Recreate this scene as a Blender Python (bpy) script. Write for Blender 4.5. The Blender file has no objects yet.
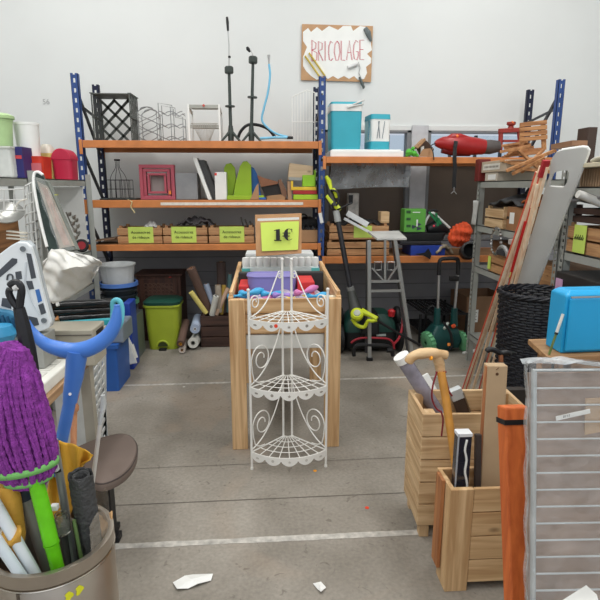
import bpy, bmesh, math, random
from mathutils import Vector as V, Matrix
random.seed(7)
PI = math.pi
SC = bpy.context.scene
COL = SC.collection
R = math.radians
# ------------------------------------------------------------ camera
F = 520.0; TH = math.atan(113/520); YAW = R(-3.5); EYE = 1.5
cam = bpy.data.cameras.new('camera'); camo = bpy.data.objects.new('camera', cam); COL.objects.link(camo)
camo.location = (0, 0, EYE); camo.rotation_euler = (PI/2-TH, 0, YAW)
cam.sensor_width = 36; cam.lens = F/600*36; cam.clip_start = .05; cam.clip_end = 100
SC.camera = camo
RM = Matrix.Rotation(YAW, 3, 'Z') @ Matrix.Rotation(PI/2-TH, 3, 'X')
def ray(px, py): return RM @ V((px-300, -(py-300), -F))
def P(px, py, Y):
    r = ray(px, py); t = Y/r.y; return V((r.x*t, Y, EYE+r.z*t))
def G(px, py, z=0):
    r = ray(px, py); t = (z-EYE)/r.z; return V((r.x*t, r.y*t, z))
# ------------------------------------------------------------ materials
def lin(c):
    return tuple(((x/255)/12.92 if x/255 <= .04045 else ((x/255+.055)/1.055)**2.4) for x in c)+(1,)
MC = {}
def mat(c, rough=.6, metal=0, var=.12, scale=9, bump=0, trans=0, alpha=1, coat=0, ior=1.45):
    key = ('m', c, rough, metal, var, scale, bump, trans, alpha, coat)
    if key in MC: return MC[key]
    m = bpy.data.materials.new('surface_%d' % len(MC)); m.use_nodes = True
    nt = m.node_tree; b = nt.nodes['Principled BSDF']; N = nt.nodes.new; L = nt.links.new
    b.inputs['Roughness'].default_value = rough; b.inputs['Metallic'].default_value = metal
    b.inputs['IOR'].default_value = ior
    if trans: b.inputs['Transmission Weight'].default_value = trans
    if alpha < 1: b.inputs['Alpha'].default_value = alpha
    if coat: b.inputs['Coat Weight'].default_value = coat
    tc = N('ShaderNodeTexCoord'); no = N('ShaderNodeTexNoise'); no.inputs['Scale'].default_value = scale
    no.inputs['Detail'].default_value = 5
    L(tc.outputs['Object'], no.inputs['Vector'])
    rp = N('ShaderNodeValToRGB'); lc = lin(c)
    rp.color_ramp.elements[0].position = .3; rp.color_ramp.elements[1].position = .7
    rp.color_ramp.elements[0].color = tuple(max(0, x*(1-var)) for x in lc[:3])+(1,)
    rp.color_ramp.elements[1].color = tuple(min(1, x*(1+var)) for x in lc[:3])+(1,)
    L(no.outputs['Fac'], rp.inputs['Fac']); L(rp.outputs['Color'], b.inputs['Base Color'])
    if bump:
        bp = N('ShaderNodeBump'); bp.inputs['Strength'].default_value = bump; bp.inputs['Distance'].default_value = .01
        n2 = N('ShaderNodeTexNoise'); n2.inputs['Scale'].default_value = scale*3; L(tc.outputs['Object'], n2.inputs['Vector'])
        L(n2.outputs['Fac'], bp.inputs['Height']); L(bp.outputs['Normal'], b.inputs['Normal'])
    MC[key] = m; return m
def wood(c1, c2, ax='z', rough=.65, scale=1.0, knots=True):
    key = ('w', c1, c2, ax, rough, scale)
    if key in MC: return MC[key]
    m = bpy.data.materials.new('wood_%d' % len(MC)); m.use_nodes = True
    nt = m.node_tree; b = nt.nodes['Principled BSDF']; N = nt.nodes.new; L = nt.links.new
    b.inputs['Roughness'].default_value = rough
    tc = N('ShaderNodeTexCoord'); mp = N('ShaderNodeMapping'); L(tc.outputs['Object'], mp.inputs['Vector'])
    s = [38*scale]*3; s['xyz'.index(ax)] = 2.2*scale; mp.inputs['Scale'].default_value = s
    no = N('ShaderNodeTexNoise'); no.inputs['Scale'].default_value = 1; no.inputs['Detail'].default_value = 6; no.inputs['Distortion'].default_value = .6
    L(mp.outputs['Vector'], no.inputs['Vector'])
    rp = N('ShaderNodeValToRGB'); rp.color_ramp.elements[0].position = .35; rp.color_ramp.elements[1].position = .66
    rp.color_ramp.elements[0].color = lin(c1); rp.color_ramp.elements[1].color = lin(c2)
    L(no.outputs['Fac'], rp.inputs['Fac'])
    vo = N('ShaderNodeTexVoronoi'); vo.inputs['Scale'].default_value = 1
    mp2 = N('ShaderNodeMapping'); L(tc.outputs['Object'], mp2.inputs['Vector'])
    s2 = [9*scale]*3; s2['xyz'.index(ax)] = 4*scale; mp2.inputs['Scale'].default_value = s2
    L(mp2.outputs['Vector'], vo.inputs['Vector'])
    r2 = N('ShaderNodeValToRGB'); r2.color_ramp.elements[0].position = .04; r2.color_ramp.elements[1].position = .12
    r2.color_ramp.elements[0].color = (.35, .3, .25, 1) if knots else (1, 1, 1, 1); r2.color_ramp.elements[1].color = (1, 1, 1, 1)
    L(vo.outputs['Distance'], r2.inputs['Fac'])
    mx = N('ShaderNodeMixRGB'); mx.blend_type = 'MULTIPLY'; mx.inputs[0].default_value = .8
    L(rp.outputs['Color'], mx.inputs[1]); L(r2.outputs['Color'], mx.inputs[2]); L(mx.outputs[0], b.inputs['Base Color'])
    bp = N('ShaderNodeBump'); bp.inputs['Strength'].default_value = .15; bp.inputs['Distance'].default_value = .004
    L(no.outputs['Fac'], bp.inputs['Height']); L(bp.outputs['Normal'], b.inputs['Normal'])
    MC[key] = m; return m
def floor_mat():
    m = bpy.data.materials.new('concrete_floor'); m.use_nodes = True
    nt = m.node_tree; b = nt.nodes['Principled BSDF']; N = nt.nodes.new; L = nt.links.new
    b.inputs['Roughness'].default_value = .75
    tc = N('ShaderNodeTexCoord')
    def noise(sc, det, dist=0):
        n = N('ShaderNodeTexNoise'); n.inputs['Scale'].default_value = sc; n.inputs['Detail'].default_value = det; n.inputs['Distortion'].default_value = dist
        L(tc.outputs['Object'], n.inputs['Vector']); return n
    def ramp(src, p0, c0, p1, c1):
        r = N('ShaderNodeValToRGB'); r.color_ramp.elements[0].position = p0; r.color_ramp.elements[1].position = p1
        r.color_ramp.elements[0].color = c0; r.color_ramp.elements[1].color = c1; L(src, r.inputs['Fac']); return r
    def mix(mode, f, a, c):
        x = N('ShaderNodeMixRGB'); x.blend_type = mode
        if isinstance(f, float): x.inputs[0].default_value = f
        else: L(f, x.inputs[0])
        if isinstance(a, tuple): x.inputs[1].default_value = a
        else: L(a, x.inputs[1])
        if isinstance(c, tuple): x.inputs[2].default_value = c
        else: L(c, x.inputs[2])
        return x
    a = ramp(noise(2.2, 8, .4).outputs['Fac'], .3, lin((130, 123, 112)), .7, lin((164, 157, 146)))
    g = ramp(noise(60, 4).outputs['Fac'], .3, (.72, .72, .72, 1), .7, (1, 1, 1, 1))
    c = mix('MULTIPLY', .8, a.outputs[0], g.outputs[0])
    p = ramp(noise(1.1, 3, 1.2).outputs['Fac'], .56, (0, 0, 0, 1), .64, (1, 1, 1, 1))       # worn tan patches
    c = mix('MIX', .0, c.outputs[0], lin((165, 140, 118))) if False else c
    sp = N('ShaderNodeSeparateColor'); L(p.outputs[0], sp.inputs[0])
    ml = N('ShaderNodeMath'); ml.operation = 'MULTIPLY'; ml.inputs[1].default_value = .28; L(sp.outputs[0], ml.inputs[0])
    c = mix('MIX', ml.outputs[0], c.outputs[0], lin((168, 146, 124)))
    k = ramp(noise(14, 6, 2).outputs['Fac'], .30, (.45, .43, .4, 1), .36, (1, 1, 1, 1))
    c = mix('MULTIPLY', .55, c.outputs[0], k.outputs[0])
    L(c.outputs[0], b.inputs['Base Color'])
    bp = N('ShaderNodeBump'); bp.inputs['Strength'].default_value = .2; bp.inputs['Distance'].default_value = .004
    L(g.outputs[0], bp.inputs['Height']); L(bp.outputs[0], b.inputs['Normal'])
    return m
# ------------------------------------------------------------ mesh building
MW = {}
class MB:
    def __init__(s, M=None): s.bm = bmesh.new(); s.M = M or Matrix()
    def v(s, p): return s.bm.verts.new(s.M @ V(p))
    def hexa(s, p):
        a = [s.v(q) for q in p]
        for f in ((3,2,1,0),(4,5,6,7),(0,1,5,4),(1,2,6,5),(2,3,7,6),(3,0,4,7)): s.bm.faces.new([a[i] for i in f])
        return s
    def box(s, x0, x1, y0, y1, z0, z1):
        return s.hexa([(x0,y0,z0),(x1,y0,z0),(x1,y1,z0),(x0,y1,z0),(x0,y0,z1),(x1,y0,z1),(x1,y1,z1),(x0,y1,z1)])
    def bar(s, p, q, w, h, up=(0,0,1)):
        p, q = V(p), V(q); d = (q-p).normalized(); u = V(up)
        sd = d.cross(u)
        if sd.length < 1e-3: sd = d.cross(V((1,0,0)))
        sd.normalize(); u = sd.cross(d).normalized(); a, b = sd*w/2, u*h/2
        return s.hexa([p-a-b, p+a-b, q+a-b, q-a-b, p-a+b, p+a+b, q+a+b, q-a+b])
    def tube(s, pts, r, seg=8, closed=False, cap=True, flat=None):
        pts = [V(p) for p in pts]; n = len(pts); rs = r if isinstance(r, (list, tuple)) else [r]*n
        t0 = (pts[1]-pts[0]).normalized(); u = t0.orthogonal().normalized(); rings = []
        for i in range(n):
            if closed: t = (pts[(i+1) % n]-pts[i-1])
            elif i == 0: t = pts[1]-pts[0]
            elif i == n-1: t = pts[-1]-pts[-2]
            else: t = pts[i+1]-pts[i-1]
            t = t.normalized() if t.length > 1e-9 else t0
            u = (u-t*u.dot(t)); u = u.normalized() if u.length > 1e-6 else t.orthogonal().normalized()
            w = t.cross(u)
            rings.append([s.v(pts[i]+(u*math.cos(a)+w*math.sin(a))*rs[i]) for a in [2*PI*k/seg for k in range(seg)]])
        for i in range(n if closed else n-1):
            A, B = rings[i], rings[(i+1) % n]
            off = 0
            if closed and i == n-1:
                off = min(range(seg), key=lambda o: (A[0].co-B[o].co).length)
            for k in range(seg): s.bm.faces.new([A[k], A[(k+1) % seg], B[(k+1+off) % seg], B[(k+off) % seg]])
        if cap and not closed:
            s.bm.faces.new(rings[0][::-1]); s.bm.faces.new(rings[-1])
        return s
    def lathe(s, prof, c=(0,0,0), A=None, seg=28, sx=1, sy=1):
        A = A or Matrix.Identity(3); c = V(c); rings = []
        for r, z in prof:
            if r < 1e-6: rings.append([s.v(c+A @ V((0,0,z)))])
            else: rings.append([s.v(c+A @ V((r*sx*math.cos(2*PI*k/seg), r*sy*math.sin(2*PI*k/seg), z))) for k in range(seg)])
        for a, b in zip(rings, rings[1:]):
            if len(a) == 1 and len(b) == 1: continue
            for k in range(seg):
                if len(a) == 1: s.bm.faces.new([a[0], b[(k+1) % seg], b[k]][::-1])
                elif len(b) == 1: s.bm.faces.new([a[k], a[(k+1) % seg], b[0]])
                else: s.bm.faces.new([a[k], a[(k+1) % seg], b[(k+1) % seg], b[k]])
        return s
    def prism(s, poly, o, ux, uy, th):
        o, ux, uy = V(o), V(ux), V(uy); n = ux.cross(uy).normalized()*th
        a = [s.v(o+ux*x+uy*y) for x, y in poly]; b = [s.v(o+ux*x+uy*y+n) for x, y in poly]
        s.bm.faces.new(a[::-1]); s.bm.faces.new(b); k = len(a)
        for i in range(k): s.bm.faces.new([a[i], a[(i+1) % k], b[(i+1) % k], b[i]])
        return s
    def surf(s, fn, nu, nv, closeu=False):
        g = [[s.v(fn(i/nu, j/nv)) for j in range(nv+1)] for i in range(nu if closeu else nu+1)]
        for i in range(nu):
            for j in range(nv):
                a, b = g[i], g[(i+1) % len(g)]
                s.bm.faces.new([a[j], b[j], b[j+1], a[j+1]])
        return s
    def build(s, name, m, parent=None, smooth=False, bevel=0, solid=0, label=None, sub=0, kind=None):
        bm = s.bm; bmesh.ops.recalc_face_normals(bm, faces=bm.faces)
        if parent is not None:
            Mi = MW[parent.name].inverted(); Mo = MW[parent.name]
        else:
            xs = [v.co for v in bm.verts]
            lo = V((min(c.x for c in xs), min(c.y for c in xs), min(c.z for c in xs))); hi = V((max(c.x for c in xs), max(c.y for c in xs), max(c.z for c in xs)))
            Mo = Matrix.Translation(V(((lo.x+hi.x)/2, (lo.y+hi.y)/2, lo.z))); Mi = Mo.inverted()
        bm.transform(Mi)
        if smooth:
            for f in bm.faces: f.smooth = True
        me = bpy.data.meshes.new(name); bm.to_mesh(me); bm.free(); me.materials.append(m)
        if smooth: me.set_sharp_from_angle(angle=R(40))
        o = bpy.data.objects.new(name, me); COL.objects.link(o)
        if parent is not None: o.parent = parent
        else: o.location = Mo.translation
        MW[o.name] = Mo
        if solid: md = o.modifiers.new('s', 'SOLIDIFY'); md.thickness = solid; md.offset = 0
        if sub: md = o.modifiers.new('u', 'SUBSURF'); md.levels = md.render_levels = sub
        if bevel: md = o.modifiers.new('b', 'BEVEL'); md.width = bevel; md.segments = 2; md.limit_method = 'ANGLE'
        if label: o['label'] = label
        if kind: o['kind'] = kind
        return o
def tag(o, label, cat, group=None):
    o['label'] = label; o['category'] = cat
    if group: o['group'] = group
    return o
def thing(name, label, cat, loc=(0,0,0), group=None):
    o = bpy.data.objects.new(name, None); COL.objects.link(o); o.location = loc; o.empty_display_size = .05
    MW[o.name] = Matrix.Translation(V(loc)); return tag(o, label, cat, group)
def struct(mb, name, m, **k):
    return mb.build(name, m, kind='structure', **k)
def rz(c, a): return Matrix.Translation(V(c)) @ Matrix.Rotation(R(a), 4, 'Z')
def arc(c, r, a0, a1, n, ux=(1,0,0), uy=(0,0,1), sy=1):
    c, ux, uy = V(c), V(ux), V(uy)
    return [c+ux*r*math.cos(R(a0+(a1-a0)*i/n))+uy*r*sy*math.sin(R(a0+(a1-a0)*i/n)) for i in range(n+1)]
def bez(p, n=12):
    p = [V(q) for q in p]; out = []
    for i in range(n+1):
        t = i/n; q = p[:]
        while len(q) > 1: q = [a.lerp(b, t) for a, b in zip(q, q[1:])]
        out.append(q[0])
    return out
def spline(p, n=6):
    p = [V(q) for q in p]; q = [p[0]*2-p[1]]+p+[p[-1]*2-p[-2]]; out = []
    for i in range(1, len(q)-2):
        for k in range(n):
            t = k/n; a, b, c, d = q[i-1:i+3]
            out.append(.5*((2*b)+(c-a)*t+(2*a-5*b+4*c-d)*t*t+(-a+3*b-3*c+d)*t**3))
    return out+[p[-1]]
# palette
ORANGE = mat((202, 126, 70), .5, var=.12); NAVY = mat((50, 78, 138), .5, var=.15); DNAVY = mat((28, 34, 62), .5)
WHITE = mat((236, 236, 232), .5, var=.03); GREYM = mat((158, 160, 154), .5, var=.08); CHROME = mat((190, 190, 190), .3, 1, var=.05)
BLACK = mat((22, 22, 24), .5); DGREY = mat((62, 62, 62), .6); KRAFT = mat((172, 134, 98), .8, var=.08); LIME = mat((198, 222, 104), .75, var=.03)
PINE = {a: wood((182, 146, 104), (220, 190, 148), a) for a in 'xyz'}
OLDW = {a: wood((132, 92, 54), (182, 136, 86), a) for a in 'xyz'}
CRW = {a: wood((158, 112, 74), (196, 152, 106), a, scale=1.6) for a in 'xyz'}
INK = mat((30, 30, 34), .8)

# ============================================================ SETTING
fl = MB().box(-3.6, 4.0, -4, 5.7, -.1, 0); struct(fl, 'floor', floor_mat())
LINE = mat((182, 178, 170), .8, var=.3, scale=30)
def gstrip(p, q, w, m, name, z=.0012):
    a, b = G(*p), G(*q); d = (b-a).normalized(); n = V((-d.y, d.x, 0))*w/2
    mb = MB(); N = 40; up = V((0, 0, z))
    g = []
    for i in range(N+1):
        c = a.lerp(b, i/N); e = random.uniform(.75, 1.1)
        g.append((mb.v(c-n*e+up), mb.v(c+n*e+up)))
    for i in range(N): mb.bm.faces.new([g[i][0], g[i+1][0], g[i+1][1], g[i][1]])
    return struct(mb, name, m)
gstrip((60, 387.5), (520, 374), .035, LINE, 'trim_1')
gstrip((-80, 556), (700, 519), .038, LINE, 'trim_2')
CRK = mat((92, 86, 78), .9)
gstrip((60, 508), (700, 480), .006, CRK, 'trim_3'); gstrip((60, 472), (700, 445), .004, CRK, 'trim_4')
WALLM = mat((221, 223, 221), .85, var=.02, scale=1.5); DADO = mat((138, 138, 142), .8, var=.06, scale=4)
WY = 5.55
wb = MB(); wx0, wx1, wz0, wz1 = .60, 2.75, .95, 2.07
wb.box(-3.6, wx0, WY, 5.7, 0, 5.0).box(wx1, 4.0, WY, 5.7, 0, 5.0).box(wx0, wx1, WY, 5.7, 0, wz0).box(wx0, wx1, WY, 5.7, wz1, 5.0)
struct(wb, 'wall_back', WALLM)
struct(MB().box(-3.7, -3.6, -4, 5.7, 0, 5), 'wall_left', WALLM); struct(MB().box(4.0, 4.1, -4, 5.7, 0, 5), 'wall_right', WALLM)
struct(MB().box(-3.7, 4.1, -4, 5.7, 5, 5.1), 'ceiling', WALLM)
# grey cladding boards at the wall foot, shade under the racks mixed into the grey
struct(MB().box(-3.6, 4.0, WY-.003, WY-.0005, 0, .94), 'trim_9', mat((92,92,96),.9))
dd = MB(); z = 0
while z < .93: dd.box(-3.6, 4.0, WY-.012, WY-.003, z+.002, min(z+.152, .94)); z += .155
struct(dd, 'trim_5', DADO, bevel=.003)
GLASS = mat((225, 235, 240), .05, trans=1, var=0)
BROWN = mat((92, 78, 66), .45, var=.12, scale=3)
def window(n, x0, x1):
    fr = MB(); y0, y1 = WY-.02, 5.66
    for a in ((x0, x1, wz1-.02, wz1), (x0, x1, wz0, wz0+.04), (x0, x1, 1.74, 1.78)): fr.box(a[0], a[1], y0, y1, a[2], a[3])
    for a in (x0, x1-.04): fr.box(a, a+.04, y0, y1, wz0, wz1)
    f = struct(fr, 'window_%d' % n, mat((128, 130, 132), .5))
    MB().box(x0+.04, x1-.04, 5.62, 5.626, 1.78, wz1-.04).build('glass', GLASS, f)
    MB().box(x0+.04, x1-.04, 5.6, 5.62, wz0+.04, 1.74).build('lower_board', BROWN, f)
    b = MB()
    for k in range(1, 4): xx = x0+(x1-x0)*k/4; b.box(xx-.012, xx+.012, 5.59, 5.63, 1.78, wz1-.04)
    b.build('glazing_bar', mat((50, 56, 66), .5), f)
window(1, .60, 1.49); window(2, 1.66, 2.75)
struct(MB().box(1.49, 1.66, WY-.05, 5.68, .94, wz1+.05), 'trim_6', mat((196, 197, 200), .6), bevel=.004)
struct(MB().box(.5, 2.85, WY-.02, WY, wz1, wz1+.05), 'trim_7', WALLM, bevel=.003)
# faint pencilled digits on the wall
def text(body, size, o, ux, m, name='lettering', parent=None, ext=.0006, uy=None):
    cu = bpy.data.curves.new(name, 'FONT'); cu.body = body; cu.size = size; cu.extrude = ext; cu.align_x = 'CENTER'; cu.align_y = 'CENTER'
    tmp = bpy.data.objects.new('tmp', cu); COL.objects.link(tmp); dg = bpy.context.evaluated_depsgraph_get()
    me = bpy.data.meshes.new_from_object(tmp.evaluated_get(dg)); bpy.data.objects.remove(tmp); bpy.data.curves.remove(cu)
    ux = V(ux).normalized(); uy = V(uy).normalized() if uy else V((0, 0, 1)); n = ux.cross(uy).normalized()
    mb = MB(); mb.bm.from_mesh(me); bpy.data.meshes.remove(me)
    mb.bm.transform(Matrix.Translation(V(o)) @ Matrix((ux, uy, n)).transposed().to_4x4())
    return mb.build(name, m, parent)
c = P(46, 102, WY-.002); struct_mark = text('56', .07, c, (1, 0, 0), mat((176, 176, 176), .9), 'trim_8'); struct_mark['kind'] = 'structure'

# ============================================================ LIGHT
w = bpy.data.worlds.new('world'); SC.world = w; w.use_nodes = True
bg = w.node_tree.nodes['Background']; bg.inputs[0].default_value = (.80, .88, 1, 1); bg.inputs[1].default_value = .8
def area(loc, sx, sy, e, rot=(0, 0, 0), c=(1, .99, .975)):
    l = bpy.data.lights.new('ceiling_or_fill_light', 'AREA'); l.shape = 'RECTANGLE'; l.size = sx; l.size_y = sy; l.energy = e; l.color = c
    o = bpy.data.objects.new('ceiling_or_fill_light', l); o.location = loc; o.rotation_euler = rot; COL.objects.link(o)
for x in (-1.6, 1.9):
    for y in (-1.8, 1.2, 3.6): area((x, y, 4.9), .5, 2.2, 66)
area((.2, -3.9, 2.6), 5.5, 3.6, 45, (R(90), 0, 0), (.95, .98, 1))  # added low fill at the open rear of the hall, not a ceiling lamp

# ============================================================ RACK
FY, BY = 4.8, 5.4
ZL = (1.894, 1.386, .991); ZR = (1.764, .867)
def upright(name_parent, x, y, m, ztop):
    mb = MB(); w = .06
    # slotted channel: front web with real holes
    zs = []; z = .05
    mb.box(x-w/2, x-w/2+.021, y, y+.006, 0, ztop).box(x+w/2-.021, x+w/2, y, y+.006, 0, ztop)
    z = 0
    while z < ztop-.05:
        mb.box(x-w/2+.018, x+w/2-.018, y, y+.006, z, z+.045); z += .08
    mb.box(x-w/2+.018, x+w/2-.018, y, y+.006, z, ztop-.012)
    mb.box(x-w/2, x-w/2+.004, y, y+.05, 0, ztop).box(x+w/2-.004, x+w/2, y, y+.05, 0, ztop)
    mb.box(x-.045, x+.045, y-.02, y+.07, 0, .006)
    mb.build('upright', m, name_parent)
rack = thing('storage_rack', 'tall blue and orange steel rack with two bays along the back wall', 'rack', (.5, FY, 0))
for x in (-1.62, .49, 2.64):
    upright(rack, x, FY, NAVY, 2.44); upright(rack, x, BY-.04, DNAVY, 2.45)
    br = MB(); zz = (.25, .75, 1.25, 1.80, 2.3)
    for i, (a, b) in enumerate(zip(zz, zz[1:])):
        p = (x, FY+.05, b if i % 2 else a); q = (x, BY-.04, a if i % 2 else b)
        if i == 2: p, q = (x, FY+.05, 1.82), (x, BY-.04, 1.36)
        br.bar(p, q, .018, .03)
    br.bar((x, FY+.05, 2.2), (x, BY-.04, 2.14), .015, .02)
    br.build('brace', mat((62, 64, 68), .5), rack)
def beams(x0, x1, zt, h):
    for y, m in ((FY-.035, ORANGE), (BY-.01, ORANGE)):
        mb = MB(); mb.box(x0+.035, x1-.035, y, y+.04, zt-h, zt)
        for xx, s in ((x0, 1), (x1, -1)): mb.box(xx+(s > 0)*.006-(s < 0)*.034, xx+(s > 0)*.034-(s < 0)*.006, y-.006, y, zt-h-.055, zt+.006)
        mb.build('beam', m, rack, bevel=.003)
    MB().box(x0+.03, x1-.03, FY+.006, BY-.01, zt-.018, zt-.002).build('shelf_board', wood((120, 84, 54), (160, 120, 82), 'x'), rack)
for z, h in ((ZL[0], .062), (ZL[1], .066), (ZL[2], .055)): beams(-1.62, .49, z, h)
for z, h in ((ZR[0], .055), (ZR[1], .062)): beams(.49, 2.64, z, h)
# price strips on the beams
st = MB().box(-.95, .32, FY-.037, FY-.0355, ZL[1]-.045, ZL[1]-.02); st.build('label_strip', mat((226, 218, 205), .6, var=.15, scale=25), rack, label='worn white label strip')
st = MB().bar(P(320, 213, FY-.05), P(322, 223, FY-.05), .03, .003, (0, 1, 0)); st.build('tag', WHITE, rack, label='white paper tag')

# ============================================================ SIGN
sg = thing('wall_sign', 'cardboard sign with torn white paper and thin red writing BRICOLAGE, high on the wall', 'sign', P(338, 55, WY-.01))
A_, B_, C_, D_ = [P(x, y, WY-.02) for x, y in ((302, 24), (373, 26), (371, 82), (301, 80))]
def quad(mb, a, b, c, d, th=.006):
    n = (b-a).cross(d-a).normalized()*th
    return mb.hexa([d, c, b, a, d+n, c+n, b+n, a+n])
mb = MB(); mb.hexa([D_, C_, C_+V((0, .012, 0)), D_+V((0, .012, 0)), A_, B_, B_+V((0, .012, 0)), A_+V((0, .012, 0))]); mb.build('backing_board', mat((190, 150, 112), .8), sg)
pts = [(303,32),(308,28),(311,32),(317,27),(322,31),(329,26),(338,30),(343,26),(351,26),(353,31),(360,26),(366,27),(367,34),(371,37),(371,45),(372,50),(367,54),(371,58),(371,63),(366,67),(367,73),(364,79),(358,80),(354,76),(349,79),(344,76),(338,79),(333,76),(328,79),(323,76),(317,80),(311,76),(306,71),(303,66),(303,57),(307,47),(303,41)]
pp = [P(x, y, WY-.0205) for x, y in pts]; o = pp[0]
MB().prism([(q.x-o.x, q.z-o.z) for q in pp], (o.x, WY-.021, o.z), (1, 0, 0), (0, 0, 1), .0015).build('torn_paper', WHITE, sg)
LET = {'B': [[(0,0),(0,1),(.8,.85),(.7,.6),(0,.52)],[(0,.52),(.95,.4),(.9,.05),(0,0)]], 'R': [[(0,0),(0,1),(.8,.9),(.75,.6),(0,.5),(.95,0)]],
 'I': [[(.2,0),(.2,1)]], 'C': [[(.9,.9),(.5,1),(.1,.75),(0,.4),(.2,.05),(.6,0),(.95,.12)]], 'O': [[(.5,1),(.1,.8),(0,.4),(.3,0),(.7,.02),(1,.4),(.85,.85),(.5,1)]],
 'L': [[(0,1),(0,0),(.9,0)]], 'A': [[(0,0),(.5,1),(1,0)],[(.2,.38),(.8,.38)]], 'G': [[(.9,.9),(.5,1),(.1,.75),(0,.4),(.2,.05),(.7,0),(.95,.2),(.95,.42),(.55,.42)]],
 'E': [[(.9,1),(0,1),(0,0),(.9,0)],[(0,.52),(.75,.52)]]}
RED = mat((196, 62, 84), .7)
cx = 311.5; ws = [5.2, 4.8, 2.6, 4.4, 5.6, 4, 5.4, 5.2, 4.4]; gap = 1.35
lt = MB()
for ch, wd in zip('BRICOLAGE', ws):
    yb = 61 - (cx-311)*.03; ht = 19.5 if ch != 'B' else 21
    for off in (0, .75):
        for stk in LET[ch]:
            q = [P(cx+off+x*wd, yb+off*.3-y*ht, WY-.0225) for x, y in stk]; lt.tube(q, .0023, 4)
    cx += wd+gap
lt.build('lettering', RED, sg)
mb = MB()
for a, b in (((305,56),(322,80)), ((309,53),(325,76))): mb.bar(P(*a, WY-.035), P(*b, WY-.035), .012, .028, (0, 1, 0))
mb.build('folding_rule', mat((198, 172, 66), .6), sg, label='yellow folding rule')
mb = MB(); mb.tube([P(x, y, WY-.035) for x, y in ((348,67.5),(357,64))], .019, 10); mb.build('paint_roller_sleeve', mat((222, 222, 220), .8), sg)
MB().tube([P(x, y, WY-.035) for x, y in ((357,64),(358.5,62),(360,68),(359,73),(361,78))], .004, 6).build('roller_frame', CHROME, sg)
MB().tube([P(x, y, WY-.035) for x, y in ((359.5,77),(362,83),(364,88.5))], [.011, .015, .012], 8).build('roller_handle', mat((86, 92, 90), .5), sg)
MB().tube([P(x, y, WY-.03) for x, y in ((365,28),(368,33),(371,41))], [.02, .03, .012], 6).build('brush', mat((108, 116, 116), .7), sg)

# ============================================================ LEFT BAY, TOP SHELF
def front(px0, px1, py0, py1, Y):          # world x range and z range of a pixel rectangle at depth Y
    a, b = P(px0, (py0+py1)/2, Y), P(px1, (py0+py1)/2, Y); t, u = P((px0+px1)/2, py0, Y), P((px0+px1)/2, py1, Y)
    return a.x, b.x, u.z, t.z
def simple_box(name, label, cat, px0, px1, py0, zb, Y, dep, m, group=None, bevel=.004, rot=0):
    x0, x1, _, z1 = front(px0, px1, py0, py0, Y)
    M = rz(((x0+x1)/2, Y+dep/2, zb), rot); w = (x1-x0)/2
    o = MB(M).box(-w, w, -dep/2, dep/2, .0005, z1-zb).build(name, m, bevel=bevel)
    if label: tag(o, label, cat, group)
    return o
Z1, Z2, Z3 = ZL
# black milk crate standing on its side
t = thing('plastic_crate', 'dark grey plastic crate tipped on its side, lattice bottom facing us, top shelf left', 'crate', (P(108,138,5.0).x, 5.1, Z1))
CR = mat((82, 85, 80), .5); x0, x1, _, zt = front(91, 129, 93, 93, 4.98); y0, y1 = 4.98, 5.26
mb = MB()
def slotwall(mb, a, b, c, d, n, th=.008, rows=2):          # wall a->b along, d height, with slot holes left between bars
    a, b, c = V(a), V(b), V(c); h = c-a; nrm = (b-a).cross(h).normalized()
    for f in (0, .5, 1): mb.bar(a+h*f, b+h*f, th, .03 if f in (0, 1) else .02, nrm)
    for i in range(n+1):
        p = a.lerp(b, i/n); mb.bar(p, p+h, .014 if i in (0, n) else .02, th, nrm)
for xx in (x0, x1): mb = MB(); slotwall(mb, (xx, y0, Z1+.012), (xx, y1, Z1+.012), (xx, y0, zt), 0, 5); mb.build('side_wall', CR, t)
MB().box(x0, x1, y0, y1, Z1+.001, Z1+.012).build('end_wall', CR, t, bevel=.002); MB().box(x0-.006, x1+.006, y0, y1, zt-.01, zt).build('end_wall', CR, t, bevel=.002)
mb = MB(); H = zt-Z1-.03; W = x1-x0
for i in range(-5, 8):
    for s in (1, -1):
        xa = x0+W*i/2.6; pa = V((xa, y1-.02, Z1+.015)); pb = V((xa+s*H, y1-.02, Z1+.015+H))
        # clip to crate width
        ts = [0, 1]; dx = pb.x-pa.x; lo, hi = sorted(((x0-pa.x)/dx, (x1-pa.x)/dx)); lo, hi = max(0, lo), min(1, hi)
        if hi-lo > .03: mb.bar(pa.lerp(pb, lo), pa.lerp(pb, hi), .022, .016, (0, 1, 0))
mb.build('lattice_bottom', CR, t)
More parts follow.
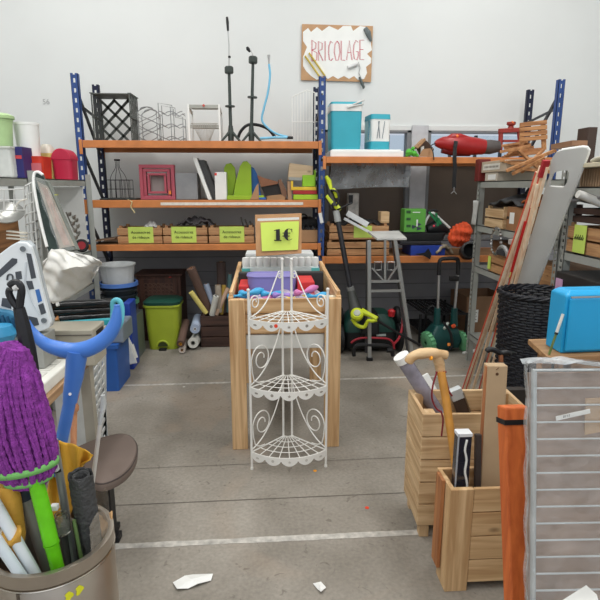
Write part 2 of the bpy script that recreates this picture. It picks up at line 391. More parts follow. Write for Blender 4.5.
# wine racks
WIRE = mat((150, 152, 152), .35, .9, var=.05)
def wavy(name, label, px0, px1, pyt, Y, rows, kind):
    x0, x1, _, zt = front(px0, px1, pyt, pyt, Y); t = thing(name, label, 'rack', ((x0+x1)/2, Y, Z1))
    for k in range(2):
        yy = Y+k*.16; mb = MB(); r = .0035
        if kind:
            mb.tube([(x0, yy, Z1+.004), (x0, yy, zt), (x1-.09, yy, zt-.02), (x1-.09, yy, zt-.10), (x1, yy, zt-.12), (x1, yy, Z1+.004)], r, 6)
            for i in range(rows):
                z = Z1+.03+(zt-Z1-.12)*i/(rows-1)
                mb.tube([(x0+(x1-x0)*j/16, yy-.003, z+.02*abs(math.cos(j/16*PI*2))) for j in range(17)], r, 6)
            mb.tube([((x0+x1)/2, yy, Z1+.004), ((x0+x1)/2, yy, zt-.03)], r, 6)
        else:
            for s in (0, 1):
                mb.tube([(x0+(x1-x0)*(.5+.5*math.sin(PI*(j/18*rows)+PI*s)), yy+.004*s, Z1+.004+(zt-Z1-.01)*j/18*1) for j in range(19)], r, 6)
            mb.tube(arc(((x0+x1)/2, yy, zt-.03), (x1-x0)/2*.7, 0, 180, 8, sy=.4), r, 6)
            mb.tube([(x0, yy, Z1+.004), (x0, yy, zt-.05)], r, 6); mb.tube([(x1, yy, Z1+.004), (x1, yy, zt-.05)], r, 6)
        mb.build('wire_frame', WIRE, t, smooth=True)
    mb = MB()
    for i in range(rows):
        z = Z1+.03+(zt-Z1-.12)*i/max(1, rows-1)
        for xx in (x0, x1): mb.tube([(xx, Y, z), (xx, Y+.16, z)], .003, 6)
    mb.build('cross_wires', WIRE, t)
wavy('wine_rack', 'low wire bottle rack with crossing curved wires, beside the dark plastic crate', 137, 156, 106, 4.95, 3, 0)
wavy('wine_rack', 'stepped wire bottle rack with three wavy rows, taller of the two wire racks', 158, 182, 103, 4.95, 3, 1)
# white bath rack
x0, x1, _, zt = front(187, 220, 104, 104, 4.95); t = thing('towel_shelf', 'white metal bathroom shelf frame with grey rails and a wire basket at its foot', 'rack', ((x0+x1)/2, 4.95, Z1))
for xx in (x0, x1-.018):
    MB().box(xx, xx+.018, 4.95, 4.975, Z1+.001, zt).box(xx, xx+.018, 5.17, 5.19, Z1+.001, zt-.03).bar((xx+.009, 4.96, zt-.02), (xx+.009, 5.18, zt-.05), .018, .02).build('side_frame', WHITE, t, bevel=.003)
GR = mat((168, 168, 160), .5)
for f in (1, .48): MB().box(x0+.018, x1-.018, 4.955, 4.972, Z1+(zt-Z1)*f-.035, Z1+(zt-Z1)*f-.005).box(x0+.018, x1-.018, 4.972, 5.16, Z1+(zt-Z1)*f-.02, Z1+(zt-Z1)*f-.014).build('rail', GR, t, bevel=.002)
mb = MB(); cx = (x0+x1)/2; zc = Z1+.165
for i in range(15):
    a = -65+130*i/14; mb.tube([(cx+.09*math.sin(R(a))*1.35, 4.94, zc), (cx+.085*math.sin(R(a)), 4.97, zc-.07), (cx+.04*math.sin(R(a)), 5.0, Z1+.008)], .0022, 5)
mb.tube([(cx+.12*math.cos(a), 4.96+.03*math.sin(a), zc) for a in [2*PI*k/20 for k in range(20)]], .003, 5, closed=True)
mb.build('wire_basket', mat((196, 196, 190), .4, .5), t)
MB().tube(arc((cx, 4.948, zt-.012), .007, 0, 360, 8), .004, 6).build('sticker', mat((226, 72, 50), .6), t, label='round red sticker')
# exercise stands
SG = mat((58, 66, 62), .5)
def stand(label, pxs, pybase, pytop, pxtop, ycol, ydisc, kind):
    Y = 5.0; b = P(pxs, 139, Y); top = P(pxtop, pytop, Y); t = thing('tripod_stand', label, 'stand', (b.x, Y, Z1), 'dark tripod stands on the top shelf')
    mb = MB(); zb = Z1+.012; q = P(pxtop, ycol, Y)
    base = V((b.x, Y, zb)); MB().tube([base+V((0, 0, .08)), q], [.016, .013], 10).build('pole', SG, t, smooth=True)
    d = (q-base).normalized(); M = d.to_track_quat('Z', 'Y').to_matrix()
    MB().lathe([(0, -.03), (.036, -.03), (.04, -.02), (.04, .02), (.033, .03), (0, .03)], q, M, 8).build('clamp_head', SG, t, bevel=.002)
    c = base.lerp(q, (138-ydisc)/(138-ycol)); MB().lathe([(0, -.006), (.044, -.006), (.044, .006), (0, .006)], c, M, 16).build('collar', SG, t)
    lg = MB().lathe([(0, 0), (.026, 0), (.028, .07), (.02, .14), (0, .14)], base, None, 10); lg.build('hub', SG, t)
    for a in (100, 215, 330):
        e = base+V((.10*math.cos(R(a)), .10*math.sin(R(a)), -.002)); MB().tube([base+V((0, 0, .10)), base.lerp(e, .5)+V((0, 0, .05)), e], [.014, .012, .01], 8).build('leg', SG, t, smooth=True)
    if kind == 0:
        MB().tube([q, P(229, 45, Y), P(228, 31, Y)], [.006, .005, .005], 8).build('rod', CHROME, t); MB().tube([P(228, 31, Y), P(227.5, 22, Y), P(227, 17, Y)], [.009, .013, .010], 10).build('grip', BLACK, t, smooth=True)
        MB().tube([P(229.5, 58, Y), P(229.3, 56, Y)], .012, 8).build('stop_ring', BLACK, t)
    else:
        MB().tube(bez([q, P(253, 50, Y), P(249, 50, Y)], 8), .006, 8).build('rod', CHROME, t); MB().tube([P(250, 52, Y), P(248, 49, Y), P(247, 47, Y)], [.008, .017, .01], 10).build('grip', BLACK, t, smooth=True)
stand('dark grey tripod stand topped by a long thin rod and black grip', 231, 139, 17, 229, 70, 104, 0)
stand('dark grey tripod stand topped by a short bent rod, next to the blue hose', 251.5, 139, 47, 253, 60, 95, 1)
o = MB().tube(spline([P(238,138,5.12), P(241,131,5.12), P(248,125,5.12), P(258,125,5.12), P(268,129,5.12), P(275,137,5.12)]), .014, 10).build('cable', BLACK, smooth=True); tag(o, 'thick black cable arched behind the tripod stands', 'cable')
t = thing('hose', 'light blue shower hose standing up with a clear nozzle', 'hose', (P(275,138,5.0).x, 5.0, Z1))
HB = mat((120, 190, 222), .4)
MB().tube(spline([P(269,64,5.0), P(270,75,5.0), P(268,92,5.0), P(264,108,5.0), P(262,120,5.0), P(268,128,5.0), P(277,134,5.0), P(288,137,4.98)]), .010, 10).build('hose_pipe', HB, t, smooth=True)
MB().tube([P(260,138.5,4.9), P(275,137.5,4.92), P(288,137.5,4.95)], .011, 8).build('loose_end', HB, t, smooth=True)
MB().tube([P(269,64,5.0), P(269,60,5.0), P(268.7,55,5.0)], [.006, .009, .014], 10).build('nozzle', mat((180, 180, 178), .2, .4), t, smooth=True)
MB().tube([P(287,137.7,4.95), P(293,137.7,4.95)], [.013, .013], 10).build('connector', BLACK, t)
# white wire panel
t = thing('wire_grid_rack', 'white wire grid panel with a pointed top leaning beside the middle post', 'panel', (P(303,138,5.1).x, 5.1, Z1))
mb = MB(); x0, x1, _, zt = front(292, 315, 97, 97, 5.1); apex = P(307, 90, 5.1)
def topz(x): return apex.z-(abs(x-apex.x)*((apex.z-zt)/(apex.x-x0))) if x < apex.x else apex.z-(x-apex.x)*.3
for i in range(9): xx = x0+(x1-x0)*i/8; mb.tube([(xx, 5.1, Z1+.004), (xx, 5.1, topz(xx))], .0032 if i not in (0, 8) else .005, 6)
mb.tube([(x0, 5.1, topz(x0)), apex, (x1, 5.1, topz(x1))], .005, 6)
for f in (.02, .5): mb.tube([(x0, 5.1, Z1+.4*f), (x1, 5.1, Z1+.4*f)], .004, 6)
mb.build('wire_grid', WHITE, t)
# ============================================================ LEFT BAY, SECOND SHELF
t = thing('bottle_basket', 'black wire basket with a bottle-shaped wire frame inside, second shelf', 'basket', (P(119,197,4.95).x, 4.95, Z2+.012))
x0, x1, _, zt = front(107, 130, 180, 180, 4.95); y0, y1, zb = 4.93, 5.05, Z2+.014; mb = MB()
for z in (zb, (zb+zt)/2, zt): mb.tube([(x0,y0,z),(x1,y0,z),(x1,y1,z),(x0,y1,z)], .003, 6, closed=True)
for i in range(6):
    xx = x0+(x1-x0)*i/5; mb.tube([(xx, y0, zt), (xx, y0, zb), (xx, y1, zb), (xx, y1, zt)], .002, 5)
mb.build('basket_wires', BLACK, t)
mb = MB(); cx = P(117, 160, 4.98).x; zt2 = P(117, 160, 4.98).z
for s in (-1, -.35, .35, 1): mb.tube(spline([(cx+s*.085, 4.98, zb), (cx+s*.07, 4.98, zb+.18), (cx+s*.02, 4.98, zt2-.07), (cx+s*.018, 4.98, zt2)], 5), .0025, 5)
mb.build('bottle_frame', BLACK, t); MB().tube([(cx-.025, 4.98, zt2), (cx+.025, 4.98, zt2)], .008, 8).build('cap', BLACK, t)
tag(MB().box(P(102,199,4.93).x, P(138,199,4.93).x, 4.86, 5.15, Z2+.001, Z2+.013).build('tray', mat((46,56,54), .4), bevel=.003), 'thin dark green tray lying under the wire bottle basket', 'tray')
# pink frames
t = thing('picture_frame', 'dusty pink nested square frame with an opening in the middle', 'frame', (P(156,198,4.9).x, 4.9, Z2))
PK = mat((176, 82, 96), .55, var=.08); x0, x1, zb, zt = front(139.5, 174.5, 164.5, 199, 4.9); zb = Z2+.001
def ringframe(x0, x1, z0, z1, w, y0, y1, name):
    mb = MB(); mb.box(x0, x1, y0, y1, z1-w, z1).box(x0, x1, y0, y1, z0, z0+w).box(x0, x0+w, y0, y1, z0+w, z1-w).box(x1-w, x1, y0, y1, z0+w, z1-w); return mb.build(name, PK, t, bevel=.003)
ringframe(x0, x1, zb, zt, .03, 4.9, 4.98, 'outer_frame'); ringframe(x0+.03, x1-.04, zb+.01, zt-.035, .028, 4.915, 4.96, 'middle_frame'); ringframe(x0+.07, x1-.075, zb+.055, zt-.075, .02, 4.905, 4.95, 'inner_frame')
MB().box(x0+.09, x1-.095, 4.96, 4.965, zb+.07, zt-.09).build('backing', mat((150,140,136), .6), t)
MB().box(x1-.055, x1-.035, 4.897, 4.899, zb+.05, zb+.08).build('price_sticker', mat((240,150,60), .6), t, label='orange price sticker')
simple_box('storage_box', 'plain grey box standing between the pink frame and the leaning panels', 'box', 174.8, 197, 173, Z2, 4.92, .22, mat((140,142,144), .5))
# leaning panels
def leaner(name, label, cat, pb0, pt0, wpx, Y, dep, m, zb):
    a = P(*pb0, Y); a.z = zb+.001; b = P(*pt0, Y); w = V((P(pb0[0]+wpx, pb0[1], Y).x-P(*pb0, Y).x, 0, 0))
    return tag(MB().hexa([a, a+w, a+w+V((0,dep,0)), a+V((0,dep,0)), b, b+w, b+w+V((0,dep,0)), b+V((0,dep,0))]).build(name, m, bevel=.002), label, cat)
leaner('flat_board', 'white edged flat panel leaning left against the dark one', 'panel', (208, 199), (192.5, 157.5), 4, 4.87, .2, WHITE, Z2)
leaner('flat_board', 'dark grey flat panel leaning behind the white edged panel', 'panel', (213, 199), (198, 160), 6, 4.89, .2, DGREY, Z2)
t = thing('white_box', 'slim white box standing upright beside the green and blue boards', 'box', (P(220,199,4.87).x, 4.87, Z2))
x0, x1, _, zt = front(214.5, 226, 172, 172, 4.87); MB().box(x0, x1, 4.87, 5.0, Z2+.001, zt).build('box_body', WHITE, t, bevel=.002)
MB().box(x0, x0+.02, 4.868, 4.87, zt-.03, zt-.008).build('logo_patch', mat((220,60,50), .5), t, label='small red square')
# green curved boards
GN = mat((152, 186, 42), .55, var=.06); BL = mat((44, 104, 176), .5)
def curved(name, label, pts, Y, th, m, zb):
    q = [P(x, y, Y) for x, y in pts]; o = q[0]
    ob = MB().prism([(p.x-o.x, max(p.z, zb+.001)-o.z) for p in q], (o.x, Y+th, o.z), (1,0,0), (0,0,1), th).build(name, m, bevel=.003)
    return tag(ob, label, 'board', 'rounded boards on the second shelf')
curved('rounded_board', 'smaller green board with rounded top, behind the big green one', [(225,201),(224,168),(226,164),(231,163),(235,168),(236,180),(232,201)], 5.0, .05, GN, Z2)
curved('rounded_board', 'big lime green board with a rounded top', [(233,201),(235,185),(240,166),(243,161.5),(247,161),(251,165),(252,201)], 4.93, .05, GN, Z2)
curved('rounded_board', 'blue board with rounded edge peeking out behind the big green board', [(250,201),(250,166),(254,168),(258,176),(260,190),(262,201)], 4.99, .04, BL, Z2)
simple_box('green_slab', 'flat lime green slab lying in front of the rounded boards', 'slab', 227, 264, 195.5, Z2, 4.84, .08, GN)
curved('wooden_wedge', '', [(250,201),(256,186),(258.5,183),(259,201)], 4.835, .02, KRAFT, Z2); tag(bpy.data.objects['wooden_wedge'], 'small light wooden wedge standing before the blue board', 'wedge')
simple_box('blue_block', 'little blue block at the shelf edge by the wooden wedge', 'block', 259, 266, 197.5, Z2, 4.83, .03, BL)
# brown cabinet trays
t = thing('wooden_tray', 'dark opened wooden tray box tilted on a folded brown lid', 'box', (P(273,199,4.9).x, 4.9, Z2))
def polyplate(mb, pts, Y, th):
    q = [P(x, y, Y) for x, y in pts]; o = q[0]; return mb.prism([(p.x-o.x, p.z-o.z) for p in q], (o.x, Y+th, o.z), (1,0,0), (0,0,1), th)
polyplate(MB(), [(257,175),(264,178),(279,182),(277,184),(261,187)], 4.95, .12).build('lid', mat((150,100,72), .6), t)
polyplate(MB(), [(261,187),(278,183),(283,198),(265,196)], 4.97, .14).build('inside', mat((42,38,36), .6), t)
polyplate(MB(), [(278,180),(281,179),(287,192),(286,199),(283,199)], 4.94, .16).build('edge_board', mat((130,96,74), .6), t)
polyplate(MB(), [(267,196),(281,194.5),(285,197),(285,201),(267,201)], 4.9, .14).build('bottom_board', KRAFT, t)
t = thing('wooden_frame_box', 'light plywood board box lying on top of the small coloured crates', 'box', (P(302,190,4.9).x, 4.92, Z2+.13))
polyplate(MB(), [(289.5,163),(313,166),(312,179),(302,178),(288,180)], 4.9, .15).build('plywood_board', wood((196,168,130),(222,198,164),'x'), t)
polyplate(MB(), [(288.5,177),(302,177.5),(302,180.5),(289,180)], 4.88, .1).build('metal_edge', GREYM, t)
polyplate(MB(), [(287.5,181),(291,181.5),(292,201),(288,201)], 4.9, .15).build('upright_board', mat((176,142,112), .6), t)
GB = mat((148, 204, 40), .45)
simple_box('toy_block', 'bright green square block on top of the yellow strip', 'block', 302.5, 315, 175, Z2+.118, 4.88, .1, GB)
simple_box('toy_board', 'green upright board at the right end of the second shelf', 'board', 314, 316, 170, Z2, 4.93, .1, GB)
for i, (pa, pb, yt, c, nm, h0, h1) in enumerate(((291,316.5,190.5,(226,190,52),'yellow',.085,.115),(293,317,193.5,(168,40,40),'red',.05,.083),(293.5,319,197,(168,206,48),'lime green',.001,.045))):
    x0, x1, _, _ = front(pa, pb, yt, yt, 4.87); tag(MB().box(x0, x1, 4.87, 5.0, Z2+h0, Z2+h1).build('toy_strip', mat(c, .5), bevel=.003), '%s long toy block, %s of the stack of three' % (nm, ('topmost','middle','lowest')[i]), 'block', 'coloured strips stacked by the middle post')
x0, _, _, _ = front(291, 292, 188, 188, 4.87); tag(MB().box(x0, x0+.02, 4.88, 4.95, Z2+.116, Z2+.17).build('toy_post', mat((226,190,52), .5)), 'short yellow post standing on the yellow strip', 'block')
# ============================================================ LEFT BAY, THIRD SHELF
def label_card(o, parent, c, w, h, txt, n=(0,-1,0), size=.028):
    n = V(n).normalized(); ux = V((-n.y, n.x, 0)).normalized()*1; uz = V((0,0,1)); c = V(c)
    q = [c-ux*w/2-uz*h/2, c+ux*w/2-uz*h/2, c+ux*w/2+uz*h/2, c-ux*w/2+uz*h/2]
    cd = MB().hexa([p for p in (q[0], q[1], q[1]-n*.002, q[0]-n*.002, q[3], q[2], q[2]-n*.002, q[3]-n*.002)]).build('label_card', LIME, parent, label='lime green paper card')
    for i, l in enumerate(txt): text(l, size, c+n*.0012+uz*((len(txt)-1)/2-i)*size*1.25, ux, INK, 'lettering', cd)
def slat_crate(label, x0, x1, y0, y1, zb, h, card=None, txt=('Accessoires', 'de rideaux'), group=None, W=None, name='slatted_crate', rot=0, size=.027, nsl=2):
    W = W or CRW; c = V(((x0+x1)/2, (y0+y1)/2, zb)); t = thing(name, label, 'crate', c, group); a, b = (x1-x0)/2, (y1-y0)/2; M = rz(c, rot)
    sh = (h-.012)/nsl
    for s in (-1, 1):
        mb = MB(M)
        for k in range(nsl): mb.box(-a, a, s*b-.006, s*b+.006, .004+k*sh, .004+k*sh+sh-.012)
        mb.build('long_side', W['x'], t, bevel=.002)
        mb = MB(M)
        for k in range(nsl): mb.box(s*a-.006-s*.006, s*a+.006-s*.006, -b+.006, b-.006, .004+k*sh, .004+k*sh+sh-.012)
        mb.build('short_side', W['y'], t, bevel=.002)
        for u in (-1, 1): MB(M).box(s*(a-.03)-.014, s*(a-.03)+.014, u*(b-.02)-.012, u*(b-.02)+.012, .0, h).build('corner_post', W['z'], t)
    MB(M).box(-a+.012, a-.012, -b+.006, b-.006, .0005, .008).build('base', W['x'], t)
    if card:
        cx, w, hh = card; p = M @ V((cx, -b-.0075, h*.5)); n = M.to_3x3() @ V((0,-1,0)); label_card(None, t, p, w, hh, txt, n, size)
    return t
cr = []
for lab, px0, px1, pc in (('leftmost crate labelled for curtain fittings, open sheet of wood to its left', 118, 162.5, 141), ('middle crate labelled for curtain fittings, grey cloth hanging over its rim', 163.5, 207.5, 184), ('rightmost crate labelled for curtain fittings, metal rods poking out, beside the 1€ board', 209, 254, 232)):
    x0, x1, _, _ = front(px0, px1, 240, 240, 4.84); cxx = P(pc, 235, 4.84).x-(x0+x1)/2
    slat_crate(lab, x0, x1, 4.84, 5.12, Z3, .165, (cxx, .225, .145), group='slatted crates with green cards on the third shelf', size=.036)
x0, x1, _, _ = front(92, 116, 240, 240, 4.9)
tag(MB().bar((x0-.04, 4.98, Z3+.012), (x1, 4.98, Z3+.05), .26, .008).build('wooden_sheet', mat((140,112,88), .7)), 'thin brown sheet lying flat left of the labelled crates', 'sheet')
o = MB().surf(lambda u, v: (P(168+38*u, 0, 4.98).x, 4.88+.2*v, Z3+.165+.07*math.sin(u*3.1)*(.6+.4*math.sin(v*7+u*9))+.01*math.sin(u*31)), 24, 10).build('grey_cloth', mat((92,88,90), .9, bump=.4), smooth=True, solid=.012); tag(o, 'crumpled grey cloth heaped in the middle labelled crate', 'cloth')
o = MB().surf(lambda u, v: (P(132+14*u, 0, 4.98).x, 4.9+.1*v, Z3+.15+.045*math.sin(u*3.1)*math.sin(v*3.1)+.006*math.sin(u*20)), 12, 8).build('white_bag', mat((226,226,222), .6, bump=.3), smooth=True, solid=.01); tag(o, 'bit of white plastic bag showing over the leftmost labelled crate', 'bag')
for i, (a, b) in enumerate(((244,241),(249,245),(252,250))):
    o = MB().tube([P(a+3, 240, 4.96), P(b, 217+2*i, 4.94)], .008, 8).build('metal_rod', mat((110,108,104), .4, .7)); tag(o, 'thin metal rod poking out of the rightmost labelled crate', 'rod', 'rods in the crate of curtain fittings')
t = thing('cardboard_box', 'small open cardboard box with black handles inside, right end of the third shelf', 'box', (P(310,242,4.86).x, 4.9, Z3))
x0, x1, _, zt = front(300, 319.5, 230, 230, 4.86); mb = MB().box(x0,x1,4.86,4.866,Z3+.001,zt).box(x0,x1,5.04,5.046,Z3+.001,zt).box(x0,x0+.006,4.866,5.04,Z3+.001,zt).box(x1-.006,x1,4.866,5.04,Z3+.001,zt).box(x0,x1,4.86,5.046,Z3,Z3+.005); mb.build('box_body', KRAFT, t)
mb = MB()
for i in range(9): mb.tube(arc((x0+.03+.017*i, 4.9+.012*(i%3), zt-.01), .03+.012*(i%3), 20*(i%2), 170, 7, ux=(math.cos(i), math.sin(i), 0)), .007, 6)
mb.build('hooks', mat((44,44,46), .4, .3), t)
t = thing('black_bag', 'black bag lying behind the little cardboard box on the third shelf', 'bag', (P(305,230,5.15).x, 5.15, Z3)); MB(rz((P(307,230,5.18).x,5.18,Z3),0)).lathe([(0,.001),(.09,.001),(.1,.12),(.08,.20),(.03,.225),(0,.225)], seg=16, sx=1.15, sy=.7).build('bag_body', BLACK, t, smooth=True)
MB().tube(arc((P(303,214,5.12).x, 5.12, Z3+.2), .05, 0, 180, 8), .008, 6).build('strap', BLACK, t)
# yellow rope end hanging
tag(MB().tube(spline([P(128,200,4.79), P(132,202,4.755), P(131,207,4.755), P(135,213,4.755)],4), .005, 6).build('string', mat((206,190,140), .8)), 'pale string end hanging over the second beam', 'string')
# ============================================================ LEFT BAY, FLOOR
def bucket(label, c, r0, r1, h, m, group=None, rim=None, zb=0, handle=True, name='bucket', th=.006):
    t = thing(name, label, 'bucket', (c[0], c[1], zb), group); c = (c[0], c[1], zb)
    MB().lathe([(0,.001),(r0,.001),(r1,h),(r1+.008,h),(r1+.008,h-.012),(r1-th,h-.001),(r0-th,.01),(0,.01)], c, seg=32).build('bucket_body', m, t, smooth=True)
    if rim: MB().lathe([(r1+.001,h-.03),(r1+.016,h-.03),(r1+.016,h+.003),(r1-.002,h+.003)], c, seg=32).build('rim', rim, t, smooth=True)
    return t
cx = P(119, 300, 4.6).x
def zy(y, Y=4.47): return P(119, y, Y).z
simple_box('plastic_tub', 'translucent grey tub at the bottom of the bucket stack', 'tub', 108, 136, 316, 0, 4.5, .26, mat((96,104,100), .4))
GG = 'buckets stacked beside the brown cabinet'
bucket('green rimmed bucket, lowest in the stack of buckets', (cx, 4.62), .12, .150, .12, mat((50,70,62), .5), GG, mat((86,140,108), .5), zy(316, 4.5)+.002)
zg = zy(310)
for i in range(3): bucket(('black bucket resting in the green rimmed one','second black bucket of the stack, mid height','topmost black bucket just under the blue rim')[i], (cx, 4.62), .12, .150, .10, mat((34,42,48), .45), GG, None, zg+.055*i-.04)
zz = zy(286)
bucket('blue rimmed bucket just under the clear one', (cx, 4.62), .13, .152, .10, mat((40,52,70), .45), GG, mat((80,120,190), .45), zz-.09)
bucket('translucent whitish bucket on top of the stack', (cx, 4.62), .13, .150, zy(266)-zz-.0, mat((196,199,199), .35, trans=.15), GG, None, zz-.0)
# brown cabinet
t = thing('small_cabinet', 'dark brown carved wooden cabinet behind the lime green pedal bin', 'cabinet', (P(160,340,5.07).x, 5.07, 0))
x0, x1, _, zt = front(136, 180, 274, 274, 5.07); DB = wood((58,34,26), (84,52,40), 'z'); 
MB().box(x0, x1, 5.07, 5.40, .001, zt-.02).build('cabinet_body', DB, t, bevel=.004); MB().box(x0-.02, x1+.02, 5.05, 5.41, zt-.02, zt).build('cabinet_top', DB, t, bevel=.004)
dr = MB().box(x0+.03, x1-.03, 5.06, 5.07, .05, zt-.05); dr = dr.build('door', DB, t, bevel=.003)
mb = MB(); a0, a1, b0, b1 = x0+.07, x1-.07, zt-.27, zt-.09
for i in range(7):
    for j in range(5): mb.tube(arc((a0+(a1-a0)*(i+.5)/7, 5.058, b0+(b1-b0)*(j+.5)/5), .019, 0, 324, 9), .004, 5)
mb.tube([(a0,5.058,b0),(a0,5.058,b1*.6+b0*.4),((a0+a1)/2,5.058,b1),(a1,5.058,b1*.6+b0*.4),(a1,5.058,b0)], .006, 6, closed=True)
mb.build('carved_panel', mat((96,66,52), .5), dr)
MB().lathe([(0,0),(.012,0),(.012,.004),(0,.004)], (P(170,277,5.05).x, 5.05, zt-.03)).build('sticker', mat((220,60,50), .5), t, label='small red sticker')
# pedal bin
t = thing('pedal_bin', 'lime green pedal bin with a dark green lid on the floor', 'bin', (P(160,349,4.78).x, 4.87, 0))
x0, x1, _, zt = front(143, 178, 306, 306, 4.75); cx = (x0+x1)/2; hw = (x1-x0)/2
def rrect(hx, hy, r, n=6):
    out = []
    for sx, sy, a in ((1,1,0),(-1,1,90),(-1,-1,180),(1,-1,270)):
        for k in range(n+1): out.append((sx*(hx-r)+r*math.cos(R(a+90*k/n)), sy*(hy-r)+r*math.sin(R(a+90*k/n))))
    return out
def loft(mb, layers, c):
    rings = [[mb.v((c[0]+x, c[1]+y, c[2]+z)) for x, y in pl] for pl, z in layers]
    for a, b in zip(rings, rings[1:]):
        for k in range(len(a)): mb.bm.faces.new([a[k], a[(k+1) % len(a)], b[(k+1) % len(a)], b[k]])
    mb.bm.faces.new(rings[0][::-1]); mb.bm.faces.new(rings[-1]); return mb
LG = mat((162, 178, 52), .45, var=.05)
loft(MB(), [(rrect(hw*.84,.12,.05),.001),(rrect(hw*.9,.13,.05),.12),(rrect(hw,.14,.06),zt)], (cx, 4.89, 0)).build('bin_body', LG, t, smooth=True)
loft(MB(), [(rrect(hw+.012,.15,.06),zt-.015),(rrect(hw+.012,.15,.06),zt+.0),(rrect(hw+.008,.146,.06),zt+.004)], (cx, 4.89, 0)).build('rim', LG, t, smooth=True)
loft(MB(), [(rrect(hw+.01,.15,.07),zt+.004),(rrect(hw+.012,.155,.07),zt+.03),(rrect(hw-.02,.12,.06),zt+.05)], (cx, 4.89, 0)).build('lid', mat((30,74,62), .4), t, smooth=True)
mb = MB(); MB().tube(arc((cx, 4.752, .035), .055, 0, 180, 10), .010, 8).build('pedal_arch', LG, t, smooth=True)
pl = [(math.cos(R(a))*.05, math.sin(R(a))*.05+.01) for a in range(0, 181, 15)]; MB().prism(pl, (cx, 4.765, .025), (1,0,0), (0,0,1), .01).build('pedal_recess', mat((58,68,30), .6), t)
MB().box(cx-.035, cx+.035, 4.72, 4.77, .004, .02).build('pedal', BLACK, t, bevel=.003)
# wallpaper rolls on the floor
def roll(label, p, q, r, m, core=None, group='rolls on the floor beside the pedal bin', name='fabric_roll', ri=.4):
    t = thing(name, label, 'roll', p, group); p, q = V(p), V(q); d = (q-p); M = d.normalized().to_track_quat('Z', 'Y').to_matrix(); L = d.length
    MB().lathe([(r*ri,0),(r,0),(r,L),(r*ri,L),(r*ri,0)], p, M, 24).build('roll_body', m, t, smooth=True)
    MB().lathe([(r*ri*.8,-.002),(r*ri+.001,-.002),(r*ri+.001,.03),(r*ri*.8,.03),(r*ri*.8,-.002)], p, M, 20).build('core', core or KRAFT, t, smooth=True)
    return t
BR = mat((98,76,66), .8, bump=.3); LBL = mat((168,182,204), .6); WT = mat((208,208,200), .6); YL = mat((222,206,120), .6)
def fl(px, py, r, Y): p = P(px, py, Y); return V((p.x, Y, max(p.z, r)))
roll('brown fabric roll with orange core, on top of a low roll by the bin', fl(180.5,344,.09,4.6), fl(186,322,.15,4.95), .036, BR, mat((222,160,60), .7))
roll('small pale roll lying lowest beside the lime bin', fl(182,350,.03,4.62), fl(185,345,.03,4.95), .031, mat((190,180,170), .7))
roll('pale blue roll lying across the whitish one', fl(195,329,.1,4.72), fl(198,318,.1,5.05), .045, LBL, WHITE, ri=.3)
roll('whitish paper roll lying on the floor in front of the dark crate', fl(193,343,.05,4.72), fl(199,335,.05,5.05), .05, WT, mat((120,120,112), .7))
# dark crate with tubes
x0, x1, _, zt = front(200, 231, 314, 314, 4.82)
DKW = {a: wood((50,32,26), (78,54,44), a) for a in 'xyz'}
slat_crate('dark brown slatted crate on the floor full of long tubes', x0, x1+.1, 4.82, 5.12, 0, zt, W=DKW, nsl=3)
def leanroll(label, p, q, r, m, Y0, Y1, core=None):
    a = P(*p, Y0); b = P(*q, Y1); return roll(label, b, a, r, m, core, 'long tubes standing in the dark crate')
leanroll('thick brown tube leaning far to the left', (209,312), (191,268), .042, BR, 4.93, 4.8, mat((150,110,80),.8))
leanroll('pale yellow tube leaning to the left of the crate', (206,313), (191,292), .024, YL, 4.86, 4.8, YL)
leanroll('dark brown tube standing tallest and upright', (222,312), (221,262), .044, mat((72,58,54),.8,bump=.3), 5.0, 5.0)
leanroll('light blue tube behind the dark one', (214,310), (206,284), .03, LBL, 4.97, 4.97)
leanroll('slim whitish tube with an open end in the middle of the crate', (212,315), (216,296), .027, WT, 4.88, 4.84, DGREY)
leanroll('brownish short tube in front of the tall dark one', (219,312), (218,285), .03, mat((172,160,144),.7), 4.92, 4.92)
leanroll('ochre tube leaning right at the back', (221,314), (224,285), .022, mat((176,146,66),.6), 4.95, 4.95)
leanroll('pink beige tube slanting right in the crate', (216,315), (228,288), .022, mat((196,164,140),.6), 4.9, 4.95)
leanroll('thin teal tube at the right side of the crate', (228,312), (230,274), .022, mat((92,124,126),.6), 5.02, 5.02)

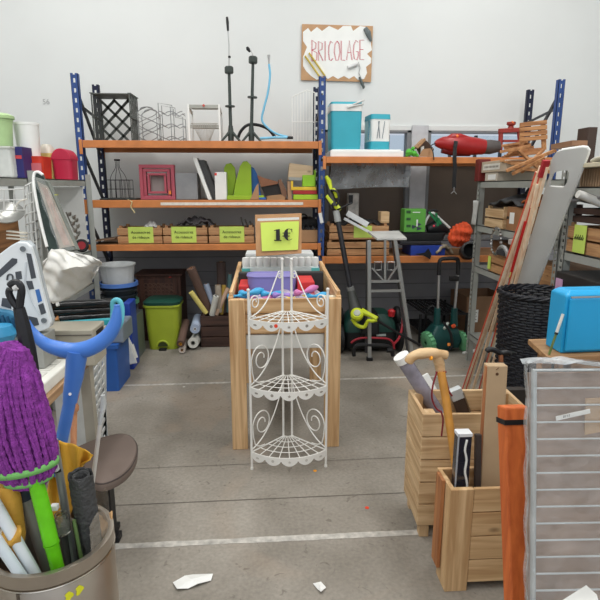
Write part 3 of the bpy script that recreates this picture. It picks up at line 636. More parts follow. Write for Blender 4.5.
# ============================================================ RIGHT BAY, TOP SHELF
T1, T2 = ZR
t = thing('white_board', 'white flat board lying on the orange beam under the two coolers', 'board', (P(368,155,4.85).x, 4.85, T1))
x0, x1, _, zt = front(330, 403, 149.5, 149.5, 4.83)
MB().box(x0, x1, 4.80, 5.2, T1+.001, zt-.012).build('board_body', WHITE, t, bevel=.006); MB().box(x0+.015, x1-.02, 4.82, 5.18, zt-.012, zt).build('raised_top', WHITE, t, bevel=.006)
zb = zt
TQ = mat((62, 172, 190), .45, var=.04)
def cooler(label, pa, pb, plid0, plid1, ptop, Y, dep, kind, rot=0):
    x0, x1, z0, z1 = front(pa, pb, plid1, plid1, Y); z1 = P((pa+pb)/2, plid1, Y).z; zl = P((pa+pb)/2, plid0, Y).z; zt = P((pa+pb)/2, ptop, Y).z
    c = V(((x0+x1)/2, Y+dep/2, zb+.001)); t = thing('cool_box', label, 'cooler', c, 'cool boxes on the right bay'); hw, hd = (x1-x0)/2, dep/2; M = rz(c, rot)
    def L(k, z): return [(x*k, y*k) for x, y in rrect(hw, hd, .03)], z
    if kind == 0:
        mb = MB(M); loft(mb, [L(.92, 0), L(.96, .04), L(1, z1-c.z)], (0,0,0)); mb.build('cooler_body', TQ, t, smooth=True)
        mb = MB(M); loft(mb, [L(1.03, z1-c.z), L(1.04, zl-c.z)], (0,0,0)); mb.build('lid_band', WHITE, t, smooth=True)
        mb = MB(M); loft(mb, [L(1.0, zl-c.z), L(.98, zl-c.z+.02), L(.80, zt-c.z-.012), L(.7, zt-c.z-.02)], (0,0,0)); mb.build('lid', TQ, t, smooth=True)
        mb = MB(M); mb.tube([(hw*1.06, -hd*1.02, z1-c.z+.06), (hw*.2, -hd*1.12, z1-c.z+.035), (0, -hd*1.08, z1-c.z+.03), (hw*.95, -hd*1.1, z1-c.z+.085), (hw*1.06, -hd, z1-c.z+.09)], .008, 8)
        mb.build('handle', mat((206,206,202),.4), t, smooth=True)
    else:
        mb = MB(M); loft(mb, [L(.97, 0), L(.99, .015), L(1.0, .075)], (0,0,0)); mb.build('base', TQ, t, smooth=True)
        mb = MB(M); loft(mb, [L(.99, .075), L(1, z1-c.z)], (0,0,0)); mb.build('cooler_body', WHITE, t, smooth=True)
        mb = MB(M); loft(mb, [L(1.03, z1-c.z), L(1.0, zt-c.z)], (0,0,0)); mb.build('lid', TQ, t, smooth=True)
        mb = MB(M); mb.tube([(-hw*1.02, -hd*.5, z1-c.z-.01), (-hw*1.25, -hd*1.0, z1-c.z-.10), (-hw*1.35, -hd*1.2, z1-c.z-.18)], .006, 6); mb.build('handle', mat((60,110,125),.4), t)
        mb = MB(M)
        for k, (xx, tt) in enumerate(((-.4,.1),(-.1,-.1),(.15,.1))): mb.bar((xx*hw, -hd-.001, .10), ((xx+tt*2)*hw, -hd-.001, .25), .004, .01, (0,1,0))
        mb.build('scratch_marks', mat((120,132,140),.6), t)
cooler('big turquoise cool box with white band and handle', 331, 362.5, 104, 111, 100, 4.84, .30, 0)
cooler('small white cool box with turquoise lid and base', 370, 390, 117, 119, 114, 4.88, .24, 1, 6)
t = thing('plush_toy', 'little green toy lying at the end of the white board', 'toy', (P(412,155,4.85).x, 4.85, T1))
GRN = mat((86, 176, 62), .8)
mb = MB()
for x, y, r in ((409,152.5,.035),(414,153.5,.03),(413,148.5,.018),(407,156,.018),(417,156,.018)): q = P(x, y, 4.86); mb.lathe([(0,-r),(r*.7,-r*.7),(r,0),(r*.7,r*.7),(0,r)], (q.x, 4.86, max(q.z, T1+r)), seg=12)
mb.build('toy_body', GRN, t, smooth=True)
t = thing('cardboard_box', 'opened cardboard box with raised flaps between green toy and red blower', 'box', (P(426,155,4.86).x, 4.86, T1))
polyplate(MB(), [(416,147),(424,139),(428,142),(434,149),(432,156),(420,156)], 5.0, .01).build('back_flap', mat((70,52,40),.8), t)
polyplate(MB(), [(416,147),(425,138),(426,140),(418,148.5)], 4.86, .12).build('left_flap', KRAFT, t)
polyplate(MB(), [(419,156.5),(423,149),(433,148),(433,157)], 4.86, .006).build('front_flap', KRAFT, t)
polyplate(MB(), [(421,147),(424,146),(424,152),(421.5,154)], 4.9, .03).build('white_cup', WHITE, t)
t = thing('leaf_blower', 'red leaf blower vacuum lying on the beam with a black shoulder strap hanging down', 'tool', (P(465,150,4.9).x, 4.9, T1))
RB = mat((158, 30, 32), .35, var=.08); Y = 4.92
def bl(mb, pts, rs, Y, seg=14): mb.tube([P(x, y, Y) for x, y in pts], rs, seg)
mb = MB(); bl(mb, [(435,144),(437,143.5),(442,143),(450,144),(458,145),(468,146),(478,146.5),(484,147)], [.02,.035,.055,.075,.085,.085,.075,.068], Y); mb.build('housing', RB, t, smooth=True)
MB().tube([P(484,147,Y), P(490,147,Y), P(499,146.5,Y)], [.062,.066,.05], 14).build('suction_tube', mat((84,78,76),.5), t, smooth=True)
MB().tube([P(447,139,Y-.02), P(452,137,Y-.02), P(460,137,Y-.02), P(470,139,Y-.02)], [.02,.032,.032,.02], 10).build('top_handle', RB, t, smooth=True)
MB().tube([P(456,136.5,Y-.04), P(458,136,Y-.04)], .016, 8).build('switch', mat((236,120,40),.4), t)
MB().tube([P(442,150,Y), P(455,152.5,Y), P(470,153,Y)], [.03,.035,.03], 10).build('underside_grip', mat((110,26,28),.4), t, smooth=True)
mb = MB(); mb.tube(spline([P(436,143,Y), P(431,146,4.86), P(433,152,4.75), P(434,160,4.75)]), .005, 6); mb.build('cord', BLACK, t)
mb = MB()
q = [P(x, y, yy) for x, y, yy in ((456,141,Y-.09),(455,148,Y-.1),(454.5,156,4.75),(455,168,4.752),(454,181,4.752),(454,188,4.752))]
for a, b in zip(q, q[1:]): mb.bar(a, b, .035, .005, (0,1,0))
stp = mb.build('shoulder_strap', BLACK, t)
MB().tube([P(454,187,4.75), P(454,191,4.75), P(451,193.5,4.75)], .004, 6).tube([P(454,191,4.75), P(456.5,194,4.75)], .004, 6).build('metal_hook', CHROME, stp)
# red stand (toy trolley-like red plastic stand)
t = thing('plastic_jack', 'red plastic stand with knob on top, at the end of the blower', 'stand', (P(510,150,4.95).x, 4.95, T1))
RD = mat((150, 50, 42), .45)
for a, b in (((501,130),(500,152)),((519,130),(521,152))): MB().tube([P(*a, 4.95), P(*b, 4.95)], .022, 8).build('side_leg', RD, t)
MB().bar(P(499,131,4.95), P(522,130,4.95), .05, .04).build('cross_head', RD, t, bevel=.006)
MB().bar(P(503,141,4.95), P(519,141,4.95), .03, .02).build('cross_rail', RD, t)
q = P(511,126,4.95); MB().lathe([(0,-.03),(.03,-.03),(.022,0),(.04,.012),(.04,.035),(0,.04)], q, seg=14).build('knob', RD, t, smooth=True)
MB().tube([P(512,123,4.92), P(513,122,4.92)], .014, 8).build('orange_cap', mat((240,120,50),.4), t)
# ============================================================ HANGING PLASTIC SHEET
o = MB().surf(lambda u, v: (lambda a: (a.x, 4.93+.03*math.sin(u*9+v*3)+.02*math.sin(u*23), a.z))(P(330+79*u+1.5*math.sin(v*6), 163+(27+(-3)*math.sin(u*2))*v, 4.93)), 40, 16).build('plastic_sheet', mat((196,202,206), .12, alpha=.38, bump=.8, scale=12), smooth=True)
tag(o, 'clear plastic sheet hanging under the right orange beam before the brown window board', 'sheet')
# ============================================================ RIGHT BAY, LOWER SHELF
def xw(px, Y, py=200): return P(px, py, Y).x
zc = T2
x0, x1 = xw(327, 4.84, 250), xw(389, 4.84, 250)
for i, (lab, z0, z1_) in enumerate((('lower of two stacked pine crates behind the grey table stand', 256, 238), ('upper pine crate of the stack, lime card pinned to its front', 238, 219))):
    zz0 = T2+.001+.15*i
    slat_crate(lab, x0+.02*i, x1-.01*i, 4.84, 5.2, zz0, .148, ((xw(363,4.84)-(x0+x1)/2, .17, .11) if i else None), txt=('Outils',) if False else (), group='pine crates behind the grey stand', size=.03)
t = thing('wooden_block', 'short pine block standing on the right end of the stacked crates', 'block', (xw(384,4.9), 4.9, T2+.23)); a, b, _, z1 = front(381, 389.5, 214, 214, 4.86)
MB().box(a, b, 4.86, 5.0, T2+.302, z1+.02).build('block_body', PINE['x'], t, bevel=.003)
o = MB().surf(lambda u, v: (x0+.08+(x1-x0-.14)*u, 4.88+.25*v, T2+.295+.03*math.sin(u*3.1)*math.sin(v*3.1)+.015*math.sin(u*26+v*8)), 26, 10).build('black_cloth', mat((38,36,36),.8,bump=.4), smooth=True, solid=.01); tag(o, 'dark bundle of straps heaped in the upper pine crate', 'bundle')
# folding saw pieces / pale profile poking out
for lab, a, b, w in (('pale grey metal profile slanting out of the upper crate', (347,213), (368,225), .05), ('thin white profile slanting below the pale grey one', (344,218.5), (369,232), .025)):
    o = MB().bar(P(*a, 4.80), P(*b, 4.74), w, .02, (0,1,0)).build('metal_profile', mat((202,204,204),.4), bevel=.003); tag(o, lab, 'profile')
t = thing('appliance', 'white and black kitchen gadget seen behind the crates under the plastic sheet', 'appliance', (xw(353,5.25), 5.25, T2+.1))
MB().box(xw(348,5.25), xw(359,5.25), 5.24, 5.36, T2+.002, P(353,193,5.25).z).build('appliance_body', mat((190,184,176),.5,var=.3,scale=20), t, bevel=.01); MB().box(xw(349,5.22), xw(353,5.22), 5.225, 5.24, P(350,203,5.25).z, P(350,195,5.25).z).build('dark_panel', BLACK, t)
# string trimmer, leaning
YEL = mat((196, 210, 40), .45)
t = thing('string_trimmer', 'yellow and black grass trimmer leaning against the blue post, long dark shaft to the floor', 'tool', (xw(356,4.45,330), 4.45, 0))
MB().tube([P(336,211,4.62), P(338,222,4.60)], [.03,.03], 10).build('shaft_coupling', mat((150,152,150),.4), t, smooth=True)
MB().tube([P(338,221,4.60), P(351,292,4.48)], .024, 10).build('upper_shaft', mat((34,34,38),.4), t, smooth=True)
MB().tube([P(350,287,4.48), P(351.5,292,4.48)], .034, 10).build('clamp', mat((120,122,120),.4), t)
MB().tube([P(351,291,4.48), P(354,304,4.45), P(356,312,4.42)], [.035,.05,.06], 12).build('motor_neck', mat((60,62,60),.5), t, smooth=True)
mb = MB(); mb.tube([P(326,176,4.72), P(329,181,4.72), P(331,190,4.7)], [.014,.022,.016], 8); mb.tube([P(327,196,4.7), P(333,203,4.66), P(340,210,4.62)], [.02,.03,.02], 8); mb.tube([P(333,189,4.7), P(336,193,4.68), P(336,198,4.68)], [.015,.022,.012], 8); mb.build('handle_shell', YEL, t, smooth=True)
mb = MB(); mb.tube([P(328,184,4.73), P(331,196,4.70), P(335,207,4.64)], [.02,.034,.03], 10).tube(spline([P(331,190,4.68), P(337,192,4.64), P(339,200,4.62), P(336,206,4.62)]), .009, 8).tube([P(325,186,4.72), P(327,198,4.7), P(333,209,4.64)], .016, 8); mb.build('rear_handle', BLACK, t, smooth=True)
mb = MB(); mb.tube(spline([P(337,210,4.6), P(345,206,4.62), P(352,203,4.66)]), .008, 6); mb.build('wire', BLACK, t)
c = P(357,315,4.3); A = ray(357,315).normalized()*-1; A = (A+V((0,0,.5))).normalized().to_track_quat('Z','Y').to_matrix()
MB().lathe([(.03,0),(.055,-.01),(.055,.03),(.04,.045),(.03,.045),(.03,0)], c, A, 24).build('spool_ring', YEL, t, smooth=True)
MB().lathe([(0,.0),(.028,.0),(.028,.05),(0,.055)], c, A, 18).build('spool_hub', mat((170,176,160),.4), t, smooth=True)
MB().tube(spline([P(352,319,4.3), P(357,325,4.29), P(364,327,4.28), P(368,321,4.27), P(372,321,4.25), P(377,320,4.24)]), [.016]*31, 8).build('guard_loop', YEL, t, smooth=True)
MB().tube([P(361,311,4.3), P(370,315,4.28), P(377,319,4.24)], [.03,.02,.022], 8).build('head_arm', YEL, t, smooth=True)
o = MB().tube([P(378,321,4.28), P(398,333,4.3), P(420,345,4.34)], .012, 8).build('black_pole', BLACK, smooth=True); tag(o, 'thin black pole lying slanted from the yellow ring towards the aerators', 'pole')
# lawn scarifier
t = thing('lawn_scarifier', 'dark green and black lawn scarifier on wheels with a folded red and black handle', 'machine', (xw(373,4.5,335), 4.5, 0))
DG = mat((24, 62, 54), .4); x0, x1 = xw(345,4.5,320), xw(400,4.5,320); cx = (x0+x1)/2; hw = (x1-x0)/2
mb = MB(); loft(mb, [(rrect(hw*.95,.16,.05),.04),(rrect(hw,.18,.06),.10),(rrect(hw,.18,.06),.2)], (cx, 4.72, 0)); mb.build('lower_housing', mat((26,28,30),.45), t, smooth=True)
mb = MB(); loft(mb, [(rrect(hw*.98,.18,.06),.20),(rrect(hw*.9,.17,.06),.29),(rrect(hw*.7,.13,.06),.36)], (cx, 4.72, 0)); mb.build('upper_cover', DG, t, smooth=True)
mb = MB(); loft(mb, [(rrect(.085,.15,.03),.20),(rrect(.08,.14,.03),.34),(rrect(.07,.11,.03),.385)], (cx-.02, 4.62, 0)); mb.build('motor_cover', BLACK, t, smooth=True)
for xx in (x0-.02, x1+.02):
    A = Matrix.Rotation(PI/2, 3, 'Y'); wv = MB().lathe([(.02,-.025),(.11,-.025),(.13,-.015),(.13,.015),(.11,.025),(.02,.025)], (xx, 4.6, .131), A, 24); wv = wv.build('wheel', BLACK, t, smooth=True)
    MB().lathe([(.03,-.03),(.05,-.03),(.05,.03),(.03,.03)], (xx, 4.6, .131), A, 16).build('hub', mat((70,72,72),.4), wv)
for xx in (x0-.01, x1+.03): 
    A = Matrix.Rotation(PI/2, 3, 'Y'); MB().lathe([(.02,-.02),(.09,-.02),(.10,0),(.09,.02),(.02,.02)], (xx, 4.74, .30), A, 20).build('handle_joint', BLACK, t, smooth=True)
MB().lathe([(0,0),(.03,0),(.035,.05),(.02,.065),(0,.065)], (xw(392,4.6,300), 4.6, .335), seg=14).build('red_knob', mat((200,40,48),.4), t, smooth=True)
MB().box(xw(381,4.47), xw(391,4.47), 4.478, 4.482, .18, .2).build('logo_strip', mat((170,180,176),.5), t, label='small pale lettering strip')
Yh = 4.36
MB().tube(spline([P(351,343,Yh), P(355,340,Yh), P(362,338,Yh), P(376,338,Yh), P(388,339,Yh), P(393,343,Yh), P(394,349,Yh)],4), .010, 8).build('handle_bar', mat((160,40,52),.4), t, smooth=True)
MB().tube(spline([P(354,356,Yh-.02), P(354,350,Yh-.02), P(358,345,Yh-.02), P(376,345,Yh-.02), P(390,347,Yh-.02), P(393,356,Yh-.02)],4), .018, 8).build('foam_grip', BLACK, t, smooth=True)
MB().tube(spline([P(394,344,Yh), P(399,338,4.42), P(402,328,4.5), P(403,316,4.55)],4), .011, 8).build('handle_side_tube', mat((160,40,52),.4), t, smooth=True)
MB().tube([P(387,350,Yh-.03), P(392,350,Yh-.03)], .025, 8).build('switch_box', BLACK, t)
# grey metal stand
t = thing('tool_stand', 'grey metal work stand with tilted top plate and long splayed legs', 'stand', (xw(388,4.55,340), 4.6, 0))
AL = mat((162, 164, 162), .35, .5, var=.06)
tl, tr, bl_, br_ = P(368,231,4.5), P(399,229.5,4.62), P(378,238.5,4.3), P(407,237.5,4.35)
q = [P(368,231,4.62), P(399,230,4.66), P(407,238,4.34), P(377,239,4.34)]; zz = .98
q = [V((p.x, p.y, 0)) for p in q]; zt_ = P(390,238,4.34).z
tz = [zt_+.035, zt_+.035, zt_, zt_]; MB().hexa([V((p.x,p.y,z_-.02)) for p, z_ in zip(q, tz)]+[V((p.x,p.y,z_)) for p, z_ in zip(q, tz)]).build('top_plate', mat((188,188,184),.5), t, bevel=.004)
la, lb = V((P(369,240,4.36).x, 4.36, zt_-.022)), G(369,341,.0); lb2 = G(413,346,.0); la2 = V((P(395,240,4.36).x, 4.36, zt_-.022))
lb.y = 4.34; lb = V((P(370,341,4.34).x, 4.34, .02)); lb2 = V((P(413,345,4.34).x, 4.34, .02))
for a, b in ((la, lb), (la2, lb2)): MB().bar(a, b, .032, .028, (0,1,0)).build('front_leg', AL, t, bevel=.003)
for a, b in ((la, lb), (la2, lb2)): MB().bar(a+V((0,.08,-.01)), b+V((0,.16,0)), .02, .02, (0,1,0)).build('rear_leg', mat((80,80,82),.4,.5), t)
for b in (lb, lb2): MB().box(b.x-.025, b.x+.025, 4.315, 4.365, .0, .03).build('rubber_foot', BLACK, t, bevel=.003)
for yy in (281.5, 291): MB().bar(P(371,yy,4.345), P(401.5 if yy < 285 else 403.5, yy-.5, 4.345), .02, .022, (0,1,0)).build('cross_bar', AL, t)
MB().bar(P(385,239,4.35), P(385,280,4.35), .018, .02, (0,1,0)).build('centre_bar', AL, t)
for a, b in (((372,268),(383,280)),((398,265),(388,280))): MB().bar(P(*a,4.35), P(*b,4.35), .012, .02, (0,1,0)).build('diagonal_strut', AL, t)
for a in (378, 391): 
    c = P(a, 266, 4.36); MB().tube([c+V(v) for v in ((-.03,0,-.035),(.03,0,-.035),(.03,0,.035),(-.03,0,.035))], .005, 6, closed=True).build('wire_bracket', AL, t)
# boxes on low shelf
t = thing('product_box', 'green retail box with a fan blade picture and small pictures down its left', 'box', (xw(415,4.82,230), 4.82, T2+.14))
x0, x1, zb_, z1 = front(404.5, 425.5, 209, 232, 4.80); MB().box(x0, x1, 4.80, 4.95, zb_, z1).build('box_body', mat((92,160,66),.5,var=.06), t, bevel=.002)
c = P(417,225.5,4.798)
for i in range(3): pl = [(.05*math.cos(R(a+120*i+30))*(1 if a else 1), .034*math.sin(R(a+120*i+30))) for a in (0,25,50,70)]+[(0,0)]; MB().prism(pl, (c.x, 4.799, c.z-.01), (1,0,0), (0,0,1), .001).build('printed_blade', mat((58,68,80),.4), t)
MB().box(c.x-.007, c.x+.007, 4.797, 4.799, c.z-.01, c.z+.055).build('printed_spindle', mat((225,228,225),.4), t)
for a in (212, 219, 226): q = P(408.5, a, 4.799); MB().box(q.x-.02, q.x+.02, 4.797, 4.799, q.z-.012, q.z+.012).build('printed_picture', mat((48,82,48),.5), t)
q = P(417,212.3,4.799); MB().box(q.x-.04, q.x+.03, 4.797, 4.799, q.z-.004, q.z+.004).build('printed_title', mat((220,232,215),.5), t)
Zt = T2
simple_box('tool_case', 'blue plastic tool case with yellow sticker lying on the low orange shelf', 'case', 411, 445.5, 245.5, T2, 4.80, .32, mat((36,62,148),.4)); q = P(440,250,4.798)
pr = bpy.data.objects['tool_case']; MB().lathe([(0,0),(.013,0),(.013,.003),(0,.003)], (q.x, 4.797, q.z), Matrix.Rotation(PI/2,3,'X')).build('sticker', mat((240,176,60),.4), pr, label='round yellow sticker')
z_a = P(430,245,4.80).z
o = MB().box(xw(402,4.8), xw(444,4.8), 4.80, 5.12, z_a+.001, z_a+.035).build('flat_case', mat((40,40,44),.4), bevel=.006); tag(o, 'thin dark case lying between the blue case and the black tray', 'case')
o = MB(Matrix.Translation((0,0,0))); loft(o, [(rrect((xw(449,4.8)-xw(402,4.8))/2*.9,.18,.04),0),(rrect((xw(449,4.8)-xw(402,4.8))/2,.2,.05),.06),(rrect((xw(449,4.8)-xw(402,4.8))/2,.2,.05),.07)], ((xw(449,4.8)+xw(402,4.8))/2, 4.99, z_a+.04)); o = o.build('plastic_tray', mat((40,42,44),.4), smooth=True); tag(o, 'wide black plastic tray under the green retail box', 'tray')
zt2 = z_a+.112
# move the green box onto the tray
t = thing('hedge_tool', 'black and green garden tool with white guard arcs beside the green box', 'tool', (xw(436,4.85,225), 4.9, zt2))
MB().tube([P(427,229,4.9), P(436,226,4.9), P(448,231,4.9)], [.04,.075,.03], 12).build('tool_body', mat((30,32,34),.4), t, smooth=True)
MB().tube(spline([P(424,226,4.84), P(428,217,4.84), P(433,213,4.84), P(440,219,4.84), P(450,228,4.84)],5), .011, 8).build('guard_arc', mat((206,210,206),.4), t, smooth=True)
for a, b in (((429,212),(437,222)),((436,213),(438,226)),((438,218),(441,224))): MB().bar(P(*a,4.83), P(*b,4.83), .02, .01, (0,1,0)).build('green_blade', mat((36,120,72),.5), t)
MB().tube([P(433,226,4.82), P(434.5,226,4.82)], .01, 8).build('red_button', mat((220,50,70),.4), t)
MB().tube(spline([P(427,212,4.86), P(433,210,4.86), P(438,211,4.86)]), .009, 8).build('handle', BLACK, t, smooth=True)
# orange bag
t = thing('orange_bag', 'crumpled orange net bag rolled up at the end of the low shelf', 'bag', (xw(459,4.78,235), 4.8, T2))
ax0, ax1 = P(450,243,4.76), P(470,226,4.80)
def blob(u, v):
    a = v*2*PI; c = ax0.lerp(ax1, u); r = .02+.075*math.sin(min(1,max(0,u))*PI)**.45; r *= 1+.12*math.sin(a*5+u*14)+.07*math.sin(a*9-u*30)
    n = V((-.55,0,.83)); return c+n*math.cos(a)*r*.95+V((0,1,0))*math.sin(a)*r
MB().surf(blob, 26, 36).build('bag_body', mat((208,76,34),.7,var=.2,scale=14,bump=.6), t, smooth=True)
o = MB().surf(lambda u, v: (P(448+18*u,0,4.86).x, 4.78+.15*v, T2+.02+.07*math.sin(u*3.1)+.01*math.sin(u*25+v*9)), 16, 8).build('mixed_rags', mat((150,138,118),.8,var=.35,scale=25), smooth=True, solid=.02); tag(o, 'greyish rags tucked under the orange bag', 'rags')
o = MB().lathe([(0,0),(.06,.0),(.075,.02),(.078,.16),(.06,.17),(.05,.03),(0,.03)], P(467,249,4.72)+V((0,0,-.03)), V((-.2,-1,.25)).to_track_quat('Z','Y').to_matrix(), 22).build('black_tube', BLACK, smooth=True); tag(o, 'open black plastic tube below the orange bag facing the viewer', 'tube')
o = MB().prism([(0,0),(.1,.012),(.13,.05),(.16,.0),(.15,-.05),(.1,-.02)], P(414,254,4.74), (1,0,0), (0,0,1), .02).build('black_nozzle', BLACK); tag(o, 'flat black nozzle sticking out over the orange beam', 'nozzle')
# ============================================================ FLOOR, RIGHT BAY
# black slatted rack
t = thing('shoe_rack', 'low black rack of slanting metal slats on the floor beside the grey stand', 'rack', (xw(430,4.9,330), 4.9, 0))
for lvl, (ya, yb, pa, pb) in enumerate(((300,318,410,452),(320,345,412,440))):
    mb = MB(); 
    xa, xb = xw(pa, 5.2, 305), xw(pb, 5.0, 320); zl = P(430, 301, 5.3).z if lvl == 0 else .10
    for k in range(9): u = k/8; x = xa+(xb-xa)*u; mb.bar((x-.02, 5.35, zl), (x+.03, 4.72, zl), .02, .012)
    mb.build('slat_shelf', BLACK, t)
    MB().bar((xa-.04, 5.35, zl), (xb, 5.35, zl), .015, .02).build('edge_rail', BLACK, t); MB().bar((xa+.02, 4.72, zl), (xb+.05, 4.72, zl), .015, .02).build('edge_rail', BLACK, t)
for xx in (xw(410,5.2,305)-.03, xw(452,5.0,320)+.04):
    for yy in (4.72, 5.35): MB().box(xx-.01, xx+.01, yy-.01, yy+.01, 0, P(430,301,5.3).z).build('leg', BLACK, t)
# battery grass shear / aerators
GRP = 'green wheeled lawn edgers'
t = thing('lawn_edger', 'dark green wheeled garden machine with twin poles and pale green wheels', 'machine', (xw(446,4.5,350), 4.55, 0))
TG = mat((24, 72, 70), .4); cx = xw(446, 4.5, 340); PG = mat((110,176,128),.5)
mb = MB(); loft(mb, [(rrect(.085,.09,.03),.03),(rrect(.115,.12,.04),.10),(rrect(.11,.11,.04),.17),(rrect(.06,.07,.03),.25)], (cx-.035, 4.6, 0)); mb.build('body_shell', TG, t, smooth=True)
mb = MB(); loft(mb, [(rrect(.06,.09,.03),.04),(rrect(.08,.11,.03),.12),(rrect(.05,.07,.02),.21)], (cx+.085, 4.62, 0)); mb.build('side_shell', TG, t, smooth=True)
for px0, pyb, pxt in ((437.5,323,439),(454.5,322,458)):
    MB().tube([P(px0-.7,326,4.6), P(px0,308,4.6)], [.036,.028], 12).build('pole_socket', TG, t, smooth=True)
    MB().tube([P(px0,310,4.6), P(pxt-.2,272,4.62)], .014, 10).build('pole', CHROME, t, smooth=True)
MB().tube(spline([P(438.8,275,4.62), P(439.3,264,4.62), P(441,259.5,4.62), P(447,258.5,4.62), P(455,258.5,4.62), P(458,261,4.62), P(458,275,4.62)],4), .019, 8).build('handle_loop', BLACK, t, smooth=True)
q = P(454,278,4.6); MB().box(q.x-.05, q.x+.035, 4.56, 4.6, q.z-.025, q.z+.02).build('switch_box', BLACK, t, bevel=.008)
for pxx, s in ((428.5,.03),(462.5,.022)):
    c = P(pxx, 339.5, 4.55); A = Matrix.Rotation(PI/2-R(12), 3, 'Y'); A = Matrix.Rotation(R(16), 3, 'Z') @ A
    wh = MB().lathe([(.02,-s),(.08,-s),(.095,-s*.6),(.095,s*.6),(.08,s),(.02,s)], (c.x, 4.55, .097), A, 24).build('wheel', PG, t, smooth=True)
    mb = MB()
    for k in range(16): a = 2*PI*k/16; p = V((c.x,4.55,.097))+A @ V((.095*math.cos(a), .095*math.sin(a), 0)); mb.bar(p-A @ V((0,0,s*.8)), p+A @ V((0,0,s*.8)), .01, .01)
    mb.build('tread', mat((86,150,106),.5), wh)
MB().tube([P(449,346,4.44), P(449,343,4.45)], .015, 8).build('orange_button', mat((240,140,50),.4), t)
MB().tube([P(454,327,4.5), P(453,325,4.5)], .02, 8).build('orange_cap', mat((226,90,50),.4), t)
MB().tube([P(444,329,4.46), P(448,323,4.5)], .012, 8).build('pale_stripe', mat((190,200,190),.4), t)
MB().tube(spline([P(443,322,4.44), P(450,332,4.42), P(452,345,4.42), P(449,350,4.42)]), .012, 6).build('cable', BLACK, t)
o = MB().tube([V(P(440+20*math.cos(a)*.35-8, 330+22*math.sin(a)*.9-4, 4.85)) for a in [2*PI*k/24 for k in range(24)]], .012, 8, closed=True).build('black_hoop', BLACK, smooth=True); tag(o, 'thin black hoop standing behind the green garden machine', 'hoop')
# cardboard box
t = thing('cardboard_box', 'large open cardboard box with white label standing beneath the grey shelving', 'box', G(480,338,.0))
y0 = 4.2; x0, x1 = P(473,300,3.95).x, 1.72+.45; zt = P(478,296,4.0).z
A_ = [G(474,336,.0), V((2.15,4.05,0)), V((2.15,4.5,0))]; a = G(465,337,0); b = V((a.x+.42, a.y+.03, 0)); d = V((a.x-.02, a.y+.42, 0)); c = b+d-a; hh = V((0,0,.33))
zh = .30+.12
KB = mat((134,102,76),.8,var=.08)
for nm, p, q in (('front_wall',a,b),('left_wall',d,a),('rear_wall',c,d),('right_wall',b,c)): MB().hexa([p, q, q*1, p*1, p, q, q, p]) if 0 else MB().bar(p+V((0,0,.21)), q+V((0,0,.21)), .008, .42).build(nm, KB, t)
MB().box(a.x, b.x, a.y+.02, d.y-.01, .001, .006).build('bottom', KB, t)
n = V((0,-1,0)); f = (b-a).normalized(); p0 = a+f*.03+V((0,-.008,.22)); MB().bar(p0+V((0,0,0)), p0+f*.09, .003, .13).build('paper_label', WHITE, t, label='white printed label')
mb = MB()
for k in range(5): p = p0+V((0,-.003,.035-.018*k))+f*.015; mb.bar(p, p+f*(.06-.01*(k%2)), .001, .006)
mb.build('printed_lines', INK, bpy.data.objects['paper_label'])
o = MB().tube([G(463,353,.012), G(470,352,.012), G(476,350,.012)], [.012,.02,.012], 8).build('white_scrap', WHITE, smooth=True); tag(o, 'small white scrap on the floor by the wooden slats', 'scrap')

# ============================================================ RIGHT GREY SHELVING
SX = 1.74
def perf_post(x, y, h, parent, m=GREYM):
    mb = MB(); w = .045
    mb.box(x, x+.003, y, y+.012, 0, h).box(x, x+.003, y+w-.012, y+w, 0, h); z = 0
    while z < h-.03: mb.box(x, x+.003, y+.012, y+w-.012, z, z+.022); z += .04
    mb.box(x, x+w, y, y+.003, 0, h)
    mb.build('post', m, parent)
def metal_shelving(label, x0, x1, y0, y1, h, levels, dirn=1, name='metal_shelving'):
    t = thing(name, label, 'shelving', ((x0+x1)/2, (y0+y1)/2, 0))
    for yy in (y0, y1-.045): perf_post(x0 if dirn > 0 else x1-.003, yy, h, t); perf_post(x1-.003 if dirn > 0 else x0, yy, h, t)
    for z in levels:
        MB().box(x0+.004, x1-.004, y0+.004, y1-.004, z-.006, z).box(x0+.004, x0+.008, y0, y1, z-.05, z).box(x1-.008, x1-.004, y0, y1, z-.05, z).box(x0, x1, y0+.004, y0+.008, z-.05, z).box(x0, x1, y1-.008, y1-.004, z-.05, z).build('shelf', GREYM, t)
    return t
RS = (1.545, 1.19, .85, .25)
metal_shelving('grey perforated metal shelving unit on the right, its far end by the orange beam', SX, SX+.45, 3.02, 4.32, 1.60, RS)
metal_shelving('nearer grey metal shelving unit on the right, holding crates with lime card', SX, SX+.45, 1.75, 3.0, 1.56, (1.50, 1.13, .72, .25))
def sideP(px, py, x): r = ray(px, py); s = x/r.x; return V((x, r.y*s, EYE+r.z*s))
# things on it are laid out along its front edge
def sbox(name, label, cat, ya, yb, z0, z1, m, x0=SX+.02, x1=None, group=None, bevel=.003):
    o = MB().box(x0, x1 or x0+.32, ya, yb, z0+.001, z1).build(name, m, bevel=bevel); return tag(o, label, cat, group)
ZT = 1.545
p = sideP(485, 168, SX)
t = sbox('flat_box', 'flat beige carton with a white label, lower of two at the shelving far end', 'carton', 3.95, 4.18, ZT, ZT+.065, mat((196,186,170),.7), SX+.0, SX+.3)
MB().box(SX-.002, SX, 3.98, 4.12, ZT+.01, ZT+.05).build('paper_label', WHITE, t)
t = sbox('flat_box', 'long beige carton with faded lettering, upper of the two on the shelving', 'carton', 3.78, 4.24, ZT+.066, ZT+.15, mat((188,170,148),.7), SX-.01, SX+.32)
MB().box(SX-.0125, SX-.010, 3.9, 4.2, ZT+.085, ZT+.13).build('paper_label', mat((222,218,208),.7), t)
mb = MB()
for k in range(10): mb.box(SX-.0135, SX-.0125, 3.92+.026*k, 3.935+.026*k, ZT+.10, ZT+.115)
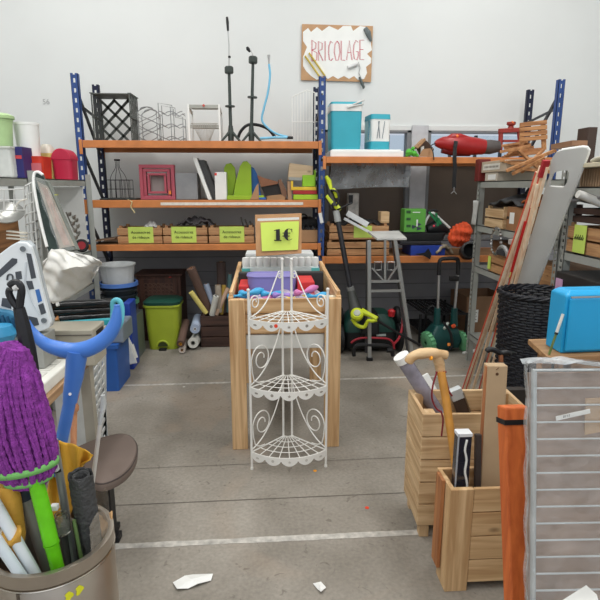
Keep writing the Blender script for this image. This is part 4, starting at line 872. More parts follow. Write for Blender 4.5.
mb.build('faded_lettering', mat((120,112,104),.7), t)
t = sbox('red_case', 'dark red plastic case at the far corner of the grey shelving top', 'case', 4.19, 4.33, ZT+.001, ZT+.12, mat((112,34,30),.5), SX-.03, SX+.12) if False else None
o = simple_box('red_case', 'dark red plastic case at the far corner of the grey shelving top', 'case', 479.5, 491, 159, ZT, 4.25, .08, mat((112,36,32),.5))
# pile of folded wooden chairs
CH = wood((150,98,56), (196,142,92), 'y', knots=False); CHX = wood((150,98,56), (196,142,92), 'x', knots=False)
t = thing('folding_chair', 'wooden slatted folding chair lying on the pile with its backrest standing up', 'chair', (SX+.1, 3.5, ZT+.16))
zb0 = P(533,150,3.7).z
a0, a1 = P(521,153,3.7), P(544,150,3.7)
b0, b1 = P(522,124,3.7), P(543,121,3.7)
for a, b in ((a0, b0), (a1, b1)): MB().bar(a, b, .028, .02, (0,1,0)).build('back_post', CH, t, bevel=.002)
for f in (.45, .62, .79, .96): MB().bar(a0.lerp(b0, f)+V((-.02,-.012,0)), a1.lerp(b1, f)+V((.02,-.012,0)), .012, .028, (0,0,1)).build('back_slat', CHX, t, bevel=.002)
for k in range(5): MB().bar(P(502+3*k,157-1.5*k,3.72-.02*k), P(540+k,153-1.2*k,3.66+.05*k), .03, .012).build('seat_slat', CHX, t, bevel=.002)
for a, b in (((518,150),(540,170)),((543,150),(522,172)),((500,152),(530,146))): MB().bar(P(*a,3.58), P(*b,3.5), .018, .03, (0,1,0)).build('leg', CH, t, bevel=.002)
t = thing('folding_chair', 'folded wooden chair lying flat at the bottom of the pile', 'chair', (SX+.15, 3.5, ZT))
for k in range(4): MB().bar(P(500+4*k,161+1*k,3.85-.06*k), P(550,160+1.5*k,3.75-.1*k), .035, .015).build('seat_slat', CHX, t, bevel=.002)
for a, b in (((512,174),(545,158)),((506,171),(556,150)),((515,168),(550,172))): MB().bar(P(*a,3.5), P(*b,3.4), .02, .03, (0,1,0)).build('leg', CH, t, bevel=.002)
for k in range(5):
    o = MB().bar(P(502+2*k, 146+2.2*k, 3.9), P(528+3*k, 142+2.6*k, 3.8), .03, .018).build('loose_slat', CHX, bevel=.002); tag(o, 'loose wooden slat in the heap on top of the flat cartons', 'slat', 'loose slats heaped by the wooden chair')
o = MB().bar(P(558,147,3.3), P(580,143,3.1), .10, .03).build('wooden_board', mat((150,112,84),.6)); tag(o, 'brown board lying behind the top of the big grey panel', 'board')
# shelf 2 contents  (z 1.19)
zs = 1.19
c0 = sideP(478, 215, SX)
t = slat_crate('light pine crate on the middle shelf with dark cloth spilling out', SX+.0, SX+.30, 3.80, 4.12, zs, .165, W=PINE, nsl=2)
o = sbox('cardboard_box', 'brown cardboard box with a white sticker beside the light pine crate', 'box', 3.42, 3.78, zs, zs+.17, mat((156,112,76),.8)); MB().box(SX+.018, SX+.0195, 3.66, 3.73, zs+.05, zs+.13).build('sticker', WHITE, o); MB().box(SX+.018, SX+.0195, 3.742, 3.775, zs+.08, zs+.10).build('hand_slot', BLACK, o)
o = MB().surf(lambda u, v: (SX+.0+.35*v, 3.45+.62*u, zs+.165+.085*math.sin(u*3.1)*(.5+.5*math.sin(v*3))+.012*math.sin(u*21+v*8)), 26, 10).build('dark_tarp', mat((66,66,68),.6,bump=.4), smooth=True, solid=.012); tag(o, 'dark grey tarpaulin heaped over the pine crate and cardboard box', 'tarpaulin')
o = MB().surf(lambda u, v: (SX+.03+.2*v, 3.35+.25*u, zs+.185+.06*math.sin(u*3.1)+.01*math.sin(u*15)), 12, 8).build('orange_cloth', mat((168,92,40),.8,bump=.3), smooth=True, solid=.012); tag(o, 'ochre orange cloth lying beside the dark tarpaulin', 'cloth')
o = sbox('flat_carton', 'flat whitish carton with pink sticker lying under the cardboard box edge', 'carton', 3.25, 3.62, zs-.09, zs-.052, mat((186,178,172),.7), SX-.03, SX+.25); MB().lathe([(0,0),(.03,0),(.03,.002),(0,.002)], (SX-.032, 3.36, zs-.07), Matrix.Rotation(-PI/2,3,'Y'), 16).build('pink_sticker', mat((222,150,180),.6), o)
o = MB().surf(lambda u, v: (SX-.015+.02*math.sin(u*9)*v, 4.27+.09*u-.02*v, zs-.0+.2*v-.0), 10, 12).build('plastic_bag', mat((206,206,202),.4,alpha=.85,bump=.4), smooth=True, solid=.006); tag(o, 'white plastic bag hanging on the far post of the grey shelving', 'bag')
zs = .85
t = slat_crate('small wooden crate with lime card on the lower shelf below the chrome chain', SX+.0, SX+.28, 3.58, 3.98, zs, .155, W=CRW)
label_card(None, t, (SX-.008, 3.62, zs+.08), .11, .13, (), (-1,0,0)); label_card(None, t, (SX-.008, 3.96, zs+.07), .05, .10, (), (-1,0,0))
t = thing('bicycle_chain', 'silver chain loop and locks heaped on the small wooden crate', 'chain', (SX+.06, 3.8, zs+.16))
mb = MB(); N = 22
for k in range(N): a = 2*PI*k/N; c = V((SX-.02, 3.84+.085*math.cos(a), zs+.25+.10*math.sin(a))); d = V((0,-math.sin(a),math.cos(a))); mb.tube([c-d*.008, c+d*.008], .011 if k % 2 else .007, 8)
mb.build('chain_loop', mat((186,186,184),.25,.8), t, smooth=True)
MB().tube(spline([(SX-.02,3.80,zs+.17),(SX-.03,3.72,zs+.22),(SX-.03,3.64,zs+.21),(SX-.02,3.62,zs+.16)]), .016, 8).build('lock_hoop', mat((190,190,190),.3,.6), t, smooth=True)
MB().box(SX-.04, SX+.0, 3.66, 3.78, zs+.158, zs+.2).build('lock_body', mat((60,62,66),.4), t, bevel=.006)
sbox('carton', 'brown carton at the back of the lower right shelf behind the chain', 'carton', 3.95, 4.22, zs, zs+.22, mat((120,86,60),.8), SX+.12, SX+.40)
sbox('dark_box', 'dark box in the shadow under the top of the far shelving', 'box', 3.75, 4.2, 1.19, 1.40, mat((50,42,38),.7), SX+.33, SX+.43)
sbox('wooden_crate_block', 'brown wooden box on the lowest visible shelf behind the grey panel', 'box', 3.05, 3.5, .85, 1.0, CRW['y'], SX+.06)
# near unit contents
def cardy(px, x): r = ray(px, 200); return x*r.y/r.x
zs = 1.13
t = slat_crate('brown slatted crate carrying a lime card on the nearer right shelf', SX+.01, SX+.36, 2.63, 2.98, zs, .17, W=CRW); label_card(None, t, (SX-.0015, cardy(584, SX), zs+.085), .115, .155, ('Chaudières',) if 0 else (), (-1,0,0))
c = V((SX-.0035, cardy(584, SX), zs+.085)); mb = MB()
for k in range(9): mb.bar(c+V((0,.045-.010*k,-.004)), c+V((0,.040-.010*k,.012*(1+k%2))), .001, .004)
mb.build('handwriting', INK, t)
slat_crate('lighter slatted crate next to the crate with the lime card', SX+.01, SX+.36, 2.25, 2.61, zs, .17, W=PINE)
slat_crate('dark slatted crate stacked on the crate with the lime card', SX+.03, SX+.36, 2.60, 2.97, zs+.172, .1, W=DKW)
o = MB().surf(lambda u, v: (SX-.01+.3*v, 2.35+.62*u, zs+.285+.04*math.sin(u*3.1)+.012*math.sin(u*20+v*6)), 22, 8).build('grey_bag', mat((120,116,116),.5,bump=.4), smooth=True, solid=.01); tag(o, 'grey plastic bag draped over the dark stacked crate on the right', 'bag')
o = MB().tube([P(578,194,2.72), P(584,196,2.72), V((SX+.05,2.68,1.40)), V((SX+.2,2.66,1.37))], .022, 12).build('white_tube', mat((214,212,206),.5), smooth=True); tag(o, 'short white tube sticking out beside the big grey panel', 'tube')
zs = .72
t = thing('black_box', 'black storage box with pink card and orange sticker on the right shelving', 'box', (SX+.15, 2.6, zs))
MB().box(SX-.05, SX+.34, 2.45, 2.93, zs+.001, zs+.30).build('box_body', mat((46,44,44),.5), t, bevel=.006); MB().bar((SX-.054, 2.88, zs+.26), (SX-.054, 2.88, zs+.06), .07, .003, (1,0,0)).build('pink_card', mat((206,162,196),.6), t); MB().box(SX-.054, SX-.051, 2.52, 2.58, zs+.24, zs+.27).build('orange_sticker', mat((240,150,50),.5), t)
o = sbox('corrugated_pack', 'brown corrugated pack on top of the nearer shelving by the wall edge', 'pack', 2.3, 2.92, 1.50, 1.60, mat((126,100,76),.8), SX+.03)
mb = MB()
for k in range(26): mb.box(SX+.022, SX+.03, 2.31+.0235*k, 2.32+.0235*k, 1.503, 1.598)
mb.build('corrugation', mat((164,136,108),.8), o)
o = sbox('cream_board', 'cream flat board on top of the corrugated pack', 'board', 2.3, 2.95, 1.601, 1.625, mat((206,196,170),.7), SX-.05)
o = MB().surf(lambda u, v: (SX+.0+.3*v, 2.3+.5*u, 1.63+.045*math.sin(u*3.1)+.01*math.sin(u*15+v*9)), 14, 8).build('white_cloth', mat((212,210,202),.8,bump=.3), smooth=True, solid=.01); tag(o, 'folded white cloth lying on the cream board at the right edge', 'cloth')
a, b, _, z1 = front(589, 598, 127, 127, 3.3); o = MB().box(a, b, 3.3, 3.42, 1.603, z1).build('loudspeaker', mat((70,54,46),.6), bevel=.003); tag(o, 'small dark brown loudspeaker box standing high at the right edge', 'speaker')
MB().box(a-.0, b, 3.3, 3.42, 1.546, 1.602).build('carton', mat((150,130,104),.8)); tag(bpy.data.objects['carton.001'], 'narrow carton under the small loudspeaker', 'carton')
sbox('green_sheet', 'dark green folded sheet under the top of the nearer right shelving', 'sheet', 2.3, 2.95, 1.30+.12, 1.44, mat((58,84,72),.6), SX+.05) if 0 else None
# ============================================================ BIG GREY PANEL
T0, T1_, B0 = P(552, 152, 2.88), P(590, 147, 2.74), G(488, 388, .002)
nrm = (T1_-T0).cross(B0-T0).normalized()
def bo(x, y): d_ = ray(x, y); c_ = V((0, 0, EYE)); return c_+d_*((T0-c_).dot(nrm)/d_.dot(nrm))
outl = [(545,190),(550,175),(551,165),(553,157),(557,151.5),(562,150),(583,147),(587,147.5),(589,150),(588,154),(562,220),(537,284.6),(499,384),(487,388)]
hole = [(549.8,186),(550.3,182),(554,173.5),(557,171),(564,169.8),(568.5,169.8),(569.5,172),(569,178),(567,183),(563.5,186.8)]
bm = bmesh.new(); vo = [bm.verts.new(bo(x, y)) for x, y in outl]; vh = [bm.verts.new(bo(x, y)) for x, y in hole]
ed = [bm.edges.new((c[i], c[(i+1) % len(c)])) for c in (vo, vh) for i in range(len(c))]; bmesh.ops.triangle_fill(bm, use_beauty=True, edges=ed)
mb = MB(); mb.bm.free(); mb.bm = bm
o = mb.build('tapered_tabletop', mat((200,200,196),.6,var=.04,scale=6), solid=.022); tag(o, 'long grey board with a hand hole near its rounded top, leaning on the shelving', 'board')
mb = MB(); mb.tube([bo(x, y) for x, y in outl[5:13]], .009, 8); mb.build('white_edge', WHITE, o, label='white edge strip')
# ============================================================ WOODEN SLATS
tops = [((537.5,172),3.02),((541,166),3.0),((544.5,163.5),2.98),((547,167),2.97),((534,184),3.04),((537.5,184),3.02)]
bots = [(467,391),(473,391),(480,391),(486,391),(463,392),(491,391)]
SLW = wood((244,204,166), (254,234,206), 'z', knots=False)
for i, ((tp, Y), bt) in enumerate(zip(tops, bots)):
    a = G(*bt, .003); b = P(*tp, Y-.10)
    t = thing('wooden_lath', ('wooden slat with a red end cap, front of the bundle by the grey board' if i == 2 else 'long slat with a red edge in the bundle leaning beside the grey board' if i in (0, 4) else 'long plain pale slat in the bundle leaning beside the grey board'), 'slat', a, 'long slats leaning on the grey shelving')
    MB().bar(a+V((0,0,.01)), b, .017, .014, (0,1,0)).build('slat_body', SLW, t)
    if i in (0, 2, 4): MB().bar((a+V((0,0,.01))).lerp(b,.0)+V((-.0098,0,0)), b+V((-.0098,0,0)), .0025, .0142, (0,1,0)).build('red_edge', mat((206,84,58),.5), t)
    if i == 2:
        d = b-a; MB().bar(a.lerp(b,.955)+V((.0,-.010,0)), b+d*.01+V((.0,-.010,0)), .038, .02, (0,1,0)).build('red_end_cap', mat((176,44,50),.5), t)
        MB().bar(a.lerp(b,.60)+V((-.02,-.010,0)), a.lerp(b,.80)+V((-.02,-.010,0)), .016, .004, (0,1,0)).build('red_band', mat((214,44,40),.5), t)
# ============================================================ WICKER HAMPER
c = V(((P(499,290,2.85).x+P(568,290,2.85).x)/2+.025, 2.85, 0)); rT = (P(568,290,2.85).x-P(499,290,2.85).x)/2; zt = P(530,292,2.85).z
t = thing('wicker_basket', 'tall black woven wicker basket behind the bright blue box', 'basket', c)
WK = mat((24,25,32),.45)
NS = 36
def hamper(u, v):
    a = 2*PI*u; r = rT*(.86+.14*v); return None
mb = MB(); rows = 58
for j in range(rows):
    z = .012+(zt-.03)*j/(rows-1); r = rT*(.86+.12*z/zt)
    mb.tube([c+V(((r+.006*math.cos(k*PI+j*PI))*math.cos(2*PI*k/NS), (r+.006*math.cos(k*PI+j*PI))*math.sin(2*PI*k/NS), z)) for k in range(NS)], .0078, 5, closed=True)
mb.build('woven_wall', WK, t, smooth=True)
mb = MB()
for k in range(0, NS): a = 2*PI*k/NS; mb.tube([c+V((rT*.86*math.cos(a), rT*.86*math.sin(a), .005)), c+V((rT*.98*math.cos(a), rT*.98*math.sin(a), zt))], .005, 5)
mb.build('upright_canes', WK, t)
mb = MB()
for s in range(3): mb.tube([c+V(((rT+.004+.008*math.cos(k*.9+s*2.1))*math.cos(2*PI*k/60), (rT+.004+.008*math.cos(k*.9+s*2.1))*math.sin(2*PI*k/60), zt-.004+.009*math.sin(k*.9+s*2.1))) for k in range(60)], .008, 6, closed=True)
mb.build('braided_rim', WK, t, smooth=True)
MB().lathe([(0,.001),(rT*.85,.001),(rT*.85,.015),(0,.015)], c).build('bottom', WK, t)
# ============================================================ BLUE BOX ON WOODEN TABLE
ztab = P(567, 354, 1.78).z
t = thing('side_table', 'rough wooden table top under the bright blue box', 'table', (1.4, 2.0, 0))
WD = wood((140,102,66), (182,142,98), 'x')
q = [G(528, 339, ztab), G(548, 357, ztab)]
x0 = q[0].x; MB().hexa([V((q[1].x, q[1].y, ztab-.022)), V((1.70, q[1].y+.02, ztab-.022)), V((1.70, q[0].y+.02, ztab-.022)), V((q[0].x, q[0].y, ztab-.022)), V((q[1].x, q[1].y, ztab)), V((1.70, q[1].y+.02, ztab)), V((1.70, q[0].y+.02, ztab)), V((q[0].x, q[0].y, ztab))]).build('table_top', WD, t, bevel=.003)
yA, yB = q[1].y, q[0].y
for xx in (x0+.05, 1.64):
    for yy in (yA+.05, yB-.05): MB().box(xx-.02, xx+.02, yy-.02, yy+.02, 0, ztab-.022).build('leg', OLDW['z'], t)
MB().box(x0+.04, 1.66, yA+.03, yA+.045, ztab-.09, ztab-.022).build('apron', WD, t)
BB = mat((36,160,214),.35,var=.03)
t = thing('storage_box', 'bright blue glossy box with front door edge, on the wooden table', 'box', (1.3, 1.95, ztab))
f0 = G(560, 353.6, ztab); k0 = G(545, 345, ztab); zb1 = P(571,294,f0.y).z; fr = V((1, .06, 0)).normalized()*.52; dd = (k0-f0); dd = dd*1.0
def lofq(mb, quads):
    rings = [[mb.v(p) for p in qd] for qd in quads]
    for a, b in zip(rings, rings[1:]):
        for k in range(4): mb.bm.faces.new([a[k], a[(k+1)%4], b[(k+1)%4], b[k]])
    mb.bm.faces.new(rings[0][::-1]); mb.bm.faces.new(rings[-1]); return mb
def qd(z, s=0): e = fr.normalized()*s; g = dd.normalized()*s; return [f0+e+g+V((0,0,z-ztab)), f0+fr-e+g+V((0,0,z-ztab)), f0+fr+dd-e-g+V((0,0,z-ztab)), f0+dd+e-g+V((0,0,z-ztab))]
lofq(MB(), [qd(ztab+.001), qd(zb1-.006), qd(zb1+.01, .02)]).build('box_body', BB, t, bevel=.006)
nn = -dd.normalized()*.012; a = f0+fr.normalized()*.012+V((0,0,.012)); 
MB().hexa([a+nn, a+fr*.96+nn, a+fr*.96+nn*.0, a+nn*.0]+[v+V((0,0,zb1-ztab-.03)) for v in (a+nn, a+fr*.96+nn, a+fr*.96, a)]).build('door', BB, t, bevel=.004)
MB().bar(a+nn*1.1+V((0,0,zb1-ztab-.022)), a+fr*.9+nn*1.1+V((0,0,zb1-ztab-.022)), .006, .006).build('chrome_trim', CHROME, t)
a1, a2 = P(563,331-17,1.86), P(550,353,1.80); a1 = P(563,314,f0.y-.01); a2 = G(549,354.5,ztab+.002)
t2 = thing('thermometer', 'thin stick with white upper half leaning on the side of the bright blue box', 'stick', a2)
MB().tube([a1, a2.lerp(a1,.5)], .0055, 8).build('white_half', mat((214,214,206),.5), t2); MB().tube([a2, a2.lerp(a1,.55)], .0045, 8).build('green_half', mat((104,120,64),.5), t2); MB().tube([a2.lerp(a1,.50), a2.lerp(a1,.55)], .0065, 8).build('dark_ring', BLACK, t2)
# ============================================================ WRAPPED WIRE SHELF PANEL
Y = 1.25
x0 = P(527.5,370,Y).x; ztp = P(530,359,Y).z; x1 = x0+.62
t = thing('wire_shelf_panel', 'big metal wire grid panel wrapped in clear plastic, standing at the right edge', 'panel', (x0+.3, Y, 0))
M = Matrix.Translation((x0, 1.045, 0)) @ Matrix.Rotation(R(-2), 4, 'Z') @ Matrix.Rotation(R(-11), 4, 'X'); Wd = .62; H = (ztp-.03)/math.cos(R(11)); WR = mat((206,212,214),.3,.6,var=.04)
MB(M).tube([(0.008,0,.03),(0.008,0,H),(Wd,0,H),(Wd,0,.03)], .0085, 10, closed=True).build('outer_frame', WR, t, smooth=True)
step = .0445; z = H-.047; k = 0
while z > .06: MB(M).tube([(.01,0,z),(Wd-.01,0,z)], .0028, 8).build('cross_wire', WR, t); z -= step
MB(M).box(.004, Wd, .022, .03, .03, H-.01).build('brown_insert', mat((150,130,116),.7,var=.3,scale=5), t)
sl = MB(M).surf(lambda u, v: (-.010+(Wd+.03)*u, -.012-.006*math.sin(u*30+v*11)-.004*math.sin(v*47+u*13), .01+(H+.012+.008*math.sin(u*9))*v), 60, 80)
sl.build('plastic_wrap', mat((200,198,196),.15,alpha=.22,bump=1.0,scale=16,var=.3), t, smooth=True, label='clear plastic wrapping')
MB(M).surf(lambda u, v: (-.008+.0025*math.sin(v*50)-.004*u*(1-u)-.004*(1-u), -.012+.03*u, .01+(H+.01)*v), 8, 80).build('wrap_side', mat((196,200,202),.15,alpha=.5,bump=1.0,scale=16), t, smooth=True)
mb = MB(M).surf(lambda u, v: (-.014+(Wd+.03)*u, -.014+.05*v, H+.010+.008*math.sin(u*14)*v+.012*math.sin(u*5+1)+.006*math.sin(u*33+v*8)), 40, 8); mb.build('wrap_top', mat((206,210,212),.15,alpha=.5,bump=1.0,scale=16), t, smooth=True, label='crumpled plastic top edge')
c = P(573,414.5,Y-.02); lb = MB().bar(P(556,418.5,Y-.03), P(590,411,Y-.035), .002, .012, (0,0,1)); lb = lb.build('label_strip', WHITE, t, label='white label strip')
mb = MB()
for k in range(11): a = P(564+1.7*k, 416.6-.37*k, Y-.0325); mb.bar(a+V((0,0,-.0035)), a+V((0,0,.0035)), .001 if k%3 else .0016, .001, (0,1,0))
mb.build('print', INK, lb)
pc = [P(x, y, Y-.022) for x, y in ((586,399),(604,398),(604,457),(584,455))]; MB().hexa([pc[3],pc[2],pc[2]+V((0,.004,0)),pc[3]+V((0,.004,0)),pc[0],pc[1],pc[1]+V((0,.004,0)),pc[0]+V((0,.004,0))]).build('cardboard_sheet', mat((190,160,126),.8), t, label='brown cardboard sheet under the plastic')
q = [P(x, y, yy) for x, y, yy in ((560,603,1.02),(587,586,1.06),(597,595,1.03),(600,606,1.0))]; o = MB().hexa([q[0],q[3],q[3]+V((0,.003,0)),q[0]+V((0,.003,0)),q[1],q[2],q[2]+V((0,.003,0)),q[1]+V((0,.003,0))]).build('white_paper', mat((206,206,202),.6)); tag(o, 'corner of white paper standing at the bottom right edge before the wrapped panel', 'paper')
# ============================================================ ORANGE BOARD
Y = 1.42; a, b, _, zt = front(504.5, 531, 407, 407, Y); OM = Matrix.Translation((a, 1.19, 0)) @ Matrix.Rotation(-math.atan(.23/zt), 4, 'X'); b -= a; a = 0; zt = math.hypot(zt, .23)
t = thing('orange_board', 'upright orange stained wooden board with a black strap round its top', 'board', OM.translation)
OW = wood((186,88,36), (214,112,52), 'z', knots=False)
MB(OM).box(a, b, 0, .055, 0, zt).build('board_body', OW, t, bevel=.006)
z = zt-.045; MB(OM).box(a-.002, b+.002, -.002, .057, z-.008, z+.007).build('black_strap', BLACK, t)
# ============================================================ PINE CRATES ON THE FLOOR (RIGHT)
def big_crate(label, M, w, d, h, z0, nsl, posts=True, th=.016, legs=True, W=PINE, topw=.0):
    t = thing('pine_crate', label, 'crate', M.translation); sh = (h-z0)/nsl
    for nm, c in (('front_side', 0), ('rear_side', 1)):
        mb = MB(M); y0 = c*(d-th)
        for k in range(nsl): mb.box(0, w, y0, y0+th, z0+k*sh+.003, z0+(k+1)*sh-.002)
        mb.build(nm, W['x'], t, bevel=.002)
    for nm, c in (('left_side', 0), ('right_side', 1)):
        mb = MB(M); x0 = c*(w-th)
        for k in range(nsl): mb.box(x0, x0+th, th, d-th, z0+k*sh+.003, z0+(k+1)*sh-.002)
        mb.build(nm, W['y'], t, bevel=.002)
    for xx in (th, w-th-.04):
        for yy in (th, d-th-.04): MB(M).box(xx, xx+.04, yy, yy+.04, 0, h-.002).build('corner_post', W['z'], t)
    MB(M).box(th, w-th, th, d-th, z0, z0+.012).build('base', W['x'], t)
    return t
a = P(423, 414, 1.96); bk = G(409.5, 389, a.z); M = rz((a.x, 1.96, 0), -2.5); zlo = P(420, 526, 1.96).z
big_crate('larger pine slat crate holding the cane and plastic tube', M, .46, bk.y-1.96, a.z, zlo, 5)
# inner lip of the crate
a2 = P(449.5, 491, 1.655); M2 = rz((a2.x+.006, 1.655, 0), 0); h2 = P(460,490,1.655).z
t = thing('pine_crate', 'smaller pine crate in front, dark umbrella box standing in it', 'crate', (a2.x+.1, 1.7, 0))
W2 = {k: wood((186,146,100),(222,188,142),k) for k in 'xyz'}
MB(M2).box(0, .086, -.0, .02, 0, h2).build('corner_board', W2['z'], t, bevel=.002)
MB(M2).box(-.0, .018, .02, .10, 0.0, h2).build('corner_board', W2['z'], t, bevel=.002)
MB(M2).box(-.016, -.002, .055, .12, .06, h2+.006).build('side_board', wood((140,84,46),(184,124,76),'z'), t, bevel=.002)
mb = MB(M2)
for k in range(4): z0 = .03+(h2-.03)*k/4; mb.box(.088, .29, .004, .018, z0+.004, z0+(h2-.03)/4-.001)
mb.build('front_side', W2['x'], t, bevel=.002)
mb = MB(M2)
for k in range(4): z0 = .03+(h2-.03)*k/4; mb.box(.0, .29, .145, .16, z0+.004, z0+(h2-.03)/4-.001)
mb.build('rear_side', W2['x'], t, bevel=.002)
for xa, xb, ya in ((.275,.29,.02),(.002,.016,.10)):
    mb = MB(M2)
    for k in range(4): z0 = .03+(h2-.03)*k/4; mb.box(xa, xb, ya, .145, z0+.004, z0+(h2-.03)/4-.001)
    mb.build('end_side', W2['y'], t, bevel=.002)
MB(M2).box(.018, .275, .02, .145, .03, .04).build('base', W2['x'], t)
MB(M2).box(.089, .165, -.002, .0035, 0.0, .045).build('dark_gap', mat((40,30,24),.8), t) if 0 else None
# ---- things in the crates
def pts3(l): return [P(x, y, Y) for x, y, Y in l]
t = thing('walking_cane', 'wooden walking cane with curved handle and dark red cord', 'cane', P(455,470,1.78))
CW = wood((176,128,70),(206,160,100),'z',knots=False); CT = wood((196,158,112),(222,190,146),'x',knots=False)
dn = P(458,500,1.72)
MB().tube([P(441,372,1.90), P(446,400,1.87), P(452,440,1.83), P(456,470,1.79), P(459,520,1.74)], [.0165,.0165,.016,.015,.014], 14).build('shaft', mat((196,138,62),.4,var=.12,scale=20), t, smooth=True)
MB().tube(spline(pts3([(400+8,372-9,1.90),(411,358,1.90),(417,354.5,1.90),(428,353,1.91),(436,353.5,1.92),(446,355,1.93)]),4), [.012]+[.0185]*8+[.021]*8+[.018]*4, 12).build('handle', CT, t, smooth=True)
MB().tube([P(437,356,1.925), P(439.5,364,1.93), P(441,374,1.93)], [.021,.021,.0175], 12).build('handle_neck', CT, t, smooth=True)
MB().tube([P(430,358,1.89), P(432,358.5,1.89)], .008, 8).build('sticker', mat((244,160,40),.5), t, label='orange sticker')
RC = mat((128,34,42),.7)
mb = MB(); mb.tube([P(441+4.6*math.cos(a), 372+1.2*math.sin(a), 1.93-.02*math.sin(a)) for a in [2*PI*k/16 for k in range(16)]], .0045, 6, closed=True)
mb.tube(spline(pts3([(437,372,1.90),(433,385,1.89),(432,398,1.89),(436,408,1.89),(441,412,1.88)]),5), .0035, 6); mb.tube(spline(pts3([(444,371,1.90),(446,380,1.89),(449,391,1.88),(452,396,1.88)]),5), .0035, 6); mb.tube(spline(pts3([(441,411,1.86),(443,420,1.86),(441.5,436,1.86)]),5), .0035, 6)
mb.build('cord', RC, t)
t = thing('plastic_tube', 'clear plastic packing tube with white cap leaning out of the larger crate', 'tube', P(440,410,2.2))
a, b = P(403,359,2.2), P(450,432,2.2)
MB().tube([a, b], .033, 16).build('tube_body', mat((150,146,160),.2,alpha=.75,var=.25,scale=20), t, smooth=True); d = (b-a).normalized()
MB().tube([a-d*.02, a+d*.012], .037, 16).build('end_cap', WHITE, t, smooth=True)
o = MB().tube([P(424,375,2.28), P(452,425,2.2), V((P(452,425,2.2).x+.03, 2.18, .13))], .026, 4).build('white_carton', WHITE); tag(o, 'slim white carton leaning behind the clear tube', 'carton')
t = thing('lamp_box', 'small dark brown box with white end leaning in the larger crate', 'box', P(462,420,2.2))
a, b = P(455,391,2.2), P(470,432,2.2); MB().bar(a, b, .055, .035, (0,1,0)).build('box_body', mat((76,62,54),.5), t, bevel=.002); d=(b-a).normalized(); MB().bar(a-d*.012, a+d*.04, .058, .038, (0,1,0)).build('white_end', mat((196,200,200),.4), t, bevel=.002)
MB().bar(a+V((.032,-.02,0)), b+V((.032,-.02,0)), .006, .004, (0,1,0)).build('silver_edge', CHROME, t)
t = thing('umbrella_box', 'dark glossy narrow box with white curved stripe in the smaller crate', 'box', P(466,490,1.72))
a, b, _, z1 = front(458.5,472.5,434,434,1.70); MB().box(a, b, 1.70, 1.74, .05, z1).build('box_body', mat((34,36,48),.2,coat=.5), t, bevel=.002); MB().box(a-.001, b+.001, 1.699, 1.741, z1-.012, z1+.001).build('white_end', mat((214,216,218),.4), t, bevel=.001)
MB().box(a-.0015, a+.004, 1.698, 1.70, .1, z1).build('grey_edge', mat((170,174,180),.3), t)
MB().tube(spline([P(x,y,1.697) for x, y in ((467,440),(465,450),(466.5,460),(465,472),(467,484),(466,500))],4), .004, 6).build('white_stripe', WHITE, t)
t = thing('cardboard_pack', 'tall flat brown cardboard pack standing beside the orange board', 'pack', P(492,480,1.78))
q = [P(488,366,1.80), P(508,366,1.80), P(500,500,1.74), P(480,500,1.74)]; q[2] = q[2]; 
MB().hexa([q[3],q[2],q[2]+V((0,.04,0)),q[3]+V((0,.04,0)),q[0],q[1],q[1]+V((0,.04,0)),q[0]+V((0,.04,0))]).build('pack_body', mat((180,154,122),.8,var=.05), t, bevel=.003)
mb = MB()
for x, y in ((497,374),(496,380)): mb.lathe([(0,0),(.006,0),(.006,.002),(0,.002)], P(x, y, 1.797), Matrix.Rotation(PI/2,3,'X'), 12)
mb.bar(P(499,367.5,1.797), P(496,370,1.797), .001, .003, (0,1,0)); mb.build('punched_marks', mat((96,66,44),.7), t)
o = MB().bar(P(487.5,366,1.815), P(478,510,1.75), .016, .02, (0,1,0)).build('wooden_strip', wood((150,92,54),(190,128,84),'z',knots=False), bevel=.002); tag(o, 'thin reddish wooden strip beside the tall cardboard pack', 'strip')
o = MB().bar(P(478,434,1.76), P(477,500,1.72), .022, .02, (0,1,0)).build('dark_strip', mat((60,50,46),.6), bevel=.002); tag(o, 'short dark strip standing by the reddish wooden strip', 'strip')
t = thing('umbrella', 'folded umbrella with black crook handle behind the cardboard pack', 'umbrella', P(495,400,1.95))
MB().tube(spline(pts3([(486.5,352,1.95),(489,349.5,1.95),(494,350,1.95),(500,353,1.95),(507,352.5,1.95),(511,354,1.95)]),4), [.008]+[.011]*18+[.012,.008], 10).build('handle', BLACK, t, smooth=True) 
MB().tube([P(501,353,1.95), P(501,364,1.94)], .009, 10).build('neck', wood((120,70,40),(160,100,60),'z',knots=False), t); MB().tube([P(501,362,1.94), P(499,420,1.92)], .016, 10).build('folded_canopy', mat((40,40,44),.7), t)
# ---- big crate right-hand content
o = MB().box(P(486,400,2.25).x, P(520,400,2.25).x, 2.20, 2.24, .115, P(505,390,2.2).z-.0).build('dark_case', mat((52,46,42),.6), bevel=.003); tag(o, 'dark flat case standing in the larger crate behind the cardboard pack', 'case')

